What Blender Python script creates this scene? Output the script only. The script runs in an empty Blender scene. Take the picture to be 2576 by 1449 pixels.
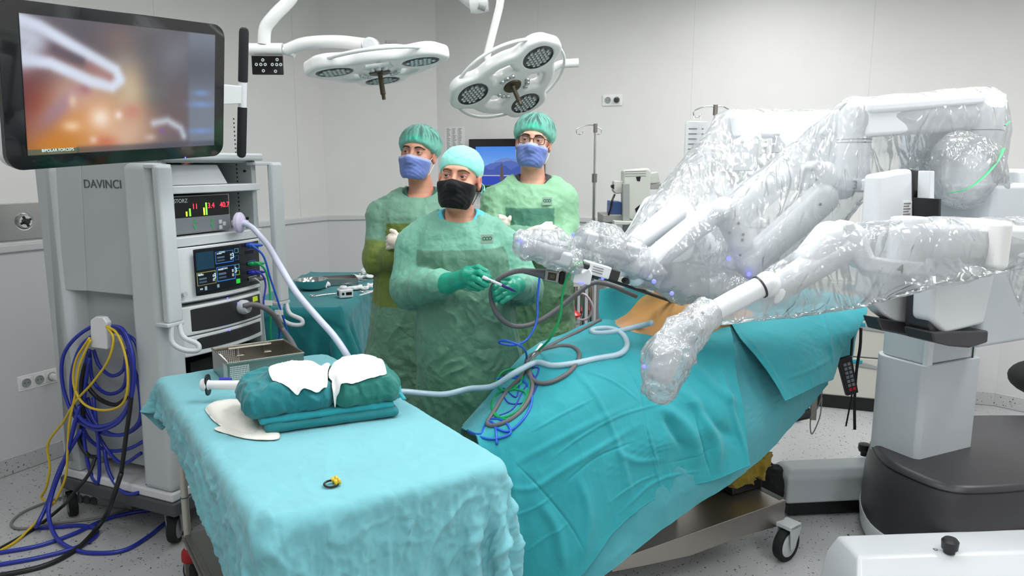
import bpy, bmesh, math, random
import numpy as np
from mathutils import Vector, Matrix
R = math.radians
rnd = random.Random(7)
C = bpy.context.scene.collection
sc = bpy.context.scene
# ---------------------------------------------------------------- camera
F_PX, CAM_H = 1860.0, 1.7
PITCH = math.atan(315 / F_PX)
cd = bpy.data.cameras.new('camera'); cam = bpy.data.objects.new('camera', cd); C.objects.link(cam)
cd.sensor_width = 36; cd.lens = F_PX * 36 / 2576; cd.clip_start = .05
cam.location = (0, 0, CAM_H); cam.rotation_euler = (math.pi / 2 - PITCH, 0, 0)
sc.camera = cam
sc.view_settings.view_transform = 'Standard'; sc.view_settings.look = 'None'
sc.view_settings.gamma = 1; sc.view_settings.use_curve_mapping = False
sc.view_settings.exposure = 0.0
sc.cycles.max_bounces = 10; sc.cycles.transparent_max_bounces = 24
sc.cycles.diffuse_bounces = 4; sc.cycles.sample_clamp_indirect = 6
# ---------------------------------------------------------------- world and lights
w = bpy.data.worlds.new('world'); sc.world = w; w.use_nodes = True
w.node_tree.nodes['Background'].inputs[0].default_value = (.9, .95, 1, 1)
w.node_tree.nodes['Background'].inputs[1].default_value = .1
def area(name, loc, sx, sy, power, col=(.985, .995, 1), rot=(0, 0, 0), spread=170):
    l = bpy.data.lights.new(name, 'AREA'); l.shape = 'RECTANGLE'; l.size = sx; l.size_y = sy
    l.energy = power; l.color = col; l.spread = R(spread)
    o = bpy.data.objects.new(name, l); C.objects.link(o); o.location = loc; o.rotation_euler = rot
    o['kind'] = 'structure'
    return o
CEIL = 3.12
# (x, y, power) of invented ceiling panels, unseen, added to light the room
ADDED_PANELS = [(-1.5, .9, 9), (.3, .6, 9), (2.0, .9, 12), (-1.3, 2.7, 7), (.35, 2.6, 24), (1.7, 2.9, 22), (-.3, 4.6, 10), (1.5, 4.4, 17), (3.1, 2.8, 23), (-.2, -1.2, 11), (2.0, -1.2, 11)]
for x, y, pw in ADDED_PANELS:
    area('added_ceiling_lamp', (x, y, CEIL - .03), .58, 1.15, pw)  # added area lamp under each invented panel
# ---------------------------------------------------------------- projection helpers (turn a spot seen in the photo into a point in the room)
_cp, _sp = math.cos(PITCH), math.sin(PITCH)
def ray(u, v):
    a = (u - 1288) / F_PX; b = (724.5 - v) / F_PX
    return Vector((a, _cp + b * _sp, -_sp + b * _cp))
def at(u, v, Y):
    d = ray(u, v); return Vector((0, 0, CAM_H)) + d * (Y / d.y)
def atz(u, v, z):
    d = ray(u, v); return Vector((0, 0, CAM_H)) + d * ((z - CAM_H) / d.z)
class Frame:
    """local axes of a thing; pix() meets the view ray with the plane local[axis] = val"""
    def __init__(s, O, ex, ez=(0, 0, 1)):
        ex = Vector(ex).normalized(); ez = Vector(ez); ez = (ez - ex * ez.dot(ex)).normalized(); ey = ez.cross(ex)
        s.M = Matrix(((ex.x, ey.x, ez.x, O[0]), (ex.y, ey.y, ez.y, O[1]), (ex.z, ey.z, ez.z, O[2]), (0, 0, 0, 1)))
        s.I = s.M.inverted()
    def pix(s, u, v, ax, val):
        c = s.I @ Vector((0, 0, CAM_H)); d = s.I.to_3x3() @ ray(u, v)
        return c + d * ((val - c[ax]) / d[ax])
    def w(s, *p): return s.M @ Vector(p)
# ---------------------------------------------------------------- materials
MATS = {}
def nt(name):
    m = bpy.data.materials.new(name); m.use_nodes = True
    return m, m.node_tree, m.node_tree.nodes['Principled BSDF']
def lin(c):
    return tuple((x / 12.92 if x <= .04045 else ((x + .055) / 1.055) ** 2.4) for x in [v / 255 for v in c]) + (1,)
def nd(t, typ, **kw):
    n = t.nodes.new(typ)
    for k, v in kw.items():
        if k in n.inputs.keys(): n.inputs[k].default_value = v
        else: setattr(n, k, v)
    return n
def mat(name, col, rough=.5, metal=0, bump=0, bscale=60, bdist=.002, spec=.5, emit=None, estr=1, coat=0, var=0, trans=0, alpha=1, sheen=0, vcol=False, aniso=0, sss=0, ntype='FBM', bscale2=0, bump2=0, stretch=None):
    m, t, b = nt(name); L = t.links
    b.inputs['Base Color'].default_value = lin(col); b.inputs['Roughness'].default_value = rough
    b.inputs['Metallic'].default_value = metal; b.inputs['Specular IOR Level'].default_value = spec
    b.inputs['Coat Weight'].default_value = coat; b.inputs['Transmission Weight'].default_value = trans
    b.inputs['Alpha'].default_value = alpha; b.inputs['Sheen Weight'].default_value = sheen
    if sss: b.inputs['Subsurface Weight'].default_value = sss; b.inputs['Subsurface Scale'].default_value = .01
    if emit: b.inputs['Emission Color'].default_value = lin(emit); b.inputs['Emission Strength'].default_value = estr
    tc = nd(t, 'ShaderNodeTexCoord'); src = tc.outputs['Object']
    if stretch:
        mp = nd(t, 'ShaderNodeMapping'); mp.inputs['Scale'].default_value = stretch; L.new(src, mp.inputs['Vector']); src = mp.outputs[0]
    colout = None
    if vcol:
        a = nd(t, 'ShaderNodeAttribute', attribute_name='Col'); colout = a.outputs['Color']
    if var:
        n = nd(t, 'ShaderNodeTexNoise', Scale=6, Detail=4); L.new(src, n.inputs['Vector'])
        mr = nd(t, 'ShaderNodeMapRange'); mr.inputs[1].default_value = .3; mr.inputs[2].default_value = .7
        mr.inputs[3].default_value = 1 - var; mr.inputs[4].default_value = 1 + var; L.new(n.outputs[0], mr.inputs[0])
        h = nd(t, 'ShaderNodeHueSaturation'); h.inputs['Color'].default_value = lin(col)
        if colout: L.new(colout, h.inputs['Color'])
        L.new(mr.outputs[0], h.inputs['Value']); colout = h.outputs[0]
    if colout: L.new(colout, b.inputs['Base Color'])
    nin = None
    for bs, bb, ty in ((bscale, bump, ntype), (bscale2, bump2, 'FBM')):
        if not bb: continue
        n = nd(t, 'ShaderNodeTexNoise', Scale=bs, Detail=5)
        n.noise_type = ty
        if ty == 'RIDGED_MULTIFRACTAL':
            n.inputs['Distortion'].default_value = .6; n.inputs['Detail'].default_value = 3
        L.new(src, n.inputs['Vector'])
        bp = nd(t, 'ShaderNodeBump', Strength=bb, Distance=bdist); L.new(n.outputs[0], bp.inputs['Height'])
        if nin: L.new(nin, bp.inputs['Normal'])
        nin = bp.outputs[0]
    if nin: L.new(nin, b.inputs['Normal'])
    MATS[name] = m
    return m
# ---------------------------------------------------------------- mesh helpers
def interp_path(pts, n=8, closed=False):
    P = [Vector(p) for p in pts]; out = []
    N = len(P); rng = range(N if closed else N - 1)
    for i in rng:
        if closed: a, b, c, d = P[(i - 1) % N], P[i], P[(i + 1) % N], P[(i + 2) % N]
        else: b, c = P[i], P[i + 1]; a = P[i - 1] if i else b * 2 - c; d = P[i + 2] if i + 2 < N else c * 2 - b
        t01 = max((b - a).length, 1e-6) ** .5; t12 = max((c - b).length, 1e-6) ** .5; t23 = max((d - c).length, 1e-6) ** .5
        m1 = (c - b) + ((b - a) / t01 - (c - a) / (t01 + t12)) * t12
        m2 = (c - b) + ((d - c) / t23 - (d - b) / (t12 + t23)) * t12
        for k in range(n):
            s = k / n; s2 = s * s; s3 = s2 * s
            out.append(b * (2 * s3 - 3 * s2 + 1) + m1 * (s3 - 2 * s2 + s) + c * (-2 * s3 + 3 * s2) + m2 * (s3 - s2))
    if not closed: out.append(P[-1].copy())
    return out
class MB:
    def __init__(s, M=None): s.v = []; s.f = []; s.M = M
    def add(s, vs, fs):
        o = len(s.v)
        s.v += [tuple((s.M @ Vector(p)) if s.M else p) for p in vs]; s.f += [tuple(i + o for i in f) for f in fs]; return s
    def box(s, lo, hi):
        x0, y0, z0 = lo; x1, y1, z1 = hi
        return s.add([(x0, y0, z0), (x1, y0, z0), (x1, y1, z0), (x0, y1, z0), (x0, y0, z1), (x1, y0, z1), (x1, y1, z1), (x0, y1, z1)],
                     [(0, 3, 2, 1), (4, 5, 6, 7), (0, 1, 5, 4), (1, 2, 6, 5), (2, 3, 7, 6), (3, 0, 4, 7)])
    def hexa(s, P): return s.add(P, [(0, 3, 2, 1), (4, 5, 6, 7), (0, 1, 5, 4), (1, 2, 6, 5), (2, 3, 7, 6), (3, 0, 4, 7)])
    def prism(s, poly, vec):
        vec = Vector(vec); n = len(poly); P = [Vector(p) for p in poly]
        return s.add([tuple(p) for p in P] + [tuple(p + vec) for p in P], [tuple(range(n - 1, -1, -1)), tuple(range(n, 2 * n))] + [(i, (i + 1) % n, n + (i + 1) % n, n + i) for i in range(n)])
    def tube(s, pts, r, seg=10, closed=False, cap=True, flat=1.0):
        P = [Vector(p) for p in pts]; n = len(P); rs = r if hasattr(r, '__len__') else [r] * n
        T = []
        for i in range(n):
            a = P[(i - 1) % n] if (closed or i) else P[0]; b = P[(i + 1) % n] if (closed or i < n - 1) else P[-1]
            d = b - a; T.append(d.normalized() if d.length > 1e-9 else Vector((0, 0, 1)))
        up = Vector((0, 0, 1)) if abs(T[0].z) < .9 else Vector((1, 0, 0))
        N = (up - T[0] * up.dot(T[0])).normalized(); vs = []
        for i in range(n):
            N = (N - T[i] * N.dot(T[i]));  N = N.normalized() if N.length > 1e-6 else T[i].orthogonal().normalized()
            B = T[i].cross(N)
            for k in range(seg):
                a = 2 * math.pi * k / seg
                vs.append(tuple(P[i] + (N * math.cos(a) * flat + B * math.sin(a)) * rs[i]))
        fs = [(i * seg + k, i * seg + (k + 1) % seg, ((i + 1) % n) * seg + (k + 1) % seg, ((i + 1) % n) * seg + k) for i in range(n if closed else n - 1) for k in range(seg)]
        if cap and not closed: fs += [tuple(range(seg - 1, -1, -1)), tuple((n - 1) * seg + k for k in range(seg))]
        return s.add(vs, fs)
    def cyl(s, a, b, r, r2=None, seg=24): return s.tube([a, b], [r, r if r2 is None else r2], seg)
    def lathe(s, prof, O=(0, 0, 0), ax=(0, 0, 1), seg=32, ref=None):
        ax = Vector(ax).normalized(); X = (Vector(ref) if ref else ax.orthogonal()).normalized(); Y = ax.cross(X); O = Vector(O); vs = []
        for r, z in prof:
            for k in range(seg):
                a = 2 * math.pi * k / seg; vs.append(tuple(O + ax * z + (X * math.cos(a) + Y * math.sin(a)) * max(r, 1e-5)))
        n = len(prof)
        fs = [(i * seg + k, i * seg + (k + 1) % seg, (i + 1) * seg + (k + 1) % seg, (i + 1) * seg + k) for i in range(n - 1) for k in range(seg)]
        return s.add(vs, fs)
    def ell(s, c, r, seg=20, M=None):
        vs = []; fs = []; nl = seg // 2; c = Vector(c)
        for i in range(nl + 1):
            th = math.pi * i / nl
            for k in range(seg):
                a = 2 * math.pi * k / seg; p = Vector((math.sin(th) * math.cos(a) * r[0], math.sin(th) * math.sin(a) * r[1], math.cos(th) * r[2]))
                vs.append(tuple(c + (M @ p if M else p)))
        for i in range(nl):
            for k in range(seg): fs.append((i * seg + k, (i + 1) * seg + k, (i + 1) * seg + (k + 1) % seg, i * seg + (k + 1) % seg))
        return s.add(vs, fs)
    def build(s, name, m, par=None, bevel=0, seg=2, ang=35, **kw):
        return mk(name, s.v, s.f, m, par, bevel=bevel, seg=seg, ang=ang, **kw)
def mk(name, V, Fc, m, par=None, bevel=0, seg=2, ang=35, col=None, smooth=True, merge=True, solid=0):
    me = bpy.data.meshes.new(name)
    if isinstance(V, np.ndarray):
        me.vertices.add(len(V)); me.vertices.foreach_set('co', np.asarray(V, np.float32).ravel())
        Fc = np.asarray(Fc, np.int32); k = Fc.shape[1]
        me.loops.add(Fc.size); me.loops.foreach_set('vertex_index', Fc.ravel())
        me.polygons.add(len(Fc)); me.polygons.foreach_set('loop_start', np.arange(0, Fc.size, k, dtype=np.int32))
        me.update(calc_edges=True); me.validate()
    else:
        me.from_pydata([tuple(p) for p in V], [], Fc)
        if merge:
            bm = bmesh.new(); bm.from_mesh(me); bmesh.ops.remove_doubles(bm, verts=bm.verts, dist=2e-5)
            bmesh.ops.recalc_face_normals(bm, faces=bm.faces); bm.to_mesh(me); bm.free()
    if par is not None: me.transform(par_world(par).inverted())
    if col is not None:
        a = me.color_attributes.new('Col', 'FLOAT_COLOR', 'POINT'); cc = np.ones((len(me.vertices), 4), np.float32); cc[:, :3] = col[:, :3]
        a.data.foreach_set('color', cc.ravel())
    if smooth:
        me.polygons.foreach_set('use_smooth', [True] * len(me.polygons))
        if ang < 180: me.set_sharp_from_angle(angle=R(ang))
    me.materials.append(m)
    o = bpy.data.objects.new(name, me); C.objects.link(o)
    if par is not None: o.parent = par
    if solid:
        q = o.modifiers.new('solid', 'SOLIDIFY'); q.thickness = solid; q.offset = -1
    if bevel:
        b = o.modifiers.new('bevel', 'BEVEL'); b.width = bevel; b.segments = seg; b.limit_method = 'ANGLE'; b.angle_limit = R(30); b.harden_normals = True
    return o
def par_world(p):
    M = p.matrix_basis.copy(); q = p.parent
    while q is not None: M = q.matrix_basis @ M; q = q.parent
    return M
def tag(o, label=None, cat=None, group=None, kind=None):
    if label: o['label'] = label
    if cat: o['category'] = cat
    if group: o['group'] = group
    if kind: o['kind'] = kind
    return o
def thing(name, label, cat, loc=(0, 0, 0), M=None, group=None):
    o = bpy.data.objects.new(name, None); C.objects.link(o); o.empty_display_size = .05
    if M is not None: o.matrix_basis = M
    else: o.location = loc
    return tag(o, label, cat, group)
def struct(o): o['kind'] = 'structure'; return o
# ---------------------------------------------------------------- numpy noise, distance fields, surface nets
_rs = np.random.RandomState(3); _perm = np.tile(_rs.permutation(256), 3); _grad = _rs.normal(size=(256, 3)); _grad /= np.linalg.norm(_grad, axis=1)[:, None]
def pnoise(P):
    P = np.asarray(P, float); i = np.floor(P).astype(int); f = P - i; u = f * f * f * (f * (f * 6 - 15) + 10); i &= 255
    def g(dx, dy, dz):
        h = _perm[_perm[_perm[(i[:, 0] + dx) & 255] + ((i[:, 1] + dy) & 255)] + ((i[:, 2] + dz) & 255)]
        return (_grad[h] * (f - (dx, dy, dz))).sum(1)
    x0 = g(0, 0, 0) * (1 - u[:, 0]) + g(1, 0, 0) * u[:, 0]; x1 = g(0, 1, 0) * (1 - u[:, 0]) + g(1, 1, 0) * u[:, 0]
    x2 = g(0, 0, 1) * (1 - u[:, 0]) + g(1, 0, 1) * u[:, 0]; x3 = g(0, 1, 1) * (1 - u[:, 0]) + g(1, 1, 1) * u[:, 0]
    return (x0 * (1 - u[:, 1]) + x1 * u[:, 1]) * (1 - u[:, 2]) + (x2 * (1 - u[:, 1]) + x3 * u[:, 1]) * u[:, 2]
def fbm(P, o=3):
    s = 0; a = 1
    for k in range(o): s = s + a * pnoise(P * 2 ** k + 17.3 * k); a *= .5
    return s
def ridge(P, o=3, sharp=1.0):
    s = 0; a = 1
    for k in range(o): s = s + a * (1 - np.minimum(np.abs(pnoise(P * 1.9 ** k + 9.1 * k)) * 2.6, 1)) ** (1 + sharp); a *= .5
    return s
def A(*p): return np.array([tuple(q) for q in p], float) if len(p) > 1 else np.array(tuple(p[0]), float)
def cap(P, a, b, ra, rb=None):
    a = np.array(tuple(a)); b = np.array(tuple(b)); rb = ra if rb is None else rb; ba = b - a
    t = np.clip(((P - a) @ ba) / (ba @ ba + 1e-12), 0, 1)
    return np.linalg.norm(P - a - t[:, None] * ba, axis=1) - (ra + (rb - ra) * t)
def chain(P, pts, rs, k=.01):
    d = None
    for i in range(len(pts) - 1):
        q = cap(P, pts[i], pts[i + 1], rs[i], rs[i + 1]); d = q if d is None else smin(d, q, k)
    return d
def elp(P, c, r, Rm=None):
    q = P - np.array(tuple(c))
    if Rm is not None: q = q @ np.array(Rm)      # rows: world -> local through the transpose
    r = np.array(r, float); k0 = np.linalg.norm(q / r, axis=1); k1 = np.linalg.norm(q / (r * r), axis=1)
    return k0 * (k0 - 1) / np.maximum(k1, 1e-9)
def rbx(P, c, h, r, Rm=None):
    q = P - np.array(tuple(c))
    if Rm is not None: q = q @ np.array(Rm)
    q = np.abs(q) - (np.array(h, float) - r)
    return np.linalg.norm(np.maximum(q, 0), axis=1) + np.minimum(q.max(1), 0) - r
def smin(a, b, k):
    h = np.clip(.5 + .5 * (b - a) / k, 0, 1); return b * (1 - h) + a * h - k * h * (1 - h)
def smax(a, b, k): return -smin(-a, -b, k)
def loft(P, tab):
    """tab rows: z, cx, cy, rx, ry  -> elliptical column, flat ends"""
    T = np.array(tab, float); T = T[np.argsort(T[:, 0])]; z = P[:, 2]
    cx, cy, rx, ry = [np.interp(z, T[:, 0], T[:, i]) for i in range(1, 5)]
    e = 2.3; d = ((np.abs(P[:, 0] - cx) / rx) ** e + (np.abs(P[:, 1] - cy) / ry) ** e) ** (1 / e)
    d = (d - 1) * np.minimum(rx, ry)
    return smax(d, np.maximum(T[0, 0] - z, z - T[-1, 0]), .03)
def nets(fn, lo, hi, h, cz=4):
    lo = np.array(lo, float); hi = np.array(hi, float); nc = np.ceil((hi - lo) / (h * cz)).astype(int) + 1; n = (nc - 1) * cz + 1
    ax = [lo[i] + np.arange(nc[i]) * h * cz for i in range(3)]
    G = np.stack(np.meshgrid(*ax, indexing='ij'), -1).reshape(-1, 3)
    D = fn(G).reshape(nc)
    near = np.abs(D) < h * cz * 1.9
    blk = np.zeros(nc - 1, bool)
    for dx in (0, 1):
        for dy in (0, 1):
            for dz in (0, 1): blk |= near[dx:nc[0] - 1 + dx, dy:nc[1] - 1 + dy, dz:nc[2] - 1 + dz]
    full = np.repeat(np.repeat(np.repeat(D, cz, 0), cz, 1), cz, 2)[:n[0], :n[1], :n[2]].astype(np.float32)
    m = np.zeros(n, bool); mb = np.repeat(np.repeat(np.repeat(blk, cz, 0), cz, 1), cz, 2)
    for dx in (0, 1):
        for dy in (0, 1):
            for dz in (0, 1): m[dx:dx + mb.shape[0], dy:dy + mb.shape[1], dz:dz + mb.shape[2]] |= mb
    idx = np.argwhere(m)
    for s0 in range(0, len(idx), 400000):
        ii = idx[s0:s0 + 400000]; full[ii[:, 0], ii[:, 1], ii[:, 2]] = fn(lo + ii * h)
    D = full
    ins = D < 0
    cnt = sum(ins[dx:n[0] - 1 + dx, dy:n[1] - 1 + dy, dz:n[2] - 1 + dz].astype(np.int8) for dx in (0, 1) for dy in (0, 1) for dz in (0, 1))
    cells = np.argwhere((cnt > 0) & (cnt < 8))
    ids = -np.ones(np.array(n) - 1, np.int64); ids[cells[:, 0], cells[:, 1], cells[:, 2]] = np.arange(len(cells))
    acc = np.zeros((len(cells), 3)); c = np.zeros(len(cells))
    cor = [(a, b, d) for a in (0, 1) for b in (0, 1) for d in (0, 1)]
    for p in cor:
        for k in range(3):
            if p[k]: continue
            q = list(p); q[k] = 1
            d0 = D[cells[:, 0] + p[0], cells[:, 1] + p[1], cells[:, 2] + p[2]]; d1 = D[cells[:, 0] + q[0], cells[:, 1] + q[1], cells[:, 2] + q[2]]
            s = (d0 < 0) != (d1 < 0); t = np.where(s, d0 / np.where(s, d0 - d1, 1), 0)
            pt = np.tile(np.array(p, float), (len(cells), 1)); pt[:, k] += t
            acc += pt * s[:, None]; c += s
    V = lo + (cells + acc / np.maximum(c, 1)[:, None]) * h
    Fs = []
    for k in range(3):
        a, b = (k + 1) % 3, (k + 2) % 3
        s0 = [slice(None)] * 3; s1 = [slice(None)] * 3; s0[k] = slice(0, -1); s1[k] = slice(1, None)
        i0 = ins[tuple(s0)]; i1 = ins[tuple(s1)]; e = np.argwhere(i0 != i1)
        e = e[(e[:, a] > 0) & (e[:, b] > 0) & (e[:, a] < n[a] - 1) & (e[:, b] < n[b] - 1)]
        fl = i0[e[:, 0], e[:, 1], e[:, 2]]
        def cid(da, db):
            q = e.copy(); q[:, a] -= da; q[:, b] -= db; return ids[q[:, 0], q[:, 1], q[:, 2]]
        Q = np.stack([cid(1, 1), cid(0, 1), cid(0, 0), cid(1, 0)], 1)
        Q[~fl] = Q[~fl][:, ::-1]; Fs.append(Q)
    Fq = np.concatenate(Fs); Fq = Fq[(Fq >= 0).all(1)]
    return V, Fq
def vnorm(V, Fq):
    a = V[Fq[:, 2]] - V[Fq[:, 0]]; b = V[Fq[:, 3]] - V[Fq[:, 1]]; nn = np.cross(a, b); N = np.zeros_like(V)
    for i in range(4): np.add.at(N, Fq[:, i], nn)
    return N / np.maximum(np.linalg.norm(N, axis=1), 1e-12)[:, None]
def relax(V, Fq, it=2, f=.5):
    for _ in range(it):
        S = np.zeros_like(V); c = np.zeros(len(V))
        for i in range(4):
            for j in (1, 3): np.add.at(S, Fq[:, i], V[Fq[:, (i + j) % 4]]); np.add.at(c, Fq[:, i], 1)
        V = V * (1 - f) + f * S / np.maximum(c, 1)[:, None]
    return V
def grid_surface(net, nu, nv):
    """Catmull-Rom surface through a net of points (rows x cols x 3)"""
    N = np.array([[tuple(p) for p in row] for row in net], float)
    def up(Aa, n):
        m = len(Aa); t = np.linspace(0, m - 1, n); i = np.minimum(t.astype(int), m - 2); s = (t - i)
        sh = (-1,) + (1,) * (Aa.ndim - 1); s = s.reshape(sh)
        Pp = np.concatenate([[2 * Aa[0] - Aa[1]], Aa, [2 * Aa[-1] - Aa[-2]]]); p0, p1, p2, p3 = Pp[i], Pp[i + 1], Pp[i + 2], Pp[i + 3]
        return .5 * (2 * p1 + (p2 - p0) * s + (2 * p0 - 5 * p1 + 4 * p2 - p3) * s ** 2 + (3 * p1 - p0 - 3 * p2 + p3) * s ** 3)
    G = up(N, nu); G = up(G.transpose(1, 0, 2), nv).transpose(1, 0, 2)
    return G
def grid_faces(nu, nv):
    i, j = np.meshgrid(np.arange(nu - 1), np.arange(nv - 1), indexing='ij'); a = (i * nv + j).ravel()
    return np.stack([a, a + 1, a + nv + 1, a + nv], 1)
def seg_curve_dist(Q, pts):
    """distance of many points to a polyline"""
    d = np.full(len(Q), 1e9)
    for a, b in zip(pts[:-1], pts[1:]):
        a = np.array(tuple(a)); b = np.array(tuple(b)); ba = b - a; t = np.clip(((Q - a) @ ba) / (ba @ ba + 1e-12), 0, 1)
        d = np.minimum(d, np.linalg.norm(Q - a - t[:, None] * ba, axis=1))
    return d
def text(s, size, w, par, name, m, ext=.0006, align='CENTER', font=None, scale=(1, 1, 1)):
    """lettering as a real mesh; w = world matrix (x right, y up, z out)"""
    cu = bpy.data.curves.new(name, 'FONT'); cu.body = s; cu.size = size; cu.extrude = ext; cu.align_x = align; cu.align_y = 'CENTER'
    to = bpy.data.objects.new(name + '_c', cu); C.objects.link(to)
    dg = bpy.context.evaluated_depsgraph_get(); dg.update(); me = bpy.data.meshes.new_from_object(to.evaluated_get(dg))
    bpy.data.objects.remove(to); bpy.data.curves.remove(cu)
    me.transform(Matrix.Diagonal((*scale, 1))); me.transform(w)
    if par is not None: me.transform(par_world(par).inverted())
    me.materials.clear(); me.materials.append(m); me.name = name
    o = bpy.data.objects.new(name, me); C.objects.link(o)
    if par is not None: o.parent = par
    return o
def basis(O, x, y):
    x = Vector(x).normalized(); y = Vector(y); y = (y - x * y.dot(x)).normalized(); z = x.cross(y)
    return Matrix(((x.x, y.x, z.x, O[0]), (x.y, y.y, z.y, O[1]), (x.z, y.z, z.z, O[2]), (0, 0, 0, 1)))
# ---------------------------------------------------------------- shared materials
M_wall = mat('painted_wall', (224, 222, 219), .55, bump=.05, bscale=9, var=.012)
M_wall2 = mat('lower_wall_panel', (208, 208, 209), .4, bump=.04, bscale=7)
M_ceil = mat('ceiling_paint', (225, 225, 222), .8, bump=.05)
M_trim = mat('rail_plastic', (205, 205, 205), .35, bump=.02)
M_white = mat('white_plastic', (228, 230, 232), .32, bump=.03, bscale=300, coat=.15)
M_white2 = mat('white_enamel', (232, 233, 232), .22, bump=.02, bscale=200, coat=.4)
M_cart = mat('cart_grey', (182, 188, 189), .42, bump=.05, bscale=400)
M_cart2 = mat('cart_pale', (203, 208, 210), .4, bump=.05, bscale=400)
M_cart_in = mat('cart_inside', (150, 156, 156), .5, bump=.04, bscale=300)
M_dark = mat('charcoal_plastic', (46, 46, 49), .42, bump=.05, bscale=500)
M_dgrey = mat('dark_grey_band', (80, 82, 86), .5, bump=.04, bscale=400)
M_black = mat('black_plastic', (16, 16, 18), .35, bump=.03, bscale=300)
M_gblack = mat('gloss_black', (9, 9, 11), .09, coat=.5, bump=.01, bscale=5)
M_rubber = mat('rubber', (28, 28, 30), .8, bump=.1, bscale=500)
M_steel = mat('brushed_steel', (176, 176, 174), .3, metal=1, bump=.06, bscale=300, stretch=(1, 1, 14))
M_chrome = mat('chrome', (205, 205, 205), .12, metal=1, bump=.01)
M_steel_d = mat('dull_steel', (138, 134, 128), .38, metal=.85, bump=.05, bscale=200)
# ================================================================ THE ROOM
def floor_mat():
    m, t, b = nt('speckled_vinyl'); L = t.links; tc = nd(t, 'ShaderNodeTexCoord')
    geo = nd(t, 'ShaderNodeNewGeometry')
    n0 = nd(t, 'ShaderNodeTexNoise', Scale=60, Detail=2); L.new(geo.outputs['Position'], n0.inputs['Vector'])
    mx0 = nd(t, 'ShaderNodeMix', data_type='RGBA'); mx0.blend_type = 'LINEAR_LIGHT'; mx0.inputs[0].default_value = .012
    L.new(geo.outputs['Position'], mx0.inputs[6]); L.new(n0.outputs['Color'], mx0.inputs[7])
    out = None; base = lin((186, 187, 187))
    prev = None
    for sc_, thr, c in ((75, .17, (60, 62, 66)), (52, .11, (105, 105, 104)), (110, .13, (128, 126, 120))):
        v = nd(t, 'ShaderNodeTexVoronoi', Scale=sc_); L.new(mx0.outputs[2], v.inputs['Vector'])
        sep = nd(t, 'ShaderNodeSeparateColor'); L.new(v.outputs['Color'], sep.inputs[0])
        th = nd(t, 'ShaderNodeMath', operation='MULTIPLY'); L.new(sep.outputs[0], th.inputs[0]); th.inputs[1].default_value = thr * 2.2
        lt = nd(t, 'ShaderNodeMath', operation='LESS_THAN'); L.new(v.outputs['Distance'], lt.inputs[0]); L.new(th.outputs[0], lt.inputs[1])
        sel = nd(t, 'ShaderNodeMath', operation='GREATER_THAN'); L.new(sep.outputs[1], sel.inputs[0]); sel.inputs[1].default_value = .62
        mu = nd(t, 'ShaderNodeMath', operation='MULTIPLY'); L.new(lt.outputs[0], mu.inputs[0]); L.new(sel.outputs[0], mu.inputs[1])
        mx = nd(t, 'ShaderNodeMix', data_type='RGBA'); L.new(mu.outputs[0], mx.inputs[0]); mx.inputs[7].default_value = lin(c)
        if prev: L.new(prev, mx.inputs[6])
        else: mx.inputs[6].default_value = base
        prev = mx.outputs[2]
    L.new(prev, b.inputs['Base Color']); b.inputs['Roughness'].default_value = .34
    n = nd(t, 'ShaderNodeTexNoise', Scale=40, Detail=3); L.new(geo.outputs['Position'], n.inputs['Vector'])
    bp = nd(t, 'ShaderNodeBump', Strength=.05, Distance=.002); L.new(n.outputs[0], bp.inputs['Height']); L.new(bp.outputs[0], b.inputs['Normal'])
    return m
M_floor = floor_mat()
PA = Vector((-2.774, 3.775)); DL = Vector((math.sin(R(27.5)), math.cos(R(27.5))))
K0 = PA - DL * 7.0
K1 = Vector((-1.56, 6.24)); K2 = Vector((-.64, 6.47)); K3 = Vector((3.42, 5.04)); K4 = Vector((4.15, 4.2)); K5 = Vector((4.15, -2.6)); K6 = Vector((K0.x, -2.6))
RING = [K0, K1, K2, K3, K4, K5, K6]
struct(MB().prism([(p.x, p.y, -.1) for p in RING], (0, 0, .1)).build('floor', M_floor))
struct(MB().prism([(p.x, p.y, CEIL) for p in RING], (0, 0, .1)).build('ceiling', M_ceil))
RAILZ = 1.243
cen = Vector((.5, 2))
def wall_run(a, b, name, tr, seams=()):
    d = (b - a).normalized(); n = Vector((d.y, -d.x))
    if n.dot(cen - a) < 0: n = -n
    o = -n * .12
    def slab(z0, z1, t0, nm, m, kind=True, s0=0, s1=None, bv=0):
        L_ = (b - a).length if s1 is None else s1; p = a + d * s0; q = a + d * L_
        x = MB().hexa([(p.x + o.x * t0, p.y + o.y * t0, z0), (q.x + o.x * t0, q.y + o.y * t0, z0), (q.x, q.y, z0), (p.x, p.y, z0)] and
                      [(*(p + o), z0), (*(q + o), z0), (*(q + n * t0), z0), (*(p + n * t0), z0), (*(p + o), z1), (*(q + o), z1), (*(q + n * t0), z1), (*(p + n * t0), z1)])
        ob = x.build(nm, m, bevel=bv); struct(ob); return ob
    slab(0, CEIL, 0, name, M_wall)
    return slab, n, d
n_tr = 0
WALLS = {}
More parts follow.
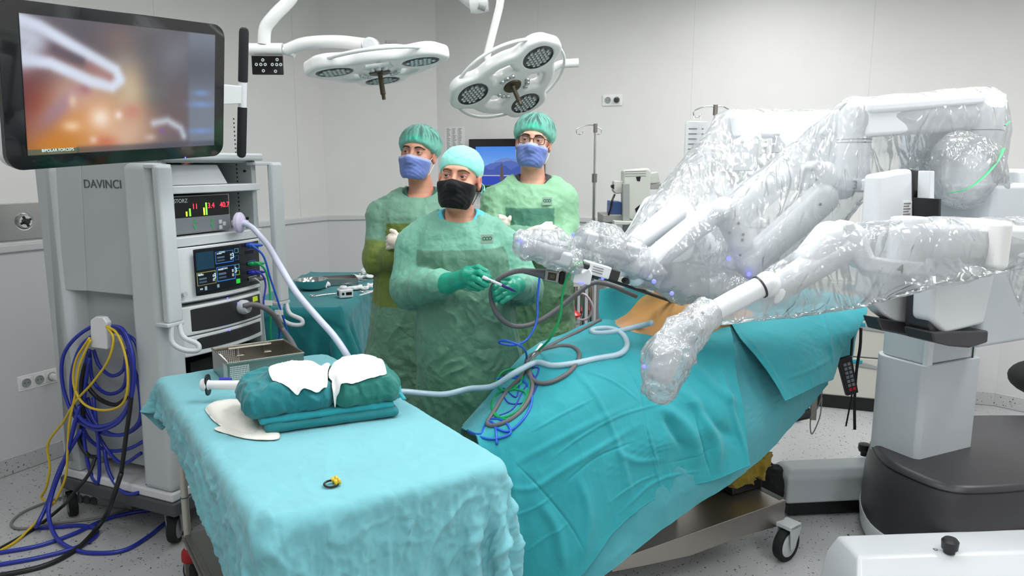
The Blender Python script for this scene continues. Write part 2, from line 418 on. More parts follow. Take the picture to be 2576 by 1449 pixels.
for nm, a, b in (('wall_left', K0, K1), ('wall_back', K1, K2), ('wall_right', K2, K3), ('wall_corner', K3, K4), ('wall_side', K4, K5), ('wall_front', K5, K6), ('wall_near', K6, K0)):
    slab, n, d = wall_run(a, b, nm, 0); WALLS[nm] = (a, b, n, d)
    side = nm[5:]
    if nm in ('wall_left', 'wall_back', 'wall_right', 'wall_corner', 'wall_side'):
        # lower cladding, bumper rail, coved skirting
        Ln = (b - a).length
        slab(.1, RAILZ - .02, .006, 'wall_' + side + '_cladding', M_wall2)
        slab(RAILZ - .022, RAILZ + .022, .022, 'trim_%d' % (n_tr + 1), M_trim, bv=.008); n_tr += 1
        slab(0, .10, .014, 'baseboard_' + side, M_floor, bv=.006)
        k = 0
        M_seam = M_dgrey
        s = .9
        while s < Ln - .2:
            p = a + d * s
            x = MB().box((-.0015, -.0005, 0), (.0015, .001, CEIL - RAILZ - .02)); x.M = None
            mm = basis((p.x + n.x * .0006, p.y + n.y * .0006, RAILZ + .02), (d.x, d.y, 0), (n.x, n.y, 0))
            o_ = MB(basis((p.x, p.y, RAILZ + .02), (d.x, d.y, 0), (0, 0, 1))).box((-.0012, 0, -.0012), (.0012, CEIL - RAILZ - .02, .0012)).build('trim_%d' % (n_tr + 1), MATS['rail_plastic']); struct(o_); n_tr += 1
            s += 1.22
def wall_frame(nm, u, v):
    a, b, n, d = WALLS[nm]
    f = Frame((a.x, a.y, 0), (d.x, d.y, 0)); s = 1 if f.M.to_3x3().col[1].xy.dot(n) > 0 else -1
    p = f.pix(u, v, 1, 0); P = f.w(*p)
    X = Vector((d.x, d.y, 0)); Z = Vector((n.x, n.y, 0))
    if X.cross(Vector((0, 0, 1))).dot(Z) < 0: X = -X
    return basis(P, X, (0, 0, 1))           # x right along the wall, y up, z out into the room
M_added_lamp = mat('added_lamp_panel', (250, 250, 248), .5, emit=(250, 252, 255), estr=3.5)
for x, y, pw in ADDED_PANELS:  # bodies of the added panels, with glowing diffusers, all out of view
    t = thing('added_ceiling_light', 'added white ceiling light panel, unseen, put in to light the operating room', 'ceiling light', (x, y, CEIL - .02), group='added ceiling light panels')
    MB().box((x - .31, y - .6, CEIL - .018), (x + .31, y + .6, CEIL - .001)).build('frame', M_white, t, bevel=.004)
    MB().box((x - .29, y - .58, CEIL - .022), (x + .29, y + .58, CEIL - .0185)).build('diffuser', M_added_lamp, t)
# steel gas panel on the left wall
W = wall_frame('wall_left', 50, 557)
t = thing('gas_outlet_panel', 'brushed steel panel with a round knob set into the left wall', 'wall panel', M=W)
MB(W).box((-.42, -.1, 0), (.16, .1, .012)).build('plate', M_steel, t, bevel=.003)
MB(W).lathe([(0, .03), (.034, .03), (.04, .024), (.044, .012), (.05, .0125)][::-1], (.015, 0, 0), (0, 0, 1)).build('knob_ring', M_chrome, t)
k = MB(W).lathe([(0, .05), (.012, .05), (.016, .044), (.017, .03), (.02, .029)][::-1], (.015, 0, 0), (0, 0, 1)).build('knob', M_dark, t)
for i in range(4):
    a = i * math.pi / 2 + .4
    MB(W).box((-.004, 0, .03), (.004, .024, .036)).v
    MB(W @ Matrix.Translation((.015, 0, 0)) @ Matrix.Rotation(a, 4, 'Z')).box((-.006, .015, .03), (.006, .031, .0335)).build('knob_mark', M_black, k)
# sockets
M_sock = mat('socket_white', (236, 236, 234), .3, bump=.01)
def socket_row(wall, u, v, n, label, plug=None, pitch=.071):
    W = wall_frame(wall, u, v)
    t = thing('socket_outlet', label, 'socket', M=W)
    w2 = pitch * n / 2 + .008
    MB(W).box((-w2, -.043, 0), (w2, .043, .009)).build('frame', M_sock, t, bevel=.003)
    for i in range(n):
        x = (i - (n - 1) / 2) * pitch
        q = MB(W).box((x - .031, -.03, .009), (x + .031, .03, .012)); o = q.build('socket', M_sock, t, bevel=.002)
        MB(W).lathe([(.0, .0135), (.0195, .0135), (.0215, .017), (.024, .0165), (.025, .0118)], (x, 0, 0), (0, 0, 1)).build('socket_well', M_cart_in, o)
        for s in (-1, 1): MB(W).cyl((x + s * .0095, 0, .012), (x + s * .0095, 0, .0145), .0028, seg=10).build('pin_hole', M_black, o)
        if plug and i in plug:
            if plug[i] == 'w': MB(W).lathe([(.0, .055), (.016, .054), (.019, .045), (.02, .014)][::-1], (x, 0, 0), (0, 0, 1)).build('plug', M_sock, t)
            else:
                p = MB(W).box((x - .016, -.014, .012), (x + .016, .012, .045)).build('plug', M_dark, t, bevel=.004)
    return W
socket_row('wall_left', 96, 954, 3, 'white triple socket outlet low on the left wall beside the grey cart', {2: 'w'})
socket_row('wall_right', 1541, 252, 2, 'white double socket outlet high on the wall, its right socket holding a plug', {1: 'b'})
W = wall_frame('wall_back', 985, 118)
t = thing('wall_vent', 'small dark wall bracket plate behind the left surgical light', 'wall plate', M=W)
MB(W).box((-.045, -.05, 0), (.045, .05, .012)).build('plate', M_wall2, t, bevel=.003)
for i in range(3): MB(W).box((-.03, -.03 + i * .022, .012), (.03, -.018 + i * .022, .015)).build('slot', M_dark, t)
# paper lists on the wall
M_paper = mat('paper', (232, 232, 230), .7, bump=.03)
M_ink = mat('print_ink', (120, 120, 122), .7)
def paper(u, v, w_, h_, cols, label, seed):
    W = wall_frame('wall_right', u, v); r = random.Random(seed)
    t = thing('paper_list', label, 'paper', M=W)
    MB(W).box((-w_ / 2, -h_ / 2, .0), (w_ / 2, h_ / 2, .0015)).build('sheet', M_paper, t)
    b = MB(W)
    for c in range(cols):
        x0 = -w_ / 2 + .012 + c * (w_ - .02) / cols; cw = (w_ - .02) / cols - .014; y = h_ / 2 - .015
        while y > -h_ / 2 + .012:
            b.box((x0, y, .0016), (x0 + cw * r.uniform(.5, 1), y + .0035, .0019)); y -= .0085
        if c: b.box((x0 - .008, -h_ / 2 + .01, .0016), (x0 - .0065, h_ / 2 - .01, .0019))
    b.build('printed_lines', M_ink, t, smooth=False)
paper(1145, 360, .18, .27, 3, 'white sheet of printed name columns on the wall above the capped surgeons', 1)
paper(1212, 500, .12, .12, 5, 'small white printed sheet on the wall below the wall monitor', 2)
# ================================================================ VISION CART
CO = (-1.494, 3.06, 0)
VC = Frame(CO, (.407, .914, 0)); VM = VC.M
cart = thing('vision_cart', 'tall pale grey wheeled equipment tower with a big tilted touchscreen on top', 'medical cart', M=VM)
def sq(u, v, x): p = VC.pix(u, v, 0, x); return (x, p.y, p.z)
def fq(u, v, y): p = VC.pix(u, v, 1, y); return (p.x, y, p.z)
def arcplate(mb, x0, x1, z0, z1, y, bulge, th, n=14, tilt=0):
    fr = []; bk = []
    for i in range(n + 1):
        s = i / n; x = x0 + (x1 - x0) * s; yy = y - bulge * (1 - (2 * s - 1) ** 2)
        fr.append((x, yy)); bk.append((x, y + th))
    poly = fr + bk[::-1]
    return mb.prism([(a, b, z0) for a, b in poly], (0, 0, z1 - z0))
# carcass
TOP = 1.745
m = MB(VM)
m.box((.03, .02, .26), (.64, .05, .30))
m.box((.10, .05, 1.70), (.655, .62, TOP - .012)); m.box((.0, .60, .26), (.64, .70, 1.72)); m.box((.625, .03, .30), (.655, .66, 1.71)); m.box((.10, .03, .30), (.125, .60, 1.71))
m.build('carcass', M_cart, cart, bevel=.006)
MB(VM).box((.09, -.015, TOP - .035), (.665, .64, TOP)).build('top_panel', M_cart2, cart, bevel=.012, seg=3)
m = MB(VM)      # side wall facing the camera
def colpoly(y0, y1, z0, z1, x0=0, x1=.14, ytop=None):
    a, b = (y0, y1) if ytop is None else ytop
    return m.hexa([(x0, y0, z0), (x1, y0, z0), (x1, y1, z0), (x0, y1, z0), (x0, a, z1), (x1, a, z1), (x1, b, z1), (x0, b, z1)])
colpoly(.005, .185, .255, 1.70, ytop=(.0, .15)); m.build('front_column', M_cart2, cart, bevel=.03, seg=4)
m = MB(VM); colpoly(.60, .74, .255, 1.70, ytop=(.545, .67)); m.build('rear_column', M_cart2, cart, bevel=.045, seg=5)
m = MB(VM)
m.prism([(.035, .14, 1.13), (.035, .14, 1.70), (.035, .44, 1.70), (.035, .48, 1.13)], (.06, 0, 0))
m.prism([(.033, .44, 1.70), (.033, .48, 1.13), (.005, .60, 1.13), (.005, .56, 1.70)], (.07, 0, 0))
m.build('side_panel', M_cart, cart, bevel=.004)
MB(VM).hexa([(.17, .14, .25), (.19, .14, .25), (.19, .66, .25), (.17, .66, .25), (.13, .14, 1.12), (.15, .14, 1.12), (.15, .6, 1.12), (.13, .6, 1.12)]).build('niche_back', M_cart_in, cart)
MB(VM).box((.0, .005, .213), (.64, .745, .258)).build('base_shelf', M_white, cart, bevel=.012, seg=3)
MB(VM).box((-.006, -.006, .148), (.646, .75, .213)).build('base_band', M_dgrey, cart, bevel=.012, seg=3)
text('DAVINCI', .052, basis(VC.w(*(lambda p: (p[0] - .0015, p[1], p[2]))(sq(258, 464, .035))), tuple(VC.w(0, -1, 0) - VC.w(0, 0, 0)), (0, 0, 1)), cart, 'lettering', M_dgrey, ext=.0008, scale=(1.15, 1, 1))
# hook plate
m = MB(VM); a = [sq(226, 806, -.02), sq(240, 796, -.02), sq(258, 798, -.02), sq(268, 812, -.02), sq(268, 880, -.02), sq(228, 874, -.02)]
m.prism(a, (.028, 0, 0)); m.build('cable_hook', M_white, cart, bevel=.006, seg=3)
hp = VC.I @ VC.w(*sq(248, 840, -.02)); m = MB(VM).box((.0, hp.y - .03, hp.z - .05), (.16, hp.y + .03, hp.z - .02)); m.build('hook_arm', M_white, cart, bevel=.008)
# shelves
for z, zt in ((1.585, .034), (1.36, .042)):
    arcplate(MB(VM), .095, .645, z - zt / 2, z + zt / 2, .0, .012, .58).build('shelf', M_cart2, cart, bevel=.005)
m = MB(VM)
for i in range(26):
    z = 1.12 + .02 * i
    m.box((.6235, .12, z + .29 - .004), (.6255, .127, z + .29 + .004))
m.build('rail_holes', M_dark, cart)
for z in (1.66, 1.43): MB(VM).cyl((.615, .07, z), (.626, .07, z), .006, seg=12).build('screw', M_dark, cart)
# lower fascia rows
arcplate(MB(VM), .10, .62, 1.09, 1.335, .012, .035, .5).build('generator_bay', M_cart, cart, bevel=.003)
arcplate(MB(VM), .20, .63, .32, .80, .06, .0, .45).build('lower_bay', M_black, cart)
arcplate(MB(VM), .11, .62, .30, .74, .02, .03, .03).build('drawer', M_cart2, cart, bevel=.008)
# handles
def rail_handle(x, y, z0, z1, nm):
    m = MB(VM)
    pts = [(x, y + .05, z1), (x, y, z1 - .01), (x, y, z0 + .1), (x, y, z0)]
    m.hexa([(x - .038, y - .012, z0), (x + .038, y - .012, z0), (x + .038, y + .03, z0), (x - .038, y + .03, z0), (x - .038, y - .012, z1), (x + .038, y - .012, z1), (x + .038, y + .03, z1), (x - .038, y + .03, z1)])
    h = m.build(nm, M_cart2, cart, bevel=.014, seg=4)
    mb = MB(VM).box((x - .04 if x < .3 else .6, y + .01, z1 - .012), (x + .05, y + .07, z1 + .004)); mb.build('bracket', M_cart2, h, bevel=.004)
    MB(VM).box((x - .05, y - .012, z0 - .012), (x + .04, y + .06, z0 + .004)).build('bracket', M_cart2, h, bevel=.004)
    L = [(x - .02, y, z0 - .005), (x - .03, y - .01, z0 - .08), (x + .0, y - .05, z0 - .115), (x + .03, y - .09, z0 - .115), (x + .035, y - .085, z0 - .095), (x + .01, y - .03, z0 - .06), (x + .02, y, z0 - .005)]
    MB(VM).tube(interp_path(L, 6), .011, 10).build('hand_loop', M_cart2, h)
rail_handle(.035, -.055, 1.03, 1.69, 'push_handle'); rail_handle(.73, -.03, 1.0, 1.70, 'push_handle')
# casters
def caster(u, v, par, frame_M, p, r=.065, nm='caster', yaw=0, mm=None):
    Mx = frame_M @ Matrix.Translation(p) @ Matrix.Rotation(yaw, 4, 'Z')
    c = MB(Mx)
    c.lathe([(.0, -.016), (r * .55, -.018), (r * .74, -.016), (r * .76, -.02), (r * .96, -.019), (r, -.01), (r, .01), (r * .96, .019), (r * .76, .02), (r * .74, .016), (r * .55, .018), (0, .016)], (0, 0, r), (0, 1, 0), 32)
    o = c.build(nm, M_rubber, par)
    for s in (-1, 1): MB(Mx).lathe([(0, .0215), (r * .3, .0215), (r * .62, .0205), (r * .72, .018), (r * .72, .012)], (0, 0, r), (0, s, 0), 28).build('hub', mm or M_dgrey, o)
    MB(Mx).hexa([(-.02, -.034, r * .9), (.05, -.034, r * .9), (.05, .034, r * .9), (-.02, .034, r * .9), (-.05, -.034, 2 * r + .02), (.05, -.034, 2 * r + .02), (.05, .034, 2 * r + .02), (-.05, .034, 2 * r + .02)]).v
    f = MB(Mx)
    for s in (-1, 1): f.prism([(-.012, s * .03, r * .8), (.012, s * .03, r * .8), (r * .75, s * .03, 2 * r), (r * .6, s * .03, 2 * r + .02), (-r * .4, s * .03, 2 * r + .02)], (0, s * .006, 0))
    f.box((-r * .4, -.036, 2 * r + .004), (r * .7, .036, 2 * r + .022)); f.build('fork', mm or M_cart, o, bevel=.003)
    return o
M_hub = mat('hub_grey', (150, 152, 156), .4, bump=.03)
for p, y in (((.03, .73, 0), 1.1), ((.05, .06, 0), .5), ((.58, .06, 0), -.3), ((.58, .70, 0), .2)):
    caster(0, 0, cart, VM, p, .066, yaw=y, mm=M_hub)
# ---- touchscreen monitor (part of the cart)
TF = Frame((-1.44679, 2.26622, 2.13426), (.420224, .905157, .064042), (.126624, -.128381, .983608)); SW, SH = .744, .42
def mon_img(X, Y):
    """what the screen shows: X right 0..1, Y down 0..1"""
    im = np.zeros(X.shape + (3,)); im[:] = np.array([92, 90, 100]) / 255
    def blob(cx, cy, rx, ry, c, a=1, ang=0, p=2):
        nonlocal im
        dx = X - cx; dy = Y - cy; ca, sa = math.cos(ang), math.sin(ang); u = (dx * ca + dy * sa) / rx; v = (-dx * sa + dy * ca) / ry
        w_ = a * np.exp(-((u * u + v * v) ** (p / 2))); im = im * (1 - w_[..., None]) + np.array(c) / 255 * w_[..., None]
    def strip(pts, wd, c, a=1, soft=.012):
        nonlocal im
        Q = np.stack([X.ravel() * 1.77, Y.ravel(), X.ravel() * 0], 1); d = seg_curve_dist(Q, [Vector((x * 1.77, y, 0)) for x, y in pts]).reshape(X.shape)
        w_ = a / (1 + np.exp((d - wd) / soft)); im = im * (1 - w_[..., None]) + np.array(c) / 255 * w_[..., None]
    blob(.05, .62, .18, .42, (110, 38, 42)); blob(.18, .42, .15, .16, (112, 88, 96), .8); blob(.45, .12, .12, .12, (128, 100, 92), .7)
    blob(.62, .3, .14, .4, (84, 80, 86), .9); blob(.72, .75, .2, .3, (112, 92, 94), .8); blob(.75, .2, .1, .2, (128, 130, 142), .6, .4)
    blob(.3, .78, .26, .36, (216, 148, 88), 1, 0, 3); blob(.12, .95, .16, .16, (206, 130, 40), .95); blob(.25, .55, .1, .13, (214, 172, 150), .8)
    blob(.49, .5, .09, .26, (206, 184, 150), .9); blob(.47, .85, .16, .2, (222, 184, 160), .85); blob(.36, .42, .08, .12, (190, 160, 148), .7)
    blob(.14, .66, .05, .2, (150, 120, 150), .7, .5); blob(.27, .5, .03, .05, (150, 90, 110), .6); blob(.5, .68, .05, .06, (206, 130, 120), .6); blob(.36, .93, .06, .06, (200, 90, 60), .6)
    blob(.34, .73, .05, .08, (255, 240, 225), .8); blob(.43, .71, .02, .035, (255, 235, 225), .8); blob(.2, .79, .04, .04, (255, 225, 190), .7); blob(.3, .9, .02, .03, (245, 225, 215), .6); blob(.6, .9, .03, .03, (240, 215, 205), .5); blob(.12, .99, .03, .03, (225, 200, 190), .5)
    blob(.21, .6, .02, .05, (250, 220, 190), .6); blob(.67, .85, .02, .03, (130, 90, 170), .6)
    strip([(-.05, .02), (.08, .08), (.3, .26), (.42, .36), (.44, .43), (.40, .48), (.3, .45), (.12, .33), (-.05, .3)], .045, (222, 232, 250), 1, .012)
    strip([(-.05, .1), (.05, .18), (.0, .28)], .1, (205, 214, 232), .9, .03); strip([(.14, .23), (.26, .3)], .022, (92, 80, 92), .9, .012); strip([(.3, .34), (.39, .41)], .03, (170, 120, 118), .8, .015)
    strip([(.62, .78), (.7, .76), (.78, .83), (.8, .9)], .026, (205, 212, 226), .9, .012)
    g = 1 / (1 + np.exp(-(X - .83) / .006)); side = np.array([118, 126, 142]) / 255 * (1 - .25 * np.exp(-((Y - .3) / .18) ** 2))[..., None]; im = im * (1 - g[..., None]) + side * g[..., None]
    for yy, ww in ((.52, .05), (.62, .08), (.86, .08)): blob(.91, yy, ww, .028, (120, 152, 205), .85)
    b = 1 / (1 + np.exp(-(Y - .95) / .006)) * (X > .22); im = im * (1 - .65 * b[..., None]) + np.array([70, 70, 84]) / 255 * .65 * b[..., None]
    b = (Y > .955) & (X < .23); im[b] = im[b] * .35 + np.array([70, 120, 120]) / 255 * .5
    e = np.minimum(np.minimum(X, 1 - X) * 1.77, np.minimum(Y, 1 - Y)); im *= (np.clip(e / .006, 0, 1) ** .5)[..., None] * .9 + .1
    return np.clip(im, 0, 1)
def screen_mesh(name, M, Wd, Hd, fn, par, m, n=260):
    nv = n; nu = int(n * Hd / Wd); g = np.stack(np.meshgrid(np.linspace(0, 1, nu), np.linspace(0, 1, nv), indexing='ij'), -1)
    Y, X = g[..., 0], g[..., 1]; P = np.stack([X.ravel() * Wd, np.zeros(X.size), -Y.ravel() * Hd, np.ones(X.size)], 1) @ np.array(M).T
    c = fn(X, Y).reshape(-1, 3); c = np.where(c <= .04045, c / 12.92, ((c + .055) / 1.055) ** 2.4)
    return mk(name, P[:, :3], grid_faces(nu, nv), m, par, col=c)
def emis_vcol(name, st, rough=.1):
    m, t, b = nt(name); a = nd(t, 'ShaderNodeAttribute', attribute_name='Col'); t.links.new(a.outputs['Color'], b.inputs['Emission Color'])
    b.inputs['Emission Strength'].default_value = st; b.inputs['Base Color'].default_value = (.01, .01, .01, 1); b.inputs['Roughness'].default_value = rough
    return m
M_scr = emis_vcol('lit_screen', .9)
def tq(u, v, y=0): p = TF.pix(u, v, 1, y); return (p.x, y, p.z)
def rrect(x0, z0, x1, z1, r, n=6):
    P = []
    for cx, cz, a0 in ((x1 - r, z1 - r, 0), (x0 + r, z1 - r, 90), (x0 + r, z0 + r, 180), (x1 - r, z0 + r, 270)):
        for k in range(n + 1): a = R(a0 + 90 * k / n); P.append((cx + r * math.cos(a), cz + r * math.sin(a)))
    return P
tl = tq(2, 2); br = tq(561, 383); bl = tq(35, 440); tr = tq(563, 78)
x0, x1 = -.062, (br[0] + tr[0]) / 2; z1, z0 = (tl[2] + tr[2]) / 2 * .5 + .027, (bl[2] + br[2]) / 2
scrn = MB(TF.M).prism([(x, -.004, z) for x, z in rrect(x0, z0, x1, z1, .05)], (0, .02, 0)).build('touchscreen', M_gblack, cart, bevel=.002)
MB(TF.M).prism([(x, .0165, z) for x, z in rrect(x0 + .002, z0 + .002, x1 - .002, z1 - .002, .05)], (0, .04, 0)).build('back_shell', M_white, scrn, bevel=.015, seg=4)
screen_mesh('picture', TF.M @ Matrix.Translation((0, -.0052, 0)), SW, SH, mon_img, scrn, M_scr)
M_uitext = mat('ui_text', (200, 225, 225), .4, emit=(190, 220, 220), estr=.7)
text('BIPOLAR FORCEPS', .013, TF.M @ basis((.045, -.0056, -SH + .014), (1, 0, 0), (0, 0, 1)), scrn, 'screen_text', M_uitext, ext=.0001, align='LEFT')
M_led = mat('led_blue', (90, 90, 255), .4, emit=(80, 80, 255), estr=4)
M_ledw = mat('led_white', (255, 255, 255), .4, emit=(225, 230, 255), estr=8)
q = tq(464, 396); MB(TF.M).ell((q[0], -.0045, q[2]), (.003, .0015, .003), 10).build('power_led', M_led, scrn)
# side grab handle with black grips
hz0 = tq(618, 398); hz1 = tq(622, 70); hx = (tq(620, 230)[0]); zc = tq(620, 240)[2]
MB(TF.M).prism([(x1 - .01, .012, zc + .04), (hx - .012, .012, zc + .035), (hx - .012, .012, zc - .035), (x1 - .01, .012, zc - .04)], (0, .02, 0)).build('handle_bracket', M_white, scrn, bevel=.004)
MB(TF.M).cyl((hx, .02, zc - .05), (hx, .02, zc + .05), .0165).build('handle_sleeve', M_white, scrn)
for a, b in ((zc + .052, hz1[2]), (zc - .052, hz0[2])):
    s = 1 if b > a else -1
    MB(TF.M).lathe([(0, 0), (.0185, 0), (.019, .004), (.019, abs(b - a) - .018), (.016, abs(b - a) - .006), (.008, abs(b - a)), (0, abs(b - a))], (hx, .02, a), (0, 0, s), 24).build('grip', M_rubber, scrn)
mc = TF.w((x0 + x1) / 2, .055, (z0 + z1) / 2); ctop = VC.w(.35, .35, TOP)
MB().tube(interp_path([mc, (mc + ctop) / 2 + Vector((-.05, 0, .08)), ctop + Vector((0, 0, .1)), ctop], 8), .035, 16).build('monitor_arm', M_white, cart)
# ---- devices standing in the cart
def devpoly(mb, pts, y, th): return mb.prism([fq(u, v, y) for u, v in pts], (0, th, 0))
M_dev = mat('device_grey', (196, 199, 203), .4, bump=.03, bscale=300)
M_btn = mat('button_grey', (120, 126, 132), .5)
M_red = mat('red_digits', (255, 60, 70), .4, emit=(255, 40, 60), estr=3)
M_grn = mat('green_light', (120, 255, 60), .4, emit=(120, 255, 60), estr=2)
M_ylw = mat('yellow_light', (230, 240, 40), .4, emit=(220, 235, 40), estr=2)
t = thing('video_recorder', 'slanted white recorder with small screen and round buttons on the top tower shelf', 'recorder', M=VM)
zb = 1.603; zt = 1.692; A_ = fq(455, 455, .02)
m = MB(VM); xx0, xx1 = .105, .46
m.hexa([(xx0, .03, zb), (xx1, .02, zb), (xx1, .3, zb), (xx0, .3, zb), (xx0, .07, zt), (xx1 - .02, .06, zt), (xx1 - .02, .3, zt), (xx0, .3, zt)]); m.build('body', M_dev, t, bevel=.006)
Pf = lambda s, h: (xx0 + .02 + (xx1 - xx0 - .04) * s, .029 + .04 * h - .0015 + .01 * (1 - s), zb + (zt - zb) * h)
def slant(mb, s0, s1, h0, h1, th=.003): return mb.hexa([Pf(s0, h0), Pf(s1, h0), (Pf(s1, h0)[0], Pf(s1, h0)[1] + th, Pf(s1, h0)[2]), (Pf(s0, h0)[0], Pf(s0, h0)[1] + th, Pf(s0, h0)[2]), Pf(s0, h1), Pf(s1, h1), (Pf(s1, h1)[0], Pf(s1, h1)[1] + th, Pf(s1, h1)[2]), (Pf(s0, h1)[0], Pf(s0, h1)[1] + th, Pf(s0, h1)[2])])
dsp = slant(MB(VM), .36, .60, .2, .86).build('display', M_gblack, t)
P4 = [Pf(.37, .82), Pf(.59, .82), Pf(.37, .24)]
def mini_img(X, Y): 
    im = np.zeros(X.shape + (3,)); im[:] = (.05, .05, .08); w_ = np.exp(-(((X - .45) / .3) ** 2 + ((Y - .65) / .35) ** 2) * 1.2)[..., None]; im = im * (1 - w_) + np.array((.85, .38, .15)) * w_
    w_ = np.exp(-(((X - .2 - Y * .3) / .2) ** 2 + ((Y - .22) / .1) ** 2))[..., None]; im = im * (1 - w_) + np.array((.85, .9, 1)) * w_
    return im
B_ = basis(Vector(P4[2]) + Vector((0, -.0008, 0)), Vector(P4[1]) - Vector(P4[0]), Vector(P4[0]) - Vector(P4[2]))
Mx = VM @ B_ @ Matrix.Translation((0, (Vector(P4[0]) - Vector(P4[2])).length, 0)) @ Matrix.Rotation(math.pi / 2, 4, 'X')
screen_mesh('picture', Mx, (Vector(P4[1]) - Vector(P4[0])).length, (Vector(P4[0]) - Vector(P4[2])).length, mini_img, dsp, M_scr, 40)
for s, h, r, mm in ((.68, .72, .009, M_btn), (.64, .58, .007, M_btn), (.72, .58, .007, M_btn), (.68, .44, .008, M_btn), (.82, .85, .008, M_red), (.91, .85, .008, M_ylw), (.82, .6, .007, M_white), (.92, .6, .008, M_white), (.68, .18, .007, M_white), (.75, .18, .007, M_white), (.82, .18, .007, M_white), (.93, .2, .011, M_white), (.28, .7, .009, M_btn)):
    p = Vector(Pf(s, h)); MB(VM).cyl(p + Vector((0, .002, 0)), p + Vector((0, -.003, .001)), r, seg=14).build('button', mm, t)
slant(MB(VM), .26, .30, .4, .46).build('slot', M_black, t); slant(MB(VM), .26, .30, .1, .16).build('slot', M_black, t)
# insufflator
t = thing('insufflator', 'dark fronted insufflator with red digits standing on the middle shelf of the tower', 'medical device', M=VM)
y = .035; MB(VM).box((.10, y, 1.388), (.475, .38, 1.558)).build('body', M_steel, t, bevel=.004)
MB(VM).box((.103, y - .006, 1.462), (.463, y, 1.553)).build('display_panel', M_black, t, bevel=.002)
MB(VM).box((.103, y - .005, 1.393), (.463, y, 1.461)).build('control_panel', M_btn, t, bevel=.002)
fx = basis((0, 0, 0), (1, 0, 0), (0, 0, 1))
def ftxt(s, size, x, z, yy, par, nm, mm, al='CENTER', sc_=(1, 1, 1)): return text(s, size, VM @ basis((x, yy, z), (1, 0, 0), (0, 0, 1)), par, nm, mm, ext=.0003, align=al, scale=sc_)
ftxt('STORZ', .024, .148, 1.535, y - .0065, t, 'maker_lettering', M_cart2, 'LEFT')
for s, x in (('11', .262), ('3.4', .355), ('40.7', .436)): ftxt(s, .034, x, 1.507, y - .0065, t, 'digits', M_red)
for x, z0, z1, mm in ((.135, 1.500, 1.506, M_grn), (.213, 1.467, 1.488, M_ylw), (.232, 1.467, 1.5, M_grn), (.312, 1.467, 1.5, M_ylw), (.326, 1.467, 1.522, M_grn)):
    MB(VM).box((x - .0035 if z1 - z0 > .01 else x - .014, y - .0075, z0), (x + .0035 if z1 - z0 > .01 else x + .01, y - .006, z1)).build('level_bar', mm, t)
M_garrow = mat('green_arrow', (60, 160, 90), .5)
for x in (.255, .355):
    MB(VM).prism([(x - .011, y - .0065, 1.434), (x + .011, y - .0065, 1.434), (x, y - .0065, 1.451)], (0, .003, 0)).build('arrow_button', M_garrow, t)
    MB(VM).prism([(x - .011, y - .0065, 1.424), (x + .011, y - .0065, 1.424), (x, y - .0065, 1.405)], (0, .003, 0)).build('arrow_button', M_garrow, t)
MB(VM).box((.112, y - .0065, 1.402), (.138, y - .004, 1.446)).build('power_switch', M_black, t); MB(VM).box((.12, y - .0075, 1.428), (.128, y - .006, 1.436)).build('power_lamp', M_grn, t)
for x, z in ((.405, 1.43), (.405, 1.405), (.428, 1.42)): MB(VM).box((x - .009, y - .0065, z - .009), (x + .009, y - .004, z + .009)).build('icon_button', M_cart2, t)
# electrosurgical generator
t = thing('electrosurgical_generator', 'white energy generator with blue touch panel and coloured cable sockets in the tower', 'medical device', M=VM)
yf = -.03
arcplate(MB(VM), .105, .615, 1.096, 1.335, -.002, .028, .012).build('faceplate', M_white, t, bevel=.003)
arcplate(MB(VM), .143, .603, 1.115, 1.325, -.008, .026, .004).build('black_panel', mat('panel_black', (40, 42, 46), .3, bump=.02), t, bevel=.002)
def esu_img(X, Y):
    im = np.zeros(X.shape + (3,)); im[:] = np.array((12, 20, 32)) / 255
    def rect(x0, y0, x1, y1, c, line=0):
        i = (X > x0) & (X < x1) & (Y > y0) & (Y < y1)
        if line: i &= ~((X > x0 + line) & (X < x1 - line) & (Y > y0 + line * 1.3) & (Y < y1 - line * 1.3))
        im[i] = np.array(c) / 255
    rect(.04, .04, .42, .46, (24, 62, 84))
    for a in ((.45, .08, .86, .38, (60, 120, 200)), (.03, .52, .44, .84, (140, 140, 90)), (.46, .46, .88, .82, (60, 130, 220))):
        rect(*a, line=.014); x0, y0, x1, y1 = a[:4]; w_, h_ = x1 - x0, y1 - y0
        rect(x0 + .08 * w_, y0 + .12 * h_, x0 + .35 * w_, y0 + .24 * h_, (190, 205, 215)); rect(x0 + .1 * w_, y0 + .42 * h_, x0 + .5 * w_, y0 + .56 * h_, (90, 110, 130)); rect(x0 + .1 * w_, y0 + .68 * h_, x0 + .5 * w_, y0 + .8 * h_, (70, 90, 110))
        rect(x0 + .82 * w_, y0 + .3 * h_, x0 + .92 * w_, y0 + .5 * h_, (170, 190, 200)); rect(x0 + .82 * w_, y0 + .6 * h_, x0 + .92 * w_, y0 + .8 * h_, (170, 190, 200))
    for y0, c in ((.06, (90, 150, 170)), (.24, (40, 80, 130)), (.46, (90, 150, 170)), (.62, (110, 150, 60))): rect(.89, y0, .985, y0 + .12, c, line=.012)
    rect(.89, .84, .985, .95, (40, 220, 60)); rect(.45, .88, .5, .96, (130, 170, 190)); rect(.08, .9, .14, .94, (180, 200, 210)); rect(.18, .87, .23, .97, (160, 180, 190))
    return im
xa, xb = .175, .44; Mx = VM @ basis((xa, -.0315, 1.318), (1, -.03, 0), (0, 0, 1)) @ Matrix.Rotation(math.pi / 2, 4, 'X')
d = screen_mesh('touch_panel', VM @ Matrix.Translation((xa, -.0385, 1.318)), xb - xa, .185, esu_img, t, M_scr, 200)
for s, x, z in (('3', .40, 1.275), ('3', .285, 1.195), ('3', .412, 1.205)): ftxt(s, .034, x, z, -.0392, t, 'panel_digit', M_uitext)
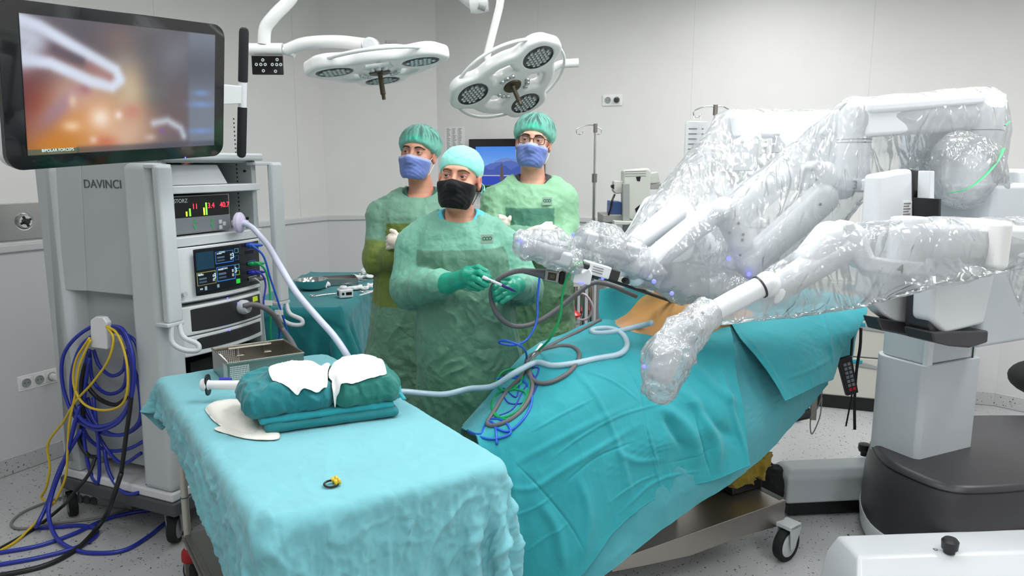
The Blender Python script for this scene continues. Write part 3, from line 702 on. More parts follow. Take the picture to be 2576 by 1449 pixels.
for s, x, z in (('COAG', .335, 1.298), ('CUT', .2, 1.212), ('COAG', .345, 1.222)): ftxt(s, .012, x, z, -.0392, t, 'panel_word', M_uitext)
M_blue = mat('blue_rubber', (38, 92, 190), .4, bump=.02); M_bl2 = mat('dark_blue_rubber', (46, 52, 170), .4, bump=.02); M_green = mat('green_rubber', (20, 165, 95), .4, bump=.02)
M_lblue = mat('cable_blue', (38, 96, 205), .35, bump=.02); M_grey = mat('cable_grey', (104, 102, 104), .5, bump=.05, bscale=200)
ports = ((622, 612, M_blue), (622, 630, None), (627, 658, M_green), (628, 680, M_bl2), (630, 697, M_grey))
for i, (u, v, mm) in enumerate(ports):
    p = fq(u + 4, v + 4, -.026); x, z = p[0], p[2]
    o = MB(VM).box((x - .034, -.026, z - .012), (x + .034, -.02, z + .012)).build('port', M_bl2 if i < 4 else M_cart2, t, bevel=.003)
    MB(VM).box((x - .029, -.0275, z - .008), (x + .029, -.025, z + .008)).build('port_socket', M_black, o)
    if mm: MB(VM).tube([(x - .022, -.03, z), (x - .018, -.045, z), (x + .02, -.06, z - .002), (x + .045, -.068, z - .004)], [.006, .011, .009, .005], 10).build('connector', mm, t)
p = fq(462, 740, -.02); MB(VM).cyl((p[0], -.02, p[2]), (p[0], -.032, p[2]), .012).build('power_button', M_dev, t)
# endoscope controller and video processor
t = thing('endoscope_controller', 'flat black fronted controller with a grey endoscope cable plugged in', 'medical device', M=VM)
arcplate(MB(VM), .118, .61, .942, 1.074, .002, .03, .4).build('faceplate', M_white, t, bevel=.008)
arcplate(MB(VM), .14, .598, .957, 1.062, -.002, .032, .01).build('black_panel', M_dark, t, bevel=.004)
for u, v in ((572, 750), (598, 762)):
    p = fq(u, v, -.033); MB(VM).ell((p[0], -.034, p[2]), (.004, .002, .004), 10).build('indicator_led', M_led, t)
p = fq(640, 752, -.016); MB(VM).box((p[0] - .045, -.018, p[2] - .012), (p[0] + .02, -.014, p[2] + .012)).build('yellow_label', mat('yellow_label', (190, 210, 50), .5, emit=(190, 210, 50), estr=.3), t)
p = fq(607, 772, -.03); MB(VM).lathe([(0, 0), (.032, 0), (.034, .008), (.034, .03), (.026, .045), (0, .045)], (p[0], -.025, p[2]), (.1, -1, 0)).build('cable_socket', M_dev, t)
t = thing('video_processor', 'slim flat black fronted video unit under the endoscope controller', 'medical device', M=VM)
arcplate(MB(VM), .125, .612, .845, .938, .006, .03, .4).build('faceplate', M_white, t, bevel=.008)
arcplate(MB(VM), .152, .596, .868, .925, .002, .032, .01).build('black_panel', M_dark, t, bevel=.004)
p = fq(577, 818, -.033); MB(VM).ell((p[0], -.034, .929), (.004, .002, .004), 10).build('indicator_led', M_led, t)
# ---- cables hanging on the hook and running over the floor
def cable(nm, label, cat, spec, r, m, n=7, group=None, par=None, extra=None):
    P = []
    for q in spec:
        if isinstance(q, Vector): P.append(q)
        elif len(q) == 4: P.append(atz(q[0], q[1], q[3]))
        else: P.append(at(*q))
    if par is None:
        t = thing(nm, label, cat, tuple(P[0]), group=group)
        o = MB().tube(interp_path(P, n), r, 10).build('sheath', m, t, ang=180)
        return t, P
    return MB().tube(interp_path(P, n), r, 10).build(nm, m, par, ang=180), P
M_royal = mat('royal_blue_cable', (34, 50, 160), .38, bump=.02, coat=.2); M_yel = mat('yellow_cable', (214, 184, 46), .45, bump=.02); M_blk = mat('black_cable', (26, 26, 28), .45, bump=.03)
def S(u, v, x=-.03): return VC.w(*sq(u, v, x))
hookp = sq(248, 838, 0)
def loops(nm, label, m, r, data, seed):
    t = thing(nm, label, 'cable', tuple(S(255, 850))); rr = random.Random(seed)
    for pts in data: MB().tube(interp_path([S(*p) for p in pts], 8), r, 10).build('strand', m, t, ang=180)
    return t
loops('hanging_cable', 'thick royal blue cables coiled in many long loops over the hook on the tower side', M_royal, .0085, [
    [(272, 822, -.0), (240, 818, .01), (190, 850, -.02), (158, 900, -.03), (160, 980, -.03), (190, 1050, -.03), (240, 1080, -.03), (300, 1060, -.03), (330, 990, -.03), (325, 880, -.02), (300, 830, 0), (262, 815, .02)],
    [(265, 820, .02), (310, 830, -.01), (335, 900, -.03), (330, 1000, -.03), (290, 1060, -.03), (230, 1070, -.04), (188, 1030, -.04), (180, 950, -.03), (205, 870, -.02), (245, 835, .01)],
    [(280, 830, .03), (340, 860, .02), (355, 980, .02), (362, 1050, .03), (320, 1090, .02), (250, 1085, .02), (215, 1040, .01), (205, 960, .01), (225, 880, .01)],
    [(225, 880, .04), (205, 980, .04), (215, 1090, .04), (260, 1130, .04), (320, 1130, .04), (370, 1105, .05)],
    [(235, 880, .05), (250, 920, .05), (280, 945, .05), (310, 930, .05), (318, 880, .05)],
    [(225, 885, .05), (235, 960, .05), (270, 990, .05), (310, 975, .05), (322, 900, .05)],
    [(220, 1000, .03), (250, 1100, .03), (305, 1165, .03), (355, 1140, .04)],
    [(225, 900, .0), (212, 1000, .0), (212, 1110, .0), (232, 1200, .0), (246, 1215, .0), (248, 1130, .0), (235, 1000, .02)],
    [(262, 1130, .02), (275, 1190, .01), (310, 1238, .0), (345, 1240, .0), (378, 1215, .04)],
    [(330, 900, .0), (352, 990, .01), (350, 1060, .01), (300, 1095, .0), (245, 1070, .0), (220, 1020, 0)]], 1)
loops('hanging_cable', 'thin yellow cable looped over the hook on the tower side', M_yel, .0055, [
    [(268, 822, -.02), (285, 850, -.04), (275, 900, -.05), (235, 960, -.05), (190, 1010, -.05), (160, 1060, -.05), (120, 1120, -.05), (125, 1180, -.05), (115, 1230, -.06), (104, 1252, -.06), (122, 1262, -.06)],
    [(225, 850, -.03), (190, 910, -.04), (186, 970, -.05), (210, 1015, -.05), (265, 1032, -.05), (312, 1010, -.05), (320, 920, -.05), (295, 840, -.03), (268, 820, -.02)],
    [(228, 855, -.03), (200, 920, -.05), (188, 1000, -.05), (175, 1060, -.06), (170, 1130, -.06), (165, 1200, -.07), (140, 1260, -.09)]], 2)
loops('hanging_cable', 'black cables looped behind the blue ones on the tower side', M_blk, .0095, [
    [(315, 838, -.0), (335, 900, -.02), (330, 1000, -.03), (318, 1090, -.04), (305, 1190, -.06)],
    [(225, 880, .02), (205, 960, .0), (208, 1050, -.01), (200, 1110, -.01), (222, 1145, 0), (245, 1150, 0)],
    [(210, 960, .02), (245, 1000, .03), (290, 1018, .03), (320, 1000, .03)]], 3)
t, _ = cable('floor_cable', 'thick black cable dropping from the tower and running off over the floor at lower left', 'cable', [S(305, 1190, -.06), S(285, 1250, -.1), (258, 1310, 0, .06), (200, 1375, 0, .015), (120, 1420, 0, .011), (0, 1447, 0, .011), (-120, 1460, 0, .011)], .011, M_blk)
cable('floor_cable', 'thin black cable running from the tower off the left edge beside the yellow one', 'cable', [S(240, 1150, -.01), S(225, 1190, -.05), S(190, 1235, -.1), (150, 1280, 0, .05), (100, 1320, 0, .012), (50, 1352, 0, .008), (0, 1380, 0, .008), (-60, 1412, 0, .008)], .008, M_blk)
cable('floor_cable', 'yellow cable running over the floor to the left edge of the picture', 'cable', [S(140, 1260, -.09), (110, 1292, 0, .05), (80, 1325, 0, .02), (40, 1362, 0, .007), (0, 1386, 0, .007), (-60, 1420, 0, .007)], .0065, M_yel)
cable('floor_cable', 'blue cable dropping from the tower into a wide loop that ends under the tower', 'cable', [S(200, 1020, -.04), S(165, 1150, -.06), S(132, 1240, -.09), (122, 1290, 0, .1), (140, 1350, 0, .03), (180, 1380, 0, .01), (230, 1391, 0, .01), (310, 1385, 0, .01), (370, 1352, 0, .01), (410, 1320, 0, .01), (450, 1290, 0, .01)], .0095, M_royal)
cable('floor_cable', 'blue cable folded back in a small loop by the front wheel of the tower', 'cable', [S(205, 1080, -.03), S(150, 1180, -.06), S(118, 1270, -.1), (95, 1318, 0, .05), (92, 1327, 0, .012), (140, 1326, 0, .01), (200, 1322, 0, .01), (240, 1330, 0, .01), (240, 1350, 0, .01), (190, 1378, 0, .01), (100, 1402, 0, .01), (0, 1420, 0, .01), (-100, 1436, 0, .01)], .0095, M_royal)
cable('floor_cable', 'straight blue cable crossing the floor from under the tower to the left edge', 'cable', [(400, 1280, 0, .01), (330, 1290, 0, .01), (270, 1305, 0, .01), (180, 1345, 0, .01), (100, 1372, 0, .01), (0, 1390, 0, .01), (-90, 1402, 0, .01)], .0095, M_royal)
cable('floor_cable', 'thin grey cable lying in a loop on the floor left of the tower wheel', 'cable', [(190, 1240, 0, .008), (110, 1266, 0, .008), (55, 1290, 0, .008), (28, 1318, 0, .008), (50, 1330, 0, .008), (130, 1318, 0, .008), (260, 1300, 0, .008), (330, 1275, 0, .008)], .006, mat('cable_light_grey', (128, 128, 124), .5))
t = thing('power_strip', 'grey multi socket power strip lying on the floor under the tower', 'power strip', tuple(atz(225, 1272, 0)))
c0 = atz(190, 1262, 0); c1 = atz(330, 1285, 0); Bp = basis(c0, c1 - c0, (0, 0, 1)) @ Matrix.Rotation(-math.pi / 2, 4, 'X')
Bp = Frame(tuple(c0), tuple(c1 - c0)).M; L_ = (c1 - c0).length
MB(Bp).box((0, 0, 0), (L_, .06, .04)).build('body', M_cart_in, t, bevel=.008)
for i in range(3): MB(Bp).lathe([(0, 0), (.017, 0), (.021, .004), (.023, 0)], (.03 + i * .045, -.0005, .022), (0, -1, 0), 20).build('socket', M_dgrey, t)
# ---- lines leaving the tower front
def fr(u, v, y): return VC.w(*fq(u, v, y))
t, _ = cable('insufflation_tube', 'pale gas tube with a round filter arching from the tower to the front table', 'tube', [fr(598, 561, -.05), fr(625, 566, -.1), fr(660, 600, -.18), (705, 670, 2.95), (745, 735, 2.85), (800, 800, 2.8), (840, 845, 2.75), (872, 892, 2.72), (895, 935, 2.75)], .013, mat('pale_tube', (196, 202, 220), .35, bump=.25, bscale=180, bdist=.001))
p = fr(590, 560, -.03); d = (VC.w(.35, -1, 0) - VC.w(0, 0, 0)).normalized()
M_filt = mat('filter_plastic', (206, 196, 222), .3, bump=.02)
MB().lathe([(0, 0), (.012, 0), (.014, .012), (.04, .018), (.048, .026), (.048, .04), (.04, .048), (.014, .056), (.011, .075), (0, .075)], p - d * .01, d).build('filter', M_filt, t)
cable('bipolar_cable', 'bright blue cable hanging from the top port of the generator', 'cable', [fr(632, 616, -.07), fr(660, 640, -.1), fr(680, 700, -.1), fr(700, 760, -.1), fr(722, 830, -.08), fr(738, 880, -.08), fr(742, 920, -.08)], .005, M_lblue)
cable('monopolar_cable', 'green cable hanging straight down from the generator', 'cable', [fr(640, 659, -.07), fr(662, 672, -.09), fr(676, 710, -.09), fr(680, 780, -.09), fr(682, 850, -.08), fr(690, 890, -.08), fr(692, 920, -.08)], .005, M_green)
cable('neutral_cable', 'dark blue violet cable hanging from the fourth generator port', 'cable', [fr(642, 681, -.07), fr(660, 692, -.09), fr(668, 715, -.09), fr(664, 770, -.09), fr(690, 800, -.09), fr(703, 830, -.08), fr(700, 870, -.08)], .0045, M_bl2)
cable('signal_cable', 'thin pale grey cable hanging from the lowest generator port', 'cable', [fr(640, 699, -.07), fr(655, 712, -.08), fr(656, 760, -.08), fr(664, 820, -.08), fr(668, 860, -.08)], .0035, M_cart)
t, _ = cable('endoscope_cable', 'thick grey endoscope cable leaving the black controller on the tower', 'cable', [fr(612, 770, -.06), fr(640, 766, -.1), fr(680, 784, -.14), fr(712, 830, -.15), (738, 870, 3.1), (752, 900, 3.05)], .013, M_grey)
for (u, v) in ((702, 786), (674, 762)):
    P = fr(u, v, -.11); MB(Frame(tuple(P), (1, -.2, 0)).M).box((-.022, -.002, -.012), (.022, .001, .012)).build('cable_tag', M_paper, t)
# ================================================================ CLOTH
def cloth(P0, rest=None, steps=200, iters=4, g=9.8, collide=None, target=None, pull=0., slack=1.0, damp=.97, dt=.012, bend=.25, pins=None, seed=1, jit=.0006):
    nu, nv = P0.shape[:2]; X = P0.copy(); rest = P0 if rest is None else rest; V = np.zeros_like(X); rs = np.random.RandomState(seed)
    X += rs.normal(size=X.shape) * jit
    cons = []
    def ad(di, dj, w_):
        a_i = slice(0, nu - di); b_i = slice(di, nu)
        if dj >= 0: a_j = slice(0, nv - dj); b_j = slice(dj, nv)
        else: a_j = slice(-dj, nv); b_j = slice(0, nv + dj)
        L0 = np.linalg.norm(rest[a_i, a_j] - rest[b_i, b_j], axis=-1) * slack
        for par in (0, 1):
            m_ = np.zeros(L0.shape, bool)
            if di: m_[np.arange(L0.shape[0]) // di % 2 == par] = True
            else: m_[:, np.arange(L0.shape[1]) // dj % 2 == par] = True
            ii, jj = np.nonzero(m_); i0 = ii; j0 = jj + (0 if dj >= 0 else -dj)
            a = i0 * nv + j0; b = (i0 + di) * nv + j0 + dj
            cons.append((a, b, L0[ii, jj], w_))
    ad(0, 1, 1); ad(1, 0, 1); ad(1, 1, .6); ad(1, -1, .6); ad(0, 2, bend); ad(2, 0, bend)
    pin = np.zeros(nu * nv, bool) if pins is None else pins.ravel(); pp = P0.reshape(-1, 3)[pin].copy()
    X = X.reshape(-1, 3); V = V.reshape(-1, 3); T = None if target is None else target.reshape(-1, 3)
    for st in range(steps):
        V[:, 2] -= g * dt; V *= damp
        sp = np.linalg.norm(V, axis=1, keepdims=True); V *= np.minimum(1, 2.5 / np.maximum(sp, 1e-9)); Q = X + V * dt
        if T is not None: Q += (T - Q) * pull
        for k in range(iters):
            for a, b, L0, w_ in cons:
                d = Q[b] - Q[a]; l = np.sqrt((d * d).sum(1)) + 1e-9; c = (l - L0) / l * .5 * w_
                d *= c[:, None]; Q[a] += d; Q[b] -= d
            if pin.any(): Q[pin] = pp
        if collide: 
            Qn, hit = collide(Q); mv = Qn - X; Qn[hit] = Qn[hit] - mv[hit] * .55 * np.array([1, 1, 0]); Q = Qn
        V = (Q - X) / dt; X = Q
    return X.reshape(nu, nv, 3)
def box_push(lo, hi, r, margin=.004):
    """push points out of an axis aligned box with rounded edges (in the local frame)"""
    lo = np.array(lo) + r; hi = np.array(hi) - r
    def f(Q):
        c = np.clip(Q, lo, hi); d = Q - c; l = np.linalg.norm(d, axis=1); R_ = r + margin
        hit = l < R_; Qn = Q.copy()
        ins = hit & (l < 1e-7); out = hit & ~ins
        Qn[out] = c[out] + d[out] / l[out][:, None] * R_; Qn[ins, 2] = hi[2] + R_
        fl = Qn[:, 2] < .006; Qn[fl, 2] = .006
        return Qn, hit | fl
    return f
def upsample(G, f=2):
    return grid_surface(G, (G.shape[0] - 1) * f + 1, (G.shape[1] - 1) * f + 1)
def grid_normals(G):
    a = np.gradient(G, axis=0); b = np.gradient(G, axis=1); n = np.cross(a, b); return n / np.maximum(np.linalg.norm(n, axis=-1, keepdims=True), 1e-12)
def crease_bump(t, src, levels, distort=.25, width=.10, inv=False):
    """network of sharp creases between flat facets, like crumpled cloth or film"""
    L = t.links; nz = nd(t, 'ShaderNodeTexNoise', Scale=levels[0][0] * .8, Detail=3); L.new(src, nz.inputs['Vector'])
    mx = nd(t, 'ShaderNodeMix', data_type='RGBA'); mx.blend_type = 'LINEAR_LIGHT'; mx.inputs[0].default_value = distort / levels[0][0] * 3; L.new(src, mx.inputs[6]); L.new(nz.outputs['Color'], mx.inputs[7]); nin = None
    for s_, st, dd in levels:
        v = nd(t, 'ShaderNodeTexVoronoi', Scale=s_); v.feature = 'DISTANCE_TO_EDGE'; L.new(mx.outputs[2], v.inputs['Vector'])
        mr = nd(t, 'ShaderNodeMapRange'); mr.inputs[1].default_value = 0; mr.inputs[2].default_value = width * 3; L.new(v.outputs['Distance'], mr.inputs[0])
        n2 = nd(t, 'ShaderNodeTexNoise', Scale=s_ * .6, Detail=2); L.new(src, n2.inputs['Vector']); mu = nd(t, 'ShaderNodeMath', operation='MULTIPLY'); L.new(mr.outputs[0], mu.inputs[0]); L.new(n2.outputs[0], mu.inputs[1])
        bp = nd(t, 'ShaderNodeBump', Strength=st, Distance=dd); L.new(mu.outputs[0], bp.inputs['Height'])
        if nin: L.new(nin, bp.inputs['Normal'])
        nin = bp.outputs[0]
    return nin
def cloth_mat(name, col, rough=.75, b1=.35, s1=9, b2=.25, s2=45, dist=.012, weave=.15, sheen=.2, var=.04, vcol=False, spec=.3, crease=0):
    """woven cloth: crumple at two scales plus a fine weave"""
    m, t, b = nt(name); L = t.links; tc = nd(t, 'ShaderNodeTexCoord'); src = tc.outputs['Object']
    b.inputs['Roughness'].default_value = rough; b.inputs['Sheen Weight'].default_value = sheen; b.inputs['Specular IOR Level'].default_value = spec
    b.inputs['Base Color'].default_value = lin(col)
    n = nd(t, 'ShaderNodeTexNoise', Scale=3.5, Detail=4); L.new(src, n.inputs['Vector'])
    mr = nd(t, 'ShaderNodeMapRange'); mr.inputs[1].default_value = .3; mr.inputs[2].default_value = .7; mr.inputs[3].default_value = 1 - var; mr.inputs[4].default_value = 1 + var; L.new(n.outputs[0], mr.inputs[0])
    h = nd(t, 'ShaderNodeHueSaturation'); h.inputs['Color'].default_value = lin(col)
    if vcol: a = nd(t, 'ShaderNodeAttribute', attribute_name='Col'); L.new(a.outputs['Color'], h.inputs['Color'])
    L.new(mr.outputs[0], h.inputs['Value']); L.new(h.outputs[0], b.inputs['Base Color'])
    nin = crease_bump(t, src, ((s1, crease, dist), (s1 * 2.3, crease * .9, dist * .4))) if crease else None
    for sc_, st, ty, dd in ((s1, b1, 'RIDGED_MULTIFRACTAL', dist), (s2, b2, 'FBM', dist * .25), (900, weave, 'FBM', .0006)):
        if not st: continue
        n = nd(t, 'ShaderNodeTexNoise', Scale=sc_); n.noise_type = ty; n.inputs['Detail'].default_value = 3; n.inputs['Distortion'].default_value = .9 if ty[0] == 'R' else .2; L.new(src, n.inputs['Vector'])
        bp = nd(t, 'ShaderNodeBump', Strength=st, Distance=dd); L.new(n.outputs[0], bp.inputs['Height'])
        if nin: L.new(nin, bp.inputs['Normal'])
        nin = bp.outputs[0]
    L.new(nin, b.inputs['Normal']); MATS[name] = m
    return m
M_aqua = cloth_mat('pale_aqua_cloth', (118, 186, 195), crease=.5, b1=.2, s1=5, b2=.2, dist=.010, var=.03)
M_turq = cloth_mat('turquoise_cloth', (44, 158, 168), crease=.22, b1=.2, s1=4, b2=.2, dist=.010, var=.05)
M_teal = cloth_mat('deep_teal_cloth', (32, 122, 128), crease=.3, b1=.16, s1=5, b2=.2, dist=.008, var=.04)
M_tealg = cloth_mat('green_teal_cloth', (40, 118, 108), crease=.3, b1=.16, s1=8, b2=.2, dist=.006, var=.04)
M_gauze = cloth_mat('white_gauze', (240, 240, 238), .9, b1=.25, s1=30, b2=.4, s2=160, dist=.004, weave=.5, sheen=.4)
M_gauze2 = cloth_mat('cream_gauze', (226, 224, 214), .9, b1=.25, s1=30, b2=.4, s2=160, dist=.004, weave=.5)
# ================================================================ FRONT TABLE
TN = atz(650, 1328, .87); TBF = Frame((TN.x, TN.y, 0), (.83, .557, 0)); TW, TL_ = .70, 1.47
table = thing('instrument_table', 'steel framed wheeled table under the pale aqua cloth at the front', 'table', M=TBF.M)
MB(TBF.M).box((.03, .03, .83), (TW - .03, TL_ - .03, .852)).build('tabletop', M_steel, table, bevel=.02)
M_legp = mat('leg_enamel', (196, 192, 182), .35, metal=.3, bump=.04, bscale=80)
M_redr = mat('red_rubber', (170, 30, 32), .5, bump=.05)
lx, ly = .06, .08
for x, y in ((lx, ly), (TW - lx, ly), (lx, TL_ - ly), (TW - lx, TL_ - ly)):
    l = MB(TBF.M).cyl((x, y, .115), (x, y, .835), .0145, seg=18).build('leg', M_legp, table)
    MB(TBF.M).lathe([(0, .16), (.02, .16), (.027, .152), (.03, .135), (.03, .112), (.024, .104), (0, .104)][::-1], (x, y, 0), (0, 0, 1)).build('bumper', M_redr, l)
    MB(TBF.M).lathe([(.0155, 0), (.0165, 0), (.0165, .004), (.0155, .004)], (x, y, .38), (0, 0, 1), 18).build('band', M_tealg, l)
    MB(TBF.M).lathe([(0, -.012), (.04, -.012), (.05, -.006), (.05, .006), (.04, .012), (0, .012)], (x, y, .052), (1, .3, 0), 24).build('wheel', M_rubber, l)
    MB(TBF.M).box((x - .02, y - .018, .05), (x + .02, y + .018, .106)).build('wheel_fork', M_steel_d, l, bevel=.003)
MB(TBF.M).box((lx - .02, ly - .02, .20), (TW - lx + .02, TL_ - ly + .02, .215)).build('lower_shelf', M_steel_d, table, bevel=.003)
for x in (lx, TW - lx): MB(TBF.M).box((x - .012, ly, .19), (x + .012, TL_ - ly, .225)).build('rail', M_steel_d, table, bevel=.003)
nu, nv = 92, 128
def quadgrid(c00, c10, c01, c11, nu, nv):
    s = np.linspace(0, 1, nu)[:, None, None]; t = np.linspace(0, 1, nv)[None, :, None]
    c = [np.array(q, float) for q in (c00, c10, c01, c11)]
    return (c[0] * (1 - s) + c[1] * s) * (1 - t) + (c[2] * (1 - s) + c[3] * s) * t
G0 = quadgrid((-.36, -.48, .9), (.88, -.14, .9), (-.09, 1.58, .9), (.98, 1.74, .9), nu, nv)
gu, gv = np.meshgrid(np.linspace(0, 1, nu), np.linspace(0, 1, nv), indexing='ij')
Pn = np.stack([G0[..., 0].ravel(), G0[..., 1].ravel(), np.zeros(nu * nv)], 1)
G1 = G0.copy(); G1[..., 2] = .885
G1[..., 2] += (ridge(Pn * np.array([3.0, 2.2, 1]), 2).reshape(nu, nv) - .6) * .006
G1 = cloth(G1, G0, steps=330, iters=8, g=3.5, collide=box_push((.0, .0, .3), (TW, TL_, .868), .03, .004), slack=1.015, seed=4, bend=.08, damp=.975)
G2 = upsample(G1, 3); 
for _ in range(3): G2[1:-1, 1:-1] = (G2[1:-1, 1:-1] * 2 + G2[:-2, 1:-1] + G2[2:, 1:-1] + G2[1:-1, :-2] + G2[1:-1, 2:]) / 6
N2 = grid_normals(G2); nu2, nv2 = G2.shape[:2]
flat = upsample(G0, 3).reshape(-1, 3)
hang = np.clip((.855 - G2[..., 2]) / .06, 0, 1).ravel()
dsp = (ridge(flat * np.array([8, 4.5, 1]) + 3 + fbm(flat * 3, 2)[:, None], 3, 2.0) - .5) * (.002 + .010 * hang) + (ridge(flat * np.array([22, 15, 1]) + fbm(flat * 6, 2)[:, None], 2, 2.0) - .5) * (.0005 + .0045 * hang) + fbm(flat * 5, 3) * .0015
G2 = G2 + N2 * dsp.reshape(nu2, nv2, 1)
W2 = np.concatenate([G2.reshape(-1, 3), np.ones((nu2 * nv2, 1))], 1) @ np.array(TBF.M).T
o = mk('table_cloth', W2[:, :3], grid_faces(nu2, nv2), M_aqua, None, ang=180, solid=.0018)
tag(o, 'pale aqua cloth draped over the front instrument table with crumpled hanging sides', 'cloth')
def cloth_z(x, y):
    """top of the front cloth at a world spot"""
    q = TBF.I @ Vector((x, y, 0)); d = (G2[..., 0] - q.x) ** 2 + (G2[..., 1] - q.y) ** 2 + (G2[..., 2] < .84) * 9
    return float(G2[..., 2].ravel()[d.argmin()])
CZ = .877
# wire mesh basket
t_ = [atz(u, v, .967) for u, v in ((530, 878), (572, 915), (763, 888))]
BO = t_[1]; bx = (t_[2] - t_[1]); BFm = Frame((BO.x, BO.y, 0), (bx.x, bx.y, 0)); bw = .285; bl = .265; b0 = CZ + .002; b1 = .967
t = thing('sterilisation_basket', 'open rectangular steel instrument basket with fold-down handle on the aqua cloth', 'basket', M=BFm.M @ Matrix.Translation((0, 0, b0)))
M_bask = mat('basket_steel', (170, 166, 156), .28, metal=1, bump=.1, bscale=120)
th = .0018; B = BFm.M
m = MB(B); m.box((0, 0, b0), (bw, th, b1)).box((0, bl - th, b0), (bw, bl, b1)).box((0, 0, b0), (th, bl, b1)).box((bw - th, 0, b0), (bw, bl, b1)); m.box((0, 0, b0), (bw, bl, b0 + .002))
m.build('shell', M_bask, t)
MB(B).tube([(0, 0, b1), (bw, 0, b1), (bw, bl, b1), (0, bl, b1)], .0045, 10, closed=True).build('rim', M_bask, t)
h = MB(B)
for gx0, gx1, yy, s in ((.01, .075, -.0006, 0), (.0, .0, 0, 1), (.01, .10, bl - .003, 0)):
    for i in range(13 if s == 0 else 9):
        for j in range(9):
            z = b0 + .012 + j * .0075
            if s == 0: x = gx0 + i * (gx1 - gx0) / 12; h.box((x - .0014, yy - .0004, z - .0022), (x + .0014, yy + .0012, z + .0022))
            else: y = .012 + i * .0075; h.box((-.0008, y - .0022, z - .0022), (.0006, y + .0014, z + .0022))
h.build('perforation', mat('perforation_pale', (225, 226, 226), .5, bump=.02), t)
for x in (.09, .20):
    MB(B).tube([(x, bl - .008, b1 - .004), (x, bl - .008, b1 - .04), (x + .03, bl - .008, b1 - .04), (x + .03, bl - .008, b1 - .03)], .0028, 8).build('handle_bracket', M_bask, t)
MB(B).tube([(.06, bl - .01, b1 - .006), (.23, bl - .01, b1 - .006)], .004, 8).build('swing_handle', M_bask, t)
tf = tag(MB(BFm.M).tube(interp_path([(.01, .25, b1 - .012), (.02, .16, b1 - .03), (.03, .09, b1 - .055), (.12, .05, b0 + .012), (.2, .10, b0 + .010)], 6), [.004] * 2 + [.012] * 22 + [.018], 10, flat=.4).build('gauze_strip', M_gauze, None, ang=180), 'rolled strip of white gauze lying inside the steel basket', 'gauze')
# bundle of folded green drapes
p0 = atz(640, 1100, CZ); p1 = atz(1028, 1046, CZ); BU = Frame((p0.x, p0.y, 0), (p1.x - p0.x, p1.y - p0.y, 0)); BL = (p1 - p0).length - .03; BD = .30
def bundle_layer(nm, z0, z1, x0, x1, y0, y1, m, seed, amp=.006, top=.0, par=None, res=.0042, folds=(), round_=.03):
    def f(P):
        c = ((x0 + x1) / 2, (y0 + y1) / 2, (z0 + z1) / 2); Q = P.copy()
        if top: Q[:, 2] = P[:, 2] - top * np.clip((1 - ((P[:, 0] - c[0]) / ((x1 - x0) / 2)) ** 2), 0, 1) * np.clip((P[:, 2] - z0) / (z1 - z0), 0, 1) * np.clip((1 - ((P[:, 1] - c[1]) / ((y1 - y0) / 2 + .02)) ** 2), 0, 1)
        d = rbx(Q, c, ((x1 - x0) / 2, (y1 - y0) / 2, (z1 - z0) / 2), min(round_, (z1 - z0) * .49))
        k = (P[:, 2] - z0) / (z1 - z0)
        d = d - (ridge(P * np.array([9, 9, 5]) + seed, 2) - .75) * amp * np.clip(k * 3, .2, 1) - (ridge(P * np.array([26, 26, 16]) + seed, 2) - .75) * amp * .25
        for pts, r_, dep in folds: d = d + dep * np.exp(-(seg_curve_dist(P, pts) / r_) ** 2)
        return d
    V, Fq = nets(f, (x0 - .05, y0 - .05, z0 - .03), (x1 + .05, y1 + .05, z1 + top + .04), res)
    V = np.concatenate([V, np.ones((len(V), 1))], 1) @ np.array(BU.M).T
    return mk(nm, V[:, :3], Fq, m, par, ang=180)
t = thing('drape_bundle', 'bundle of folded dark green surgical drapes lying on the aqua table cloth', 'folded drapes', M=BU.M @ Matrix.Translation((.0, .0, CZ)))
bundle_layer('bottom_fold', CZ + .001, CZ + .03, .03, BL + .0, .0, BD, M_teal, 5, .004, par=t, round_=.014)
bundle_layer('middle_fold', CZ + .026, CZ + .052, .015, BL - .01, .012, BD - .01, M_turq, 9, .004, par=t, round_=.013)
bundle_layer('left_bundle', CZ + .045, CZ + .128, -.03, BL * .56, .004, BD - .02, M_teal, 2, .014, .035, t, folds=[([(.12, 0, CZ + .06), (.17, 0, CZ + .12)], .008, .012), ([(.0, 0, CZ + .1), (.03, .0, CZ + .05)], .01, .01)], round_=.04)
bundle_layer('right_bundle', CZ + .046, CZ + .126, BL * .53, BL + .02, -.002, BD - .02, M_tealg, 12, .015, .035, t, folds=[([(BL * .53 + .01, 0, CZ + .05), (BL * .53 + .03, 0, CZ + .12)], .01, .014), ([(BL * .75, 0, CZ + .06), (BL * .7, 0, CZ + .13)], .006, .008)], round_=.04)
rim = MB(BU.M)
pts = [(BL + .02 - .01 * math.sin(i), .01 + i * .024, CZ + .055 + .014 * math.sin(i * 1.7)) for i in range(11)]
rim.tube(interp_path(pts, 5), .008, 8, flat=.5); rim.build('hem_roll', M_turq, t, ang=180)
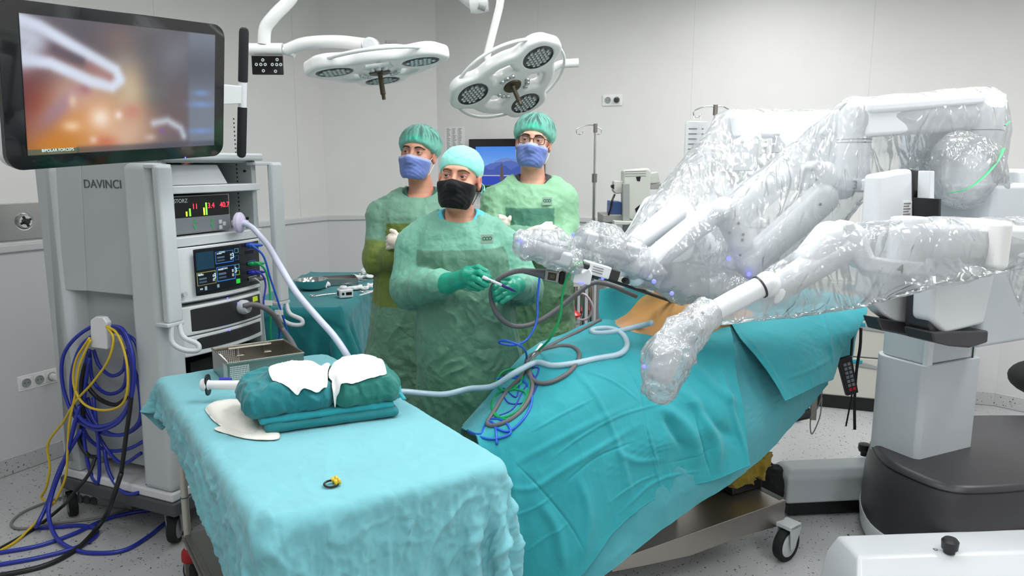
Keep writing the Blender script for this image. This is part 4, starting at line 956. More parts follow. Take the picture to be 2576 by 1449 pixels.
def pad(nm, label, outline, z0, hh, m, seed, FM=BU, group=None, zf=None, n=40, th=.008):
    """thin cloth pad: outline in local xy, draped over height function"""
    o_ = np.array(outline, float); c = o_.mean(0); ang = np.linspace(0, 2 * np.pi, n * 4, endpoint=False)
    k = len(o_); cl = np.array(interp_path([(*p, 0) for p in outline], int(n * 4 / k), closed=True))[:, :2]
    rings = 18; V = []; Fq = []; nn = len(cl)
    for side in (0, 1):
        for r in range(rings + 1):
            s = r / rings; P = c + (cl - c) * s; e = (1 - s ** 6)
            z = np.array([zf(x, y) for x, y in P]); z = z * .5 + np.roll(z, 1) * .25 + np.roll(z, -1) * .25 + (th * e if side == 0 else 0) + .0005
            if side == 0: z += (fbm(np.stack([P[:, 0] * 30, P[:, 1] * 30, P[:, 0] * 0 + seed], 1), 3)) * .0025 * (e + .3)
            V.append(np.stack([P[:, 0], P[:, 1], z], 1))
    V = np.concatenate(V); i, j = np.meshgrid(np.arange(rings), np.arange(nn), indexing='ij'); i = i.ravel(); j = j.ravel(); j2 = (j + 1) % nn
    a = np.stack([i * nn + j, (i + 1) * nn + j, (i + 1) * nn + j2, i * nn + j2], 1); b = (a + (rings + 1) * nn)[:, ::-1]
    e0 = rings * nn; e1 = (2 * rings + 1) * nn; jj = np.arange(nn); jn = (jj + 1) % nn
    s_ = np.stack([e0 + jj, e1 + jj, e1 + jn, e0 + jn], 1); Fq = np.concatenate([a, b, s_])
    Vw = np.concatenate([V, np.ones((len(V), 1))], 1) @ np.array(FM.M).T
    o = mk(nm, Vw[:, :3], Fq, m, None, ang=180); tag(o, label, 'gauze', group); return o
BT = np.concatenate([np.array([v.co for v in o_.data.vertices]) for o_ in bpy.data.objects if o_.name in ('left_bundle', 'right_bundle')]) + np.array((0, 0, CZ))
def btop(x, y):
    d = (BT[:, 0] - x) ** 2 + (BT[:, 1] - y) ** 2; m_ = d < .011 ** 2
    return float(BT[m_, 2].max()) if m_.any() else CZ + .06
def bp(u, v, z=CZ + .145): q = BU.I @ atz(u, v, z); return (q.x, max(q.y, .004))
pad('gauze_pad', 'left of two white gauze pads lying on top of the green bundle', [bp(*p) for p in ((676, 942), (690, 915), (730, 900), (822, 905), (824, 935), (832, 978), (820, 964), (790, 972), (740, 976), (690, 964))], 0, 0, M_gauze, 1, zf=btop, group='gauze pads')
pad('gauze_pad', 'right white gauze pad lying on the green bundle beside the first one', [bp(*p) for p in ((826, 935), (845, 915), (868, 890), (920, 890), (962, 914), (968, 940), (940, 960), (905, 968), (862, 958), (848, 974), (834, 948))], 0, 0, M_gauze, 2, zf=btop, group='gauze pads')
flatf = lambda x, y: CZ + .001
def wp(u, v): q = atz(u, v, CZ); return (q.x, q.y)
class WF: M = Matrix.Identity(4)
o = pad('gauze_cloth', 'folded cream gauze cloth tucked under the left end of the green bundle', [wp(*p) for p in ((518, 1025), (545, 1012), (610, 1008), (660, 1050), (640, 1100), (560, 1075), (525, 1045))], 0, 0, M_gauze2, 3, FM=WF, zf=flatf, th=.018); 
o = pad('gauze_cloth', 'flat cream gauze cloth under the bundle, in front of the folded one', [wp(*p) for p in ((540, 1078), (590, 1068), (680, 1072), (700, 1105), (640, 1107), (580, 1095))], 0, 0, M_gauze2, 4, FM=WF, zf=flatf, th=.006)
# white trocar tube with black collar
q0 = atz(508, 968, .935); q1 = atz(606, 976, .935) + Vector((.06, .03, .0)); t = thing('trocar_tube', 'white plastic tube with a black flange sticking out from the green bundle', 'medical tube', tuple(q0)); d = (q1 - q0).normalized(); L_ = (q1 - q0).length
MB().lathe([(0, 0), (.02, 0), (.022, .004), (.022, .02), (.016, .026), (.017, L_), (0, L_)], q0, d, 24).build('tube', M_white, t)
M_ = basis(q0 + d * .018, (0, 0, 1), d.cross(Vector((0, 0, 1))))
MB(M_).prism([(x, z, 0) for x, z in rrect(-.038, -.02, .038, .02, .018)], (0, 0, .006)).build('flange', M_black, t, bevel=.002)
MB().cyl(q0 + d * .06 + Vector((0, .012, .016)), q0 + d * .1 + Vector((0, .012, .016)), .008, .007, 16).build('valve', M_bl2, t)
# yellow and black ring connector on the cloth
q = atz(833, 1217, CZ + .004); t = thing('ring_clip', 'small black ring with two yellow beads on the aqua cloth', 'clip', (q.x, q.y, CZ))
MB().tube([(q.x + .018 * math.cos(a), q.y + .014 * math.sin(a), CZ + .004 + .003 * math.sin(a)) for a in np.linspace(0, 2 * np.pi, 20, endpoint=False)], .0028, 8, closed=True).build('ring', M_black, t)
for dx, dy in ((.002, .012), (.013, -.002)):
    MB().lathe([(0, 0), (.008, 0), (.009, .004), (.006, .008), (.009, .012), (.008, .016), (0, .016)], (q.x + dx - .004, q.y + dy, CZ + .008), (1, .4, .2), 18).build('bead', M_yel, t)
# ================================================================ PEOPLE
M_skin = mat('skin', (214, 160, 132), .5, bump=.25, bscale=220, bdist=.0006, vcol=True, sss=.12, spec=.35)
def lc(c): return np.array(lin(c)[:3])
def mixc(c, w_, k): return c * (1 - w_[:, None]) + lc(k) * w_[:, None]
def sstep(x, a, b): t = np.clip((x - a) / (b - a), 0, 1); return t * t * (3 - 2 * t)
M_eye = mat('eye', (230, 226, 222), .12, vcol=True, coat=.6)
M_brow = mat('dark_brown_hair', (44, 32, 26), .7, bump=.6, bscale=300)
M_hair = mat('black_hair', (30, 25, 22), .7, bump=.7, bscale=260)
M_mblue = cloth_mat('blue_mask', (112, 134, 205), .8, vcol=True, crease=.2, b1=.12, s1=14, b2=.15, s2=90, dist=.004, weave=.2)
M_mblack = cloth_mat('black_mask', (14, 14, 16), .8, b1=.12, s1=14, b2=.1, s2=90, dist=.004, weave=.2, sheen=.05)
M_bouf = cloth_mat('bouffant_net', (96, 190, 168), .75, b1=.3, s1=22, b2=.2, s2=90, dist=.004, weave=.3, vcol=True)
M_capc = cloth_mat('mint_cap', (142, 222, 208), .7, b1=.16, s1=10, b2=.15, s2=60, dist=.004, weave=.2)
M_gown = cloth_mat('gown_cloth', (110, 165, 140), .58, crease=.36, b1=.3, s1=8, b2=.2, s2=40, dist=.016, weave=.1, vcol=True, sheen=.12, spec=.35)
M_glove = mat('green_glove', (0, 146, 118), .4, bump=.1, bscale=90, bdist=.0015, coat=.15)
M_glovew = mat('cream_glove', (226, 214, 200), .5, bump=.2, bscale=90, bdist=.0015)
M_trous = cloth_mat('scrub_trousers', (52, 96, 92), .8)
M_shoe = mat('shoe', (60, 62, 66), .6, bump=.1)
M_badge = mat('badge_tag', (150, 178, 160), .6, bump=.1)
class Head:
    def __init__(s, c, yaw, pitch=0, roll=0, sc_=1.0):
        f = Vector((-math.sin(R(yaw)) * math.cos(R(pitch)), -math.cos(R(yaw)) * math.cos(R(pitch)), math.sin(R(pitch)))); up = Vector((math.sin(R(roll)), 0, 1)); up = (up - f * up.dot(f)).normalized()
        s.f, s.u, s.x = f, up, up.cross(f).normalized(); s.c = Vector(c); s.k = sc_
        s.B = np.array([tuple(s.x), tuple(s.f), tuple(s.u)])
    def loc(s, P): return (P - np.array(tuple(s.c))) @ s.B.T / s.k
    def w(s, x, y, z): return s.c + (s.x * x + s.f * y + s.u * z) * s.k
def head_sdf(Q):
    d = elp(Q, (0, -.018, .034), (.077, .098, .088)); d = smin(d, elp(Q, (0, .028, -.035), (.061, .066, .088)), .03)
    d = smin(d, elp(Q, (0, .036, -.088), (.042, .046, .034)), .03)
    X = Q.copy(); X[:, 0] = np.abs(X[:, 0])
    d = smin(d, cap(X, (.0, .086, .026), (.036, .080, .024), .010), .018)
    d = smin(d, elp(X, (.043, .060, -.034), (.022, .024, .022)), .02)
    d = smax(d, -elp(X, (.032, .099, .001), (.019, .016, .013)), .012)
    d = smin(d, cap(X, (0, .090, .010), (0, .112, -.034), .0065, .012), .012); d = smin(d, cap(X, (.0, .104, -.036), (.014, .098, -.038), .009), .008)
    lid = np.linalg.norm(X - np.array((.032, .0765, .0)), axis=1) - .0142
    slit = elp(X, (.032, .093, -.0004), (.0128, .012, .0033)); lid = smax(lid, -slit, .002); d = smin(d, lid, .004)
    d = smax(d, -elp(X, (.032, .092, -.0004), (.0122, .008, .0031)), .002)
    d = smin(d, cap(X, (0, .092, -.078), (.018, .086, -.078), .008), .012)
    ear = elp(X, (.079, -.008, -.010), (.010, .019, .032)); ear = smax(ear, -elp(X, (.090, -.002, -.008), (.009, .011, .020)), .004)
    d = smin(d, ear, .008)
    return d
def person(nm_label, hd, neck_base, torso, body_arms, gown_arms, gown_tab, colfn, mask_m, cap_kind, scrub, hem_z, feet, skin=(206, 158, 134), beard=0, glasses=False, browc=None, gaze=(0, 0), seed=0, badge=None, gres=.0065, fold=1.0, stub=(70, 55, 48)):
    root = thing('person', nm_label, 'person', (feet[0][0] * .5 + feet[1][0] * .5, feet[0][1] * .5 + feet[1][1] * .5, 0))
    nb = np.array(tuple(neck_base))
    # body: one continuous skin surface (head, neck, trunk and arms under the gown)
    def fb(P):
        Q = hd.loc(P); d = head_sdf(Q) * hd.k
        d = smin(d, cap(P, hd.w(0, -.022, -.07), neck_base, .052, .060), .03)
        b = loft(P, torso)
        for pts, rs in body_arms: b = smin(b, chain(P, pts, rs, .02), .03)
        return smin(d, b, .03)
    lo = np.array([min(t_[1] - t_[3] for t_ in torso), min(t_[2] - t_[4] for t_ in torso), min(t_[0] for t_ in torso)]); hi = np.array([max(t_[1] + t_[3] for t_ in torso), max(t_[2] + t_[4] for t_ in torso), hd.c.z + .15])
    for pts, rs in body_arms:
        for p, r in zip(pts, rs): lo = np.minimum(lo, np.array(tuple(p)) - r); hi = np.maximum(hi, np.array(tuple(p)) + r)
    V, Fq = nets(fb, lo - .04, hi + .03, .0026)
    Q = hd.loc(V); c = np.tile(lc(skin), (len(V), 1)); ax_ = np.abs(Q[:, 0])
    c = mixc(c, .5 * np.exp(-((ax_ - .08) / .02) ** 2) * (Q[:, 1] < .03), (206, 122, 104))
    c = mixc(c, .45 * np.exp(-((Q[:, 0] / .02) ** 2 + ((Q[:, 1] - .115) / .02) ** 2 + ((Q[:, 2] + .03) / .02) ** 2)), (206, 118, 100))
    c = mixc(c, .5 * np.exp(-(((ax_ - .032) / .018) ** 2 + ((Q[:, 2] - .002) / .012) ** 2)) * (Q[:, 1] > .05), (150, 96, 84))
    ed_ = np.sqrt((ax_ - .032) ** 2 + (Q[:, 1] - .0765) ** 2 + Q[:, 2] ** 2); c = mixc(c, .75 * (ed_ < .0158) * np.exp(-((Q[:, 2] - .0022) / .0022) ** 2), (48, 30, 26)); c = mixc(c, .35 * np.exp(-((ax_ - .032) / .02) ** 2 - ((Q[:, 2] - .010) / .006) ** 2) * (Q[:, 1] > .05), (150, 100, 84))
    if beard: c = mixc(c, beard * sstep(-Q[:, 2], .02, .045) * sstep(Q[:, 1], -.012, .01) * sstep(.125 + Q[:, 2], 0, .01) * (ax_ < .09), stub)
    body = mk('body', V, Fq, M_skin, root, ang=180, col=c)
    for s in (-1, 1):       # eyes
        g = hd.f + hd.x * gaze[0] + hd.u * gaze[1]; g.normalize(); ec = hd.w(s * .032, .0765, 0); m = MB().ell(ec, (.0128 * hd.k,) * 3, 40)
        VV = np.array(m.v); dd = ((VV - np.array(tuple(ec))) / (.0128 * hd.k)) @ np.array(tuple(g)); cc = np.tile(lc((188, 180, 174)), (len(VV), 1)); cc[dd > .84] = lc((58, 44, 38)); cc[dd > .965] = lc((6, 6, 6))
        fc = [f for f in m.f]; mk('eye', m.v, fc, M_eye, root, col=None, merge=False); e_ = bpy.context.scene.collection.objects[-1]
        a = e_.data.color_attributes.new('Col', 'FLOAT_COLOR', 'POINT'); a.data.foreach_set('color', np.concatenate([cc, np.ones((len(cc), 1))], 1).astype(np.float32).ravel())
        bp_ = []
        for x, z in ((.012, .0195), (.020, .0228), (.029, .0248), (.038, .0248), (.046, .0222), (.053, .0180)):
            ys = np.linspace(.12, .03, 181); q = head_sdf(np.stack([ys * 0 + x, ys, ys * 0 + z], 1)); bp_.append(hd.w(s * x, float(ys[np.argmax(q < 0)]) + .0006, z))
        MB().tube(interp_path(bp_, 4), [.0022, .003, .0036, .0040, .0040, .0040, .0038, .0038, .0036, .0036, .0034, .0032, .0030, .0028, .0026, .0024, .0022, .0020, .0018, .0015, .0012], 8).build('eyebrow', browc or M_brow, root, ang=180)
    # hair below the cap
    def fh(P):
        Q = hd.loc(P); d = elp(Q, (0, -.020, .034), (.0795, .100, .090)); return smax(smax(d, Q[:, 1] - .028 + .6 * np.abs(Q[:, 2] - .02), .006), -.055 - Q[:, 2] , .006) * hd.k
    c0 = np.array(tuple(hd.c)); V, Fq = nets(fh, c0 - .14, c0 + .15, .0035); mk('hair', V, Fq, M_hair, root, ang=180)
    # cap
    if cap_kind == 'bouffant':
        def fc(P):
            Q = hd.loc(P); a = np.arctan2(Q[:, 0], Q[:, 1] + .02); el = np.arctan2(Q[:, 2] - .03, np.hypot(Q[:, 0], Q[:, 1] + .02))
            wr = ridge(np.stack([np.cos(a) * 3.2, np.sin(a) * 3.2, el * .9 + seed], 1), 2)
            d = elp(Q, (0, -.028, .052), (.099, .118, .091)) - wr * .0045
            cut = (.050 - (.095 - Q[:, 1]) * .50) - Q[:, 2]; return smax(d, cut, .012) * hd.k
    else:
        def fc(P):
            Q = hd.loc(P); d = elp(Q, (0, -.022, .048), (.086, .106, .083)); d = d - .0022 * ridge(Q * 14 + seed, 2)
            cut = (.046 - (.095 - Q[:, 1]) * .42) - Q[:, 2]
            vf = np.abs(Q[:, 2] - .066 - .55 * np.abs(Q[:, 0])); d = d - .0022 * (1 - sstep(cut, -.028, -.024)) * 0
            band = elp(Q, (0, -.022, .045), (.0875, .1085, .086)); band = smax(band, -cut - .030, .002)
            d = np.minimum(d, band); d = d + .0014 * np.exp(-(vf / .003) ** 2) * (Q[:, 1] > 0)
            return smax(d, cut, .005) * hd.k
    V, Fq = nets(fc, c0 - .16, c0 + .19, .0028); Q = hd.loc(V)
    if cap_kind == 'bouffant':
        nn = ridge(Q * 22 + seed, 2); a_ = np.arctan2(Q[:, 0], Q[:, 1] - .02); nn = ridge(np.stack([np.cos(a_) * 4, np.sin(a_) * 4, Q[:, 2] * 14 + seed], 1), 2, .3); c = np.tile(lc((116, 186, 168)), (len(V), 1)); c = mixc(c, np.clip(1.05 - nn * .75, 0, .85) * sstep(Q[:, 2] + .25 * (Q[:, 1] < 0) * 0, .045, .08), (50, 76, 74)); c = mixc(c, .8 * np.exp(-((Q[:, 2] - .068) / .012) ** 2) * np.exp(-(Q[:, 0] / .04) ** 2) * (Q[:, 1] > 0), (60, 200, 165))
        mk('surgical_cap', V, Fq, M_bouf, root, ang=180, col=c)
    else:
        mk('surgical_cap', V, Fq, M_capc, root, ang=180)
        cp = bpy.data.objects[C.objects[-1].name]
        for i, pts in enumerate(([(.078, -.05, -.005), (.092, -.055, -.02), (.094, -.05, -.04)], [(.078, -.055, -.005), (.086, -.062, -.03), (.080, -.06, -.05)])): MB().tube(interp_path([hd.w(*p) for p in pts], 5), [.006 + .0006 * k for k in range(11)], 8, flat=.3).build('cap_tie', M_capc, cp, ang=180)
    # mask
    def fm(P):
        Q = hd.loc(P); X = Q.copy(); X[:, 0] = np.abs(X[:, 0])
        b = elp(Q, (0, .030, -.050), (.069, .076, .086)); b = smin(b, cap(Q, (0, .094, -.018), (0, .116, -.040), .011, .016), .035); b = smin(b, elp(Q, (0, .050, -.095), (.048, .054, .034)), .03)
        b = b - .0007 * np.sin((Q[:, 2] + .3 * Q[:, 0] ** 2 * 30) * 330) * sstep(X[:, 0], .07, .03) * (Q[:, 1] > .05) - .002 * ridge(Q * 20 + seed, 2)
        b = smin(b, head_sdf(Q) - .0045, .012); top = Q[:, 2] - (-.013 - .16 * X[:, 0] - 0 * Q[:, 1]); sd = .018 - Q[:, 1] + .5 * np.maximum(-.07 - Q[:, 2], 0); bot = -.124 - Q[:, 2]
        return smax(smax(smax(np.abs(b) - .0028, top, .003), sd, .003), bot, .004) * hd.k
    V, Fq = nets(fm, c0 - .16, c0 + .15, .0023); Q = hd.loc(V); c = np.tile(lc((110, 130, 196)), (len(V), 1)); c = mixc(c, sstep(Q[:, 2] + .16 * np.abs(Q[:, 0]), -.027, -.024), (168, 180, 218)); mk('face_mask', V, Fq, mask_m, root, ang=180, col=c); mo = C.objects[-1]
    strapm = M_mblack if mask_m is M_mblack else M_paper
    for s in (-1, 1):
        for z0, z1 in ((-.032, .008), (-.10, -.035)): MB().tube(interp_path([hd.w(s * .066, .022, z0), hd.w(s * .077, .008, (z0 + z1) / 2), hd.w(s * .082, -.012, z1)], 5), .0016, 6).build('ear_loop', strapm, mo, ang=180)
    if glasses:
        g = MB()
        for s in (-1, 1):
            pts = [hd.w(s * (.034 + x), .104 - .12 * abs(.034 + x) ** 1 * .35, z - .002) for x, z in rrect(-.0255, -.017, .0255, .017, .011, 4)]
            g.tube(pts, .0017, 8, closed=True); g.tube(interp_path([hd.w(s * .059, .101, .008), hd.w(s * .072, .088, .007), hd.w(s * .082, .0, .004)], 6), .0017, 8)
        g.tube(interp_path([hd.w(-.009, .104, .003), hd.w(0, .107, .006), hd.w(.009, .104, .003)], 5), .0018, 8); go = g.build('eyeglasses', M_black, root, ang=180)
        gl = MB()
        for s in (-1, 1): gl.add([tuple(hd.w(s * (.034 + x), .1035 - .042 * abs(.034 + x), z - .002)) for x, z in rrect(-.025, -.0165, .025, .0165, .011, 4)], [tuple(range(20))])
        gm, t_, b_ = nt('spectacle_lens%d' % seed); tr_ = nd(t_, 'ShaderNodeBsdfTransparent'); gls = nd(t_, 'ShaderNodeBsdfGlossy', Roughness=.03); mx = nd(t_, 'ShaderNodeMixShader'); mx.inputs[0].default_value = .10
        t_.links.new(tr_.outputs[0], mx.inputs[1]); t_.links.new(gls.outputs[0], mx.inputs[2]); t_.links.new(mx.outputs[0], t_.nodes['Material Output'].inputs[0]); gl.build('lens', gm, go)
    # scrub collar
    def fs(P):
        Q = P - nb; d = elp(Q, (0, .0, -.035), (.125, .10, .062)); neckcut = elp(Q, (0, -.045, .02), (.070, .10, .085)); return smax(d, -neckcut, .008)
    V, Fq = nets(fs, nb - .2, nb + .15, .004); mk('scrub_collar', V, Fq, scrub, root, ang=180)
    # gown
    def parts(P):
        dt_ = loft(P, gown_tab); da = None
        for pts, rs in gown_arms: q = chain(P, pts, rs, .03); da = q if da is None else np.minimum(da, q)
        return dt_, da
    def fg(P):
        dt_, da = parts(P); d = smin(dt_, da, .013)
        Q = P - nb; d = smax(d, -elp(Q, (0, -.03, .035), (.098, .115, .085)), .012)
        wr = (ridge(P * np.array([5, 5, 2.4]) + seed, 2, .6) - .7) * .008 + (ridge(P * np.array([11, 11, 4.5]) + fbm(P * 3, 2)[:, None] * 1.8 + seed * 2, 2, 2.2) - .4) * .006 + (ridge(P * np.array([30, 30, 22]) + seed * 3, 2, 1.5) - .5) * .0018
        return d - wr * fold
    lo = np.array([min(t_[1] - t_[3] for t_ in gown_tab), min(t_[2] - t_[4] for t_ in gown_tab), hem_z]); hi = np.array([max(t_[1] + t_[3] for t_ in gown_tab), max(t_[2] + t_[4] for t_ in gown_tab), max(t_[0] for t_ in gown_tab)])
    for pts, rs in gown_arms:
        for p, r in zip(pts, rs): lo = np.minimum(lo, np.array(tuple(p)) - r); hi = np.maximum(hi, np.array(tuple(p)) + r)
    V, Fq = nets(fg, lo - .06, hi + .06, gres); dt_, da = parts(V)
    gown = mk('surgical_gown', V, Fq, M_gown, root, ang=180, col=colfn(V, dt_, da))
    if badge:
        ctr, ex_ = badge; Mx = basis(ctr, ex_, (0, 0, 1)); MB(Mx).box((-.025, -.019, .0), (.025, .019, .0025)).build('gown_label', M_badge, gown, bevel=.002)
        for i in (-.012, 0, .012): MB(Mx).lathe([(.004, .0027), (.0065, .0037), (.008, .0027)], (i, .002, 0), (0, 0, 1), 14).build('printed_mark', M_gown_mark, gown)
    # trousers and shoes
    hipz = torso[0][0]
    for s, (fx_, fy_) in zip((-1, 1), feet):
        hp_ = Vector((torso[0][1] + s * .085, torso[0][2], hipz + .02))
        MB().tube(interp_path([hp_, (fx_, (fy_ + torso[0][2]) / 2 - .01, .5), (fx_, fy_ + .02, .07)], 8), [.088 - .0024 * k for k in range(17)], 18).build('trouser_leg', M_trous, root, ang=180)
        def fsx(P, fx_=fx_, fy_=fy_): return smax(smin(elp(P, (fx_, fy_ - .05, .035), (.047, .14, .05)), elp(P, (fx_, fy_ + .03, .06), (.042, .05, .06)), .02), .001 - P[:, 2], .004)
        V, Fq = nets(fsx, (fx_ - .08, fy_ - .22, -.01), (fx_ + .08, fy_ + .12, .16), .006); mk('shoe', V, Fq, M_shoe, root, ang=180)
    return root, gown
M_gown_mark = mat('print_green', (50, 110, 90), .6)
def hand(nm, root, m, cuff, palm, fingers, res=.0021, k=.004):
    def f(P):
        d = chain(P, cuff[0], cuff[1], .012) if cuff else None
        q = chain(P, palm[0], palm[1], .012); d = q if d is None else smin(d, q, .02)
        fs_ = None
        for pts, rs in fingers:
            q = chain(P, pts, rs, .004); fs_ = q if fs_ is None else np.minimum(fs_, q)
        d = smin(d, fs_, k)
        return d - .0004 * ridge(P * 45, 2)
    allp = [p for g in ([cuff] if cuff else []) + [palm] + fingers for p in g[0]]; a = np.array([tuple(p) for p in allp])
    V, Fq = nets(f, a.min(0) - .06, a.max(0) + .06, res); return mk(nm, V, Fq, m, root, ang=180)
def mid(a, b, t=.5): return a + (b - a) * t
# ---------------------------------------------------------------- surgeon in front
hd1 = Head(at(1156, 449, 3.02), 8, 7, 5, 1.02); Y1 = 3.02
nb1 = at(1157, 535, 3.05)
cxy = lambda u, v, Y: at(u, v, Y)
def row(u, v, Y, rx, ry): p = at(u, v, Y); return (p.z, p.x, p.y, rx, ry)
b1t = [row(1185, 1060, 3.03, .15, .11)[:3] + (.15, .11), row(1180, 880, 3.03, .165, .125), row(1168, 740, 3.03, .16, .12), row(1160, 620, 3.04, .175, .115), row(1157, 575, 3.05, .15, .085), row(1156, 545, 3.05, .07, .06)]
g1t = [row(1192, 1120, 3.0, .235, .19), row(1188, 980, 3.0, .225, .185), row(1180, 860, 3.0, .215, .18), row(1172, 740, 3.0, .192, .155), row(1164, 640, 3.02, .182, .14), row(1158, 580, 3.04, .165, .115), row(1157, 545, 3.05, .13, .09), row(1156, 525, 3.05, .10, .075)]
LSh, LEl, LWr = at(1050, 598, 3.06), at(1030, 728, 3.0), at(1108, 714, 2.80)
RSh, REl, RWr = at(1262, 598, 3.07), at(1318, 722, 3.02), at(1298, 718, 2.80)
A_x = at(1160, 628, 2.9).x
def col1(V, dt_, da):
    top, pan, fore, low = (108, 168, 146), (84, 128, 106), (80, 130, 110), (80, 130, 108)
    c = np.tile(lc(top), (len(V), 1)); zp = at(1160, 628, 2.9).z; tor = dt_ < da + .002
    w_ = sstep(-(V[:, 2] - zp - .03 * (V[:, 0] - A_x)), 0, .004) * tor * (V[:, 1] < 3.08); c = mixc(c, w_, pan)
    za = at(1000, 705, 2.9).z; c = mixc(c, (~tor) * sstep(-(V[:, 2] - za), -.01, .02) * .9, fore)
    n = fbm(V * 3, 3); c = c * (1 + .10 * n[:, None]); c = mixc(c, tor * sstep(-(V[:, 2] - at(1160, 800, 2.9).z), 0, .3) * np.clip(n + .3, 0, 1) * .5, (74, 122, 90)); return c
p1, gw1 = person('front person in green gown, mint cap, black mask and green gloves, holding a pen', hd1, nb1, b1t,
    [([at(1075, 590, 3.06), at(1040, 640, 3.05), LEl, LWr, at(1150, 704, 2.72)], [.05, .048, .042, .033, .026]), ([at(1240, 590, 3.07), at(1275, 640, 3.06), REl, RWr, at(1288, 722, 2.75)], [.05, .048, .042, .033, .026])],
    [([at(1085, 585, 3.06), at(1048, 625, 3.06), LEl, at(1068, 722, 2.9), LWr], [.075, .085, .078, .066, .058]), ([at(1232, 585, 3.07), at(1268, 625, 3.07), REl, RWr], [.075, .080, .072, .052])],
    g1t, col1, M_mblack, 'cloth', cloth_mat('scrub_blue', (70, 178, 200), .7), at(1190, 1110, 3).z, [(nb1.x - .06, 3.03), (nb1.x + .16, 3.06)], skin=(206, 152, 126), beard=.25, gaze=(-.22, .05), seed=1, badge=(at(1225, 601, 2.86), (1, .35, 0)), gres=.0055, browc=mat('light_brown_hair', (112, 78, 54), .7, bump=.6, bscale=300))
A_ = at
hand('surgical_glove', p1, M_glove, ([A_(1096, 724, 2.815), A_(1128, 712, 2.76), A_(1158, 704, 2.71)], [.044, .038, .030]), ([A_(1158, 704, 2.71), A_(1180, 694, 2.68), A_(1192, 692, 2.665)], [.030, .033, .026]),
    [([A_(1182, 680, 2.68), A_(1203, 673, 2.655), A_(1222, 683, 2.63), A_(1231, 699, 2.62)], [.0135, .0115, .0105, .009]),
     ([A_(1190, 688, 2.66), A_(1207, 686, 2.635), A_(1222, 697, 2.61), A_(1231, 706, 2.605)], [.0135, .0115, .0105, .009]),
     ([A_(1190, 700, 2.65), A_(1203, 704, 2.615), A_(1216, 713, 2.60), A_(1224, 718, 2.60)], [.013, .011, .010, .0088]),
     ([A_(1182, 710, 2.66), A_(1194, 716, 2.63), A_(1205, 722, 2.62), A_(1214, 725, 2.61)], [.012, .0105, .0095, .008]),
     ([A_(1166, 708, 2.69), A_(1184, 722, 2.675), A_(1202, 726, 2.66), A_(1218, 719, 2.645)], [.014, .012, .0105, .009])])
hand('surgical_glove', p1, M_glove, ([A_(1306, 716, 2.80), A_(1298, 718, 2.775)], [.040, .034]), ([A_(1294, 718, 2.76), A_(1282, 724, 2.72), A_(1272, 730, 2.70)], [.032, .034, .028]),
    [([A_(1272, 712, 2.70), A_(1258, 714, 2.665), A_(1246, 722, 2.65), A_(1242, 730, 2.66)], [.0135, .0115, .0105, .009]),
     ([A_(1272, 724, 2.69), A_(1257, 728, 2.655), A_(1246, 737, 2.645), A_(1243, 745, 2.66)], [.0135, .0115, .0105, .009]),
     ([A_(1276, 736, 2.69), A_(1262, 742, 2.66), A_(1250, 750, 2.65), A_(1247, 755, 2.66)], [.013, .011, .010, .0088]),
     ([A_(1284, 744, 2.70), A_(1273, 752, 2.67), A_(1262, 759, 2.66), A_(1257, 760, 2.67)], [.012, .0105, .0095, .008]),
     ([A_(1288, 706, 2.73), A_(1272, 700, 2.70), A_(1257, 701, 2.675), A_(1245, 708, 2.66)], [.014, .012, .0105, .009])])
pa, pb = at(1222, 700, 2.598), at(1300, 734, 2.628); t = thing('marker_pen', 'clear barrelled pen with purple ink tip held between the front person\'s green gloves', 'pen', tuple(pa)); d = (pb - pa).normalized(); L_ = (pb - pa).length
MB().lathe([(0, 0), (.0045, 0), (.0052, .004), (.0052, L_ * .5), (0, L_ * .5)], pa, d, 16).build('barrel', mat('clear_plastic', (214, 216, 222), .15, coat=.5), t)
MB().lathe([(0, L_ * .5), (.0052, L_ * .5), (.0052, L_ * .85), (.002, L_ * .97), (.0008, L_), (0, L_)], pa, d, 16).build('ink_tip', mat('purple_ink', (50, 36, 110), .3), t)
MB().lathe([(0, -.012), (.0062, -.012), (.0062, .006), (0, .006)], pa, d, 16).build('cap', M_white, t)
# ---------------------------------------------------------------- left person behind
Y2 = 3.62; hd2 = Head(at(1052, 388, Y2), 11, 6, 5, 1.0); nb2 = at(1060, 478, Y2 + .03)
b2t = [row(1045, 900, Y2, .15, .11), row(1045, 720, Y2, .165, .12), row(1045, 600, Y2, .17, .12), row(1047, 540, Y2 + .01, .175, .105), row(1050, 505, Y2 + .02, .15, .085), row(1058, 485, Y2 + .03, .07, .06)]
g2t = [row(1032, 1090, Y2, .245, .20), row(1035, 900, Y2, .225, .18), row(1040, 760, Y2, .205, .165), row(1047, 640, Y2, .195, .15), row(1050, 540, Y2, .185, .135), row(1050, 505, Y2 + .02, .185, .115), row(1056, 488, Y2 + .03, .13, .09), row(1058, 470, Y2 + .03, .10, .075)]
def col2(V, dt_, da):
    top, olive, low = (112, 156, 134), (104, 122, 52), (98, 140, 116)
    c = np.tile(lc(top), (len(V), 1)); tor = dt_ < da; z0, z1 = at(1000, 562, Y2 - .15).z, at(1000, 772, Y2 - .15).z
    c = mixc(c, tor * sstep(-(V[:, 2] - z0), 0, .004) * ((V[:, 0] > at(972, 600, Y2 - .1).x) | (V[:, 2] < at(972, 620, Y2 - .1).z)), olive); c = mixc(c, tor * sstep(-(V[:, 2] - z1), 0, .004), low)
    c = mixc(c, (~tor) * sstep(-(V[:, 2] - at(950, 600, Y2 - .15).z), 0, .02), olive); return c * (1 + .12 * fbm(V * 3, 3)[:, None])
SL, EL_ = at(968, 530, Y2 + .02), at(955, 652, Y2 - .06)
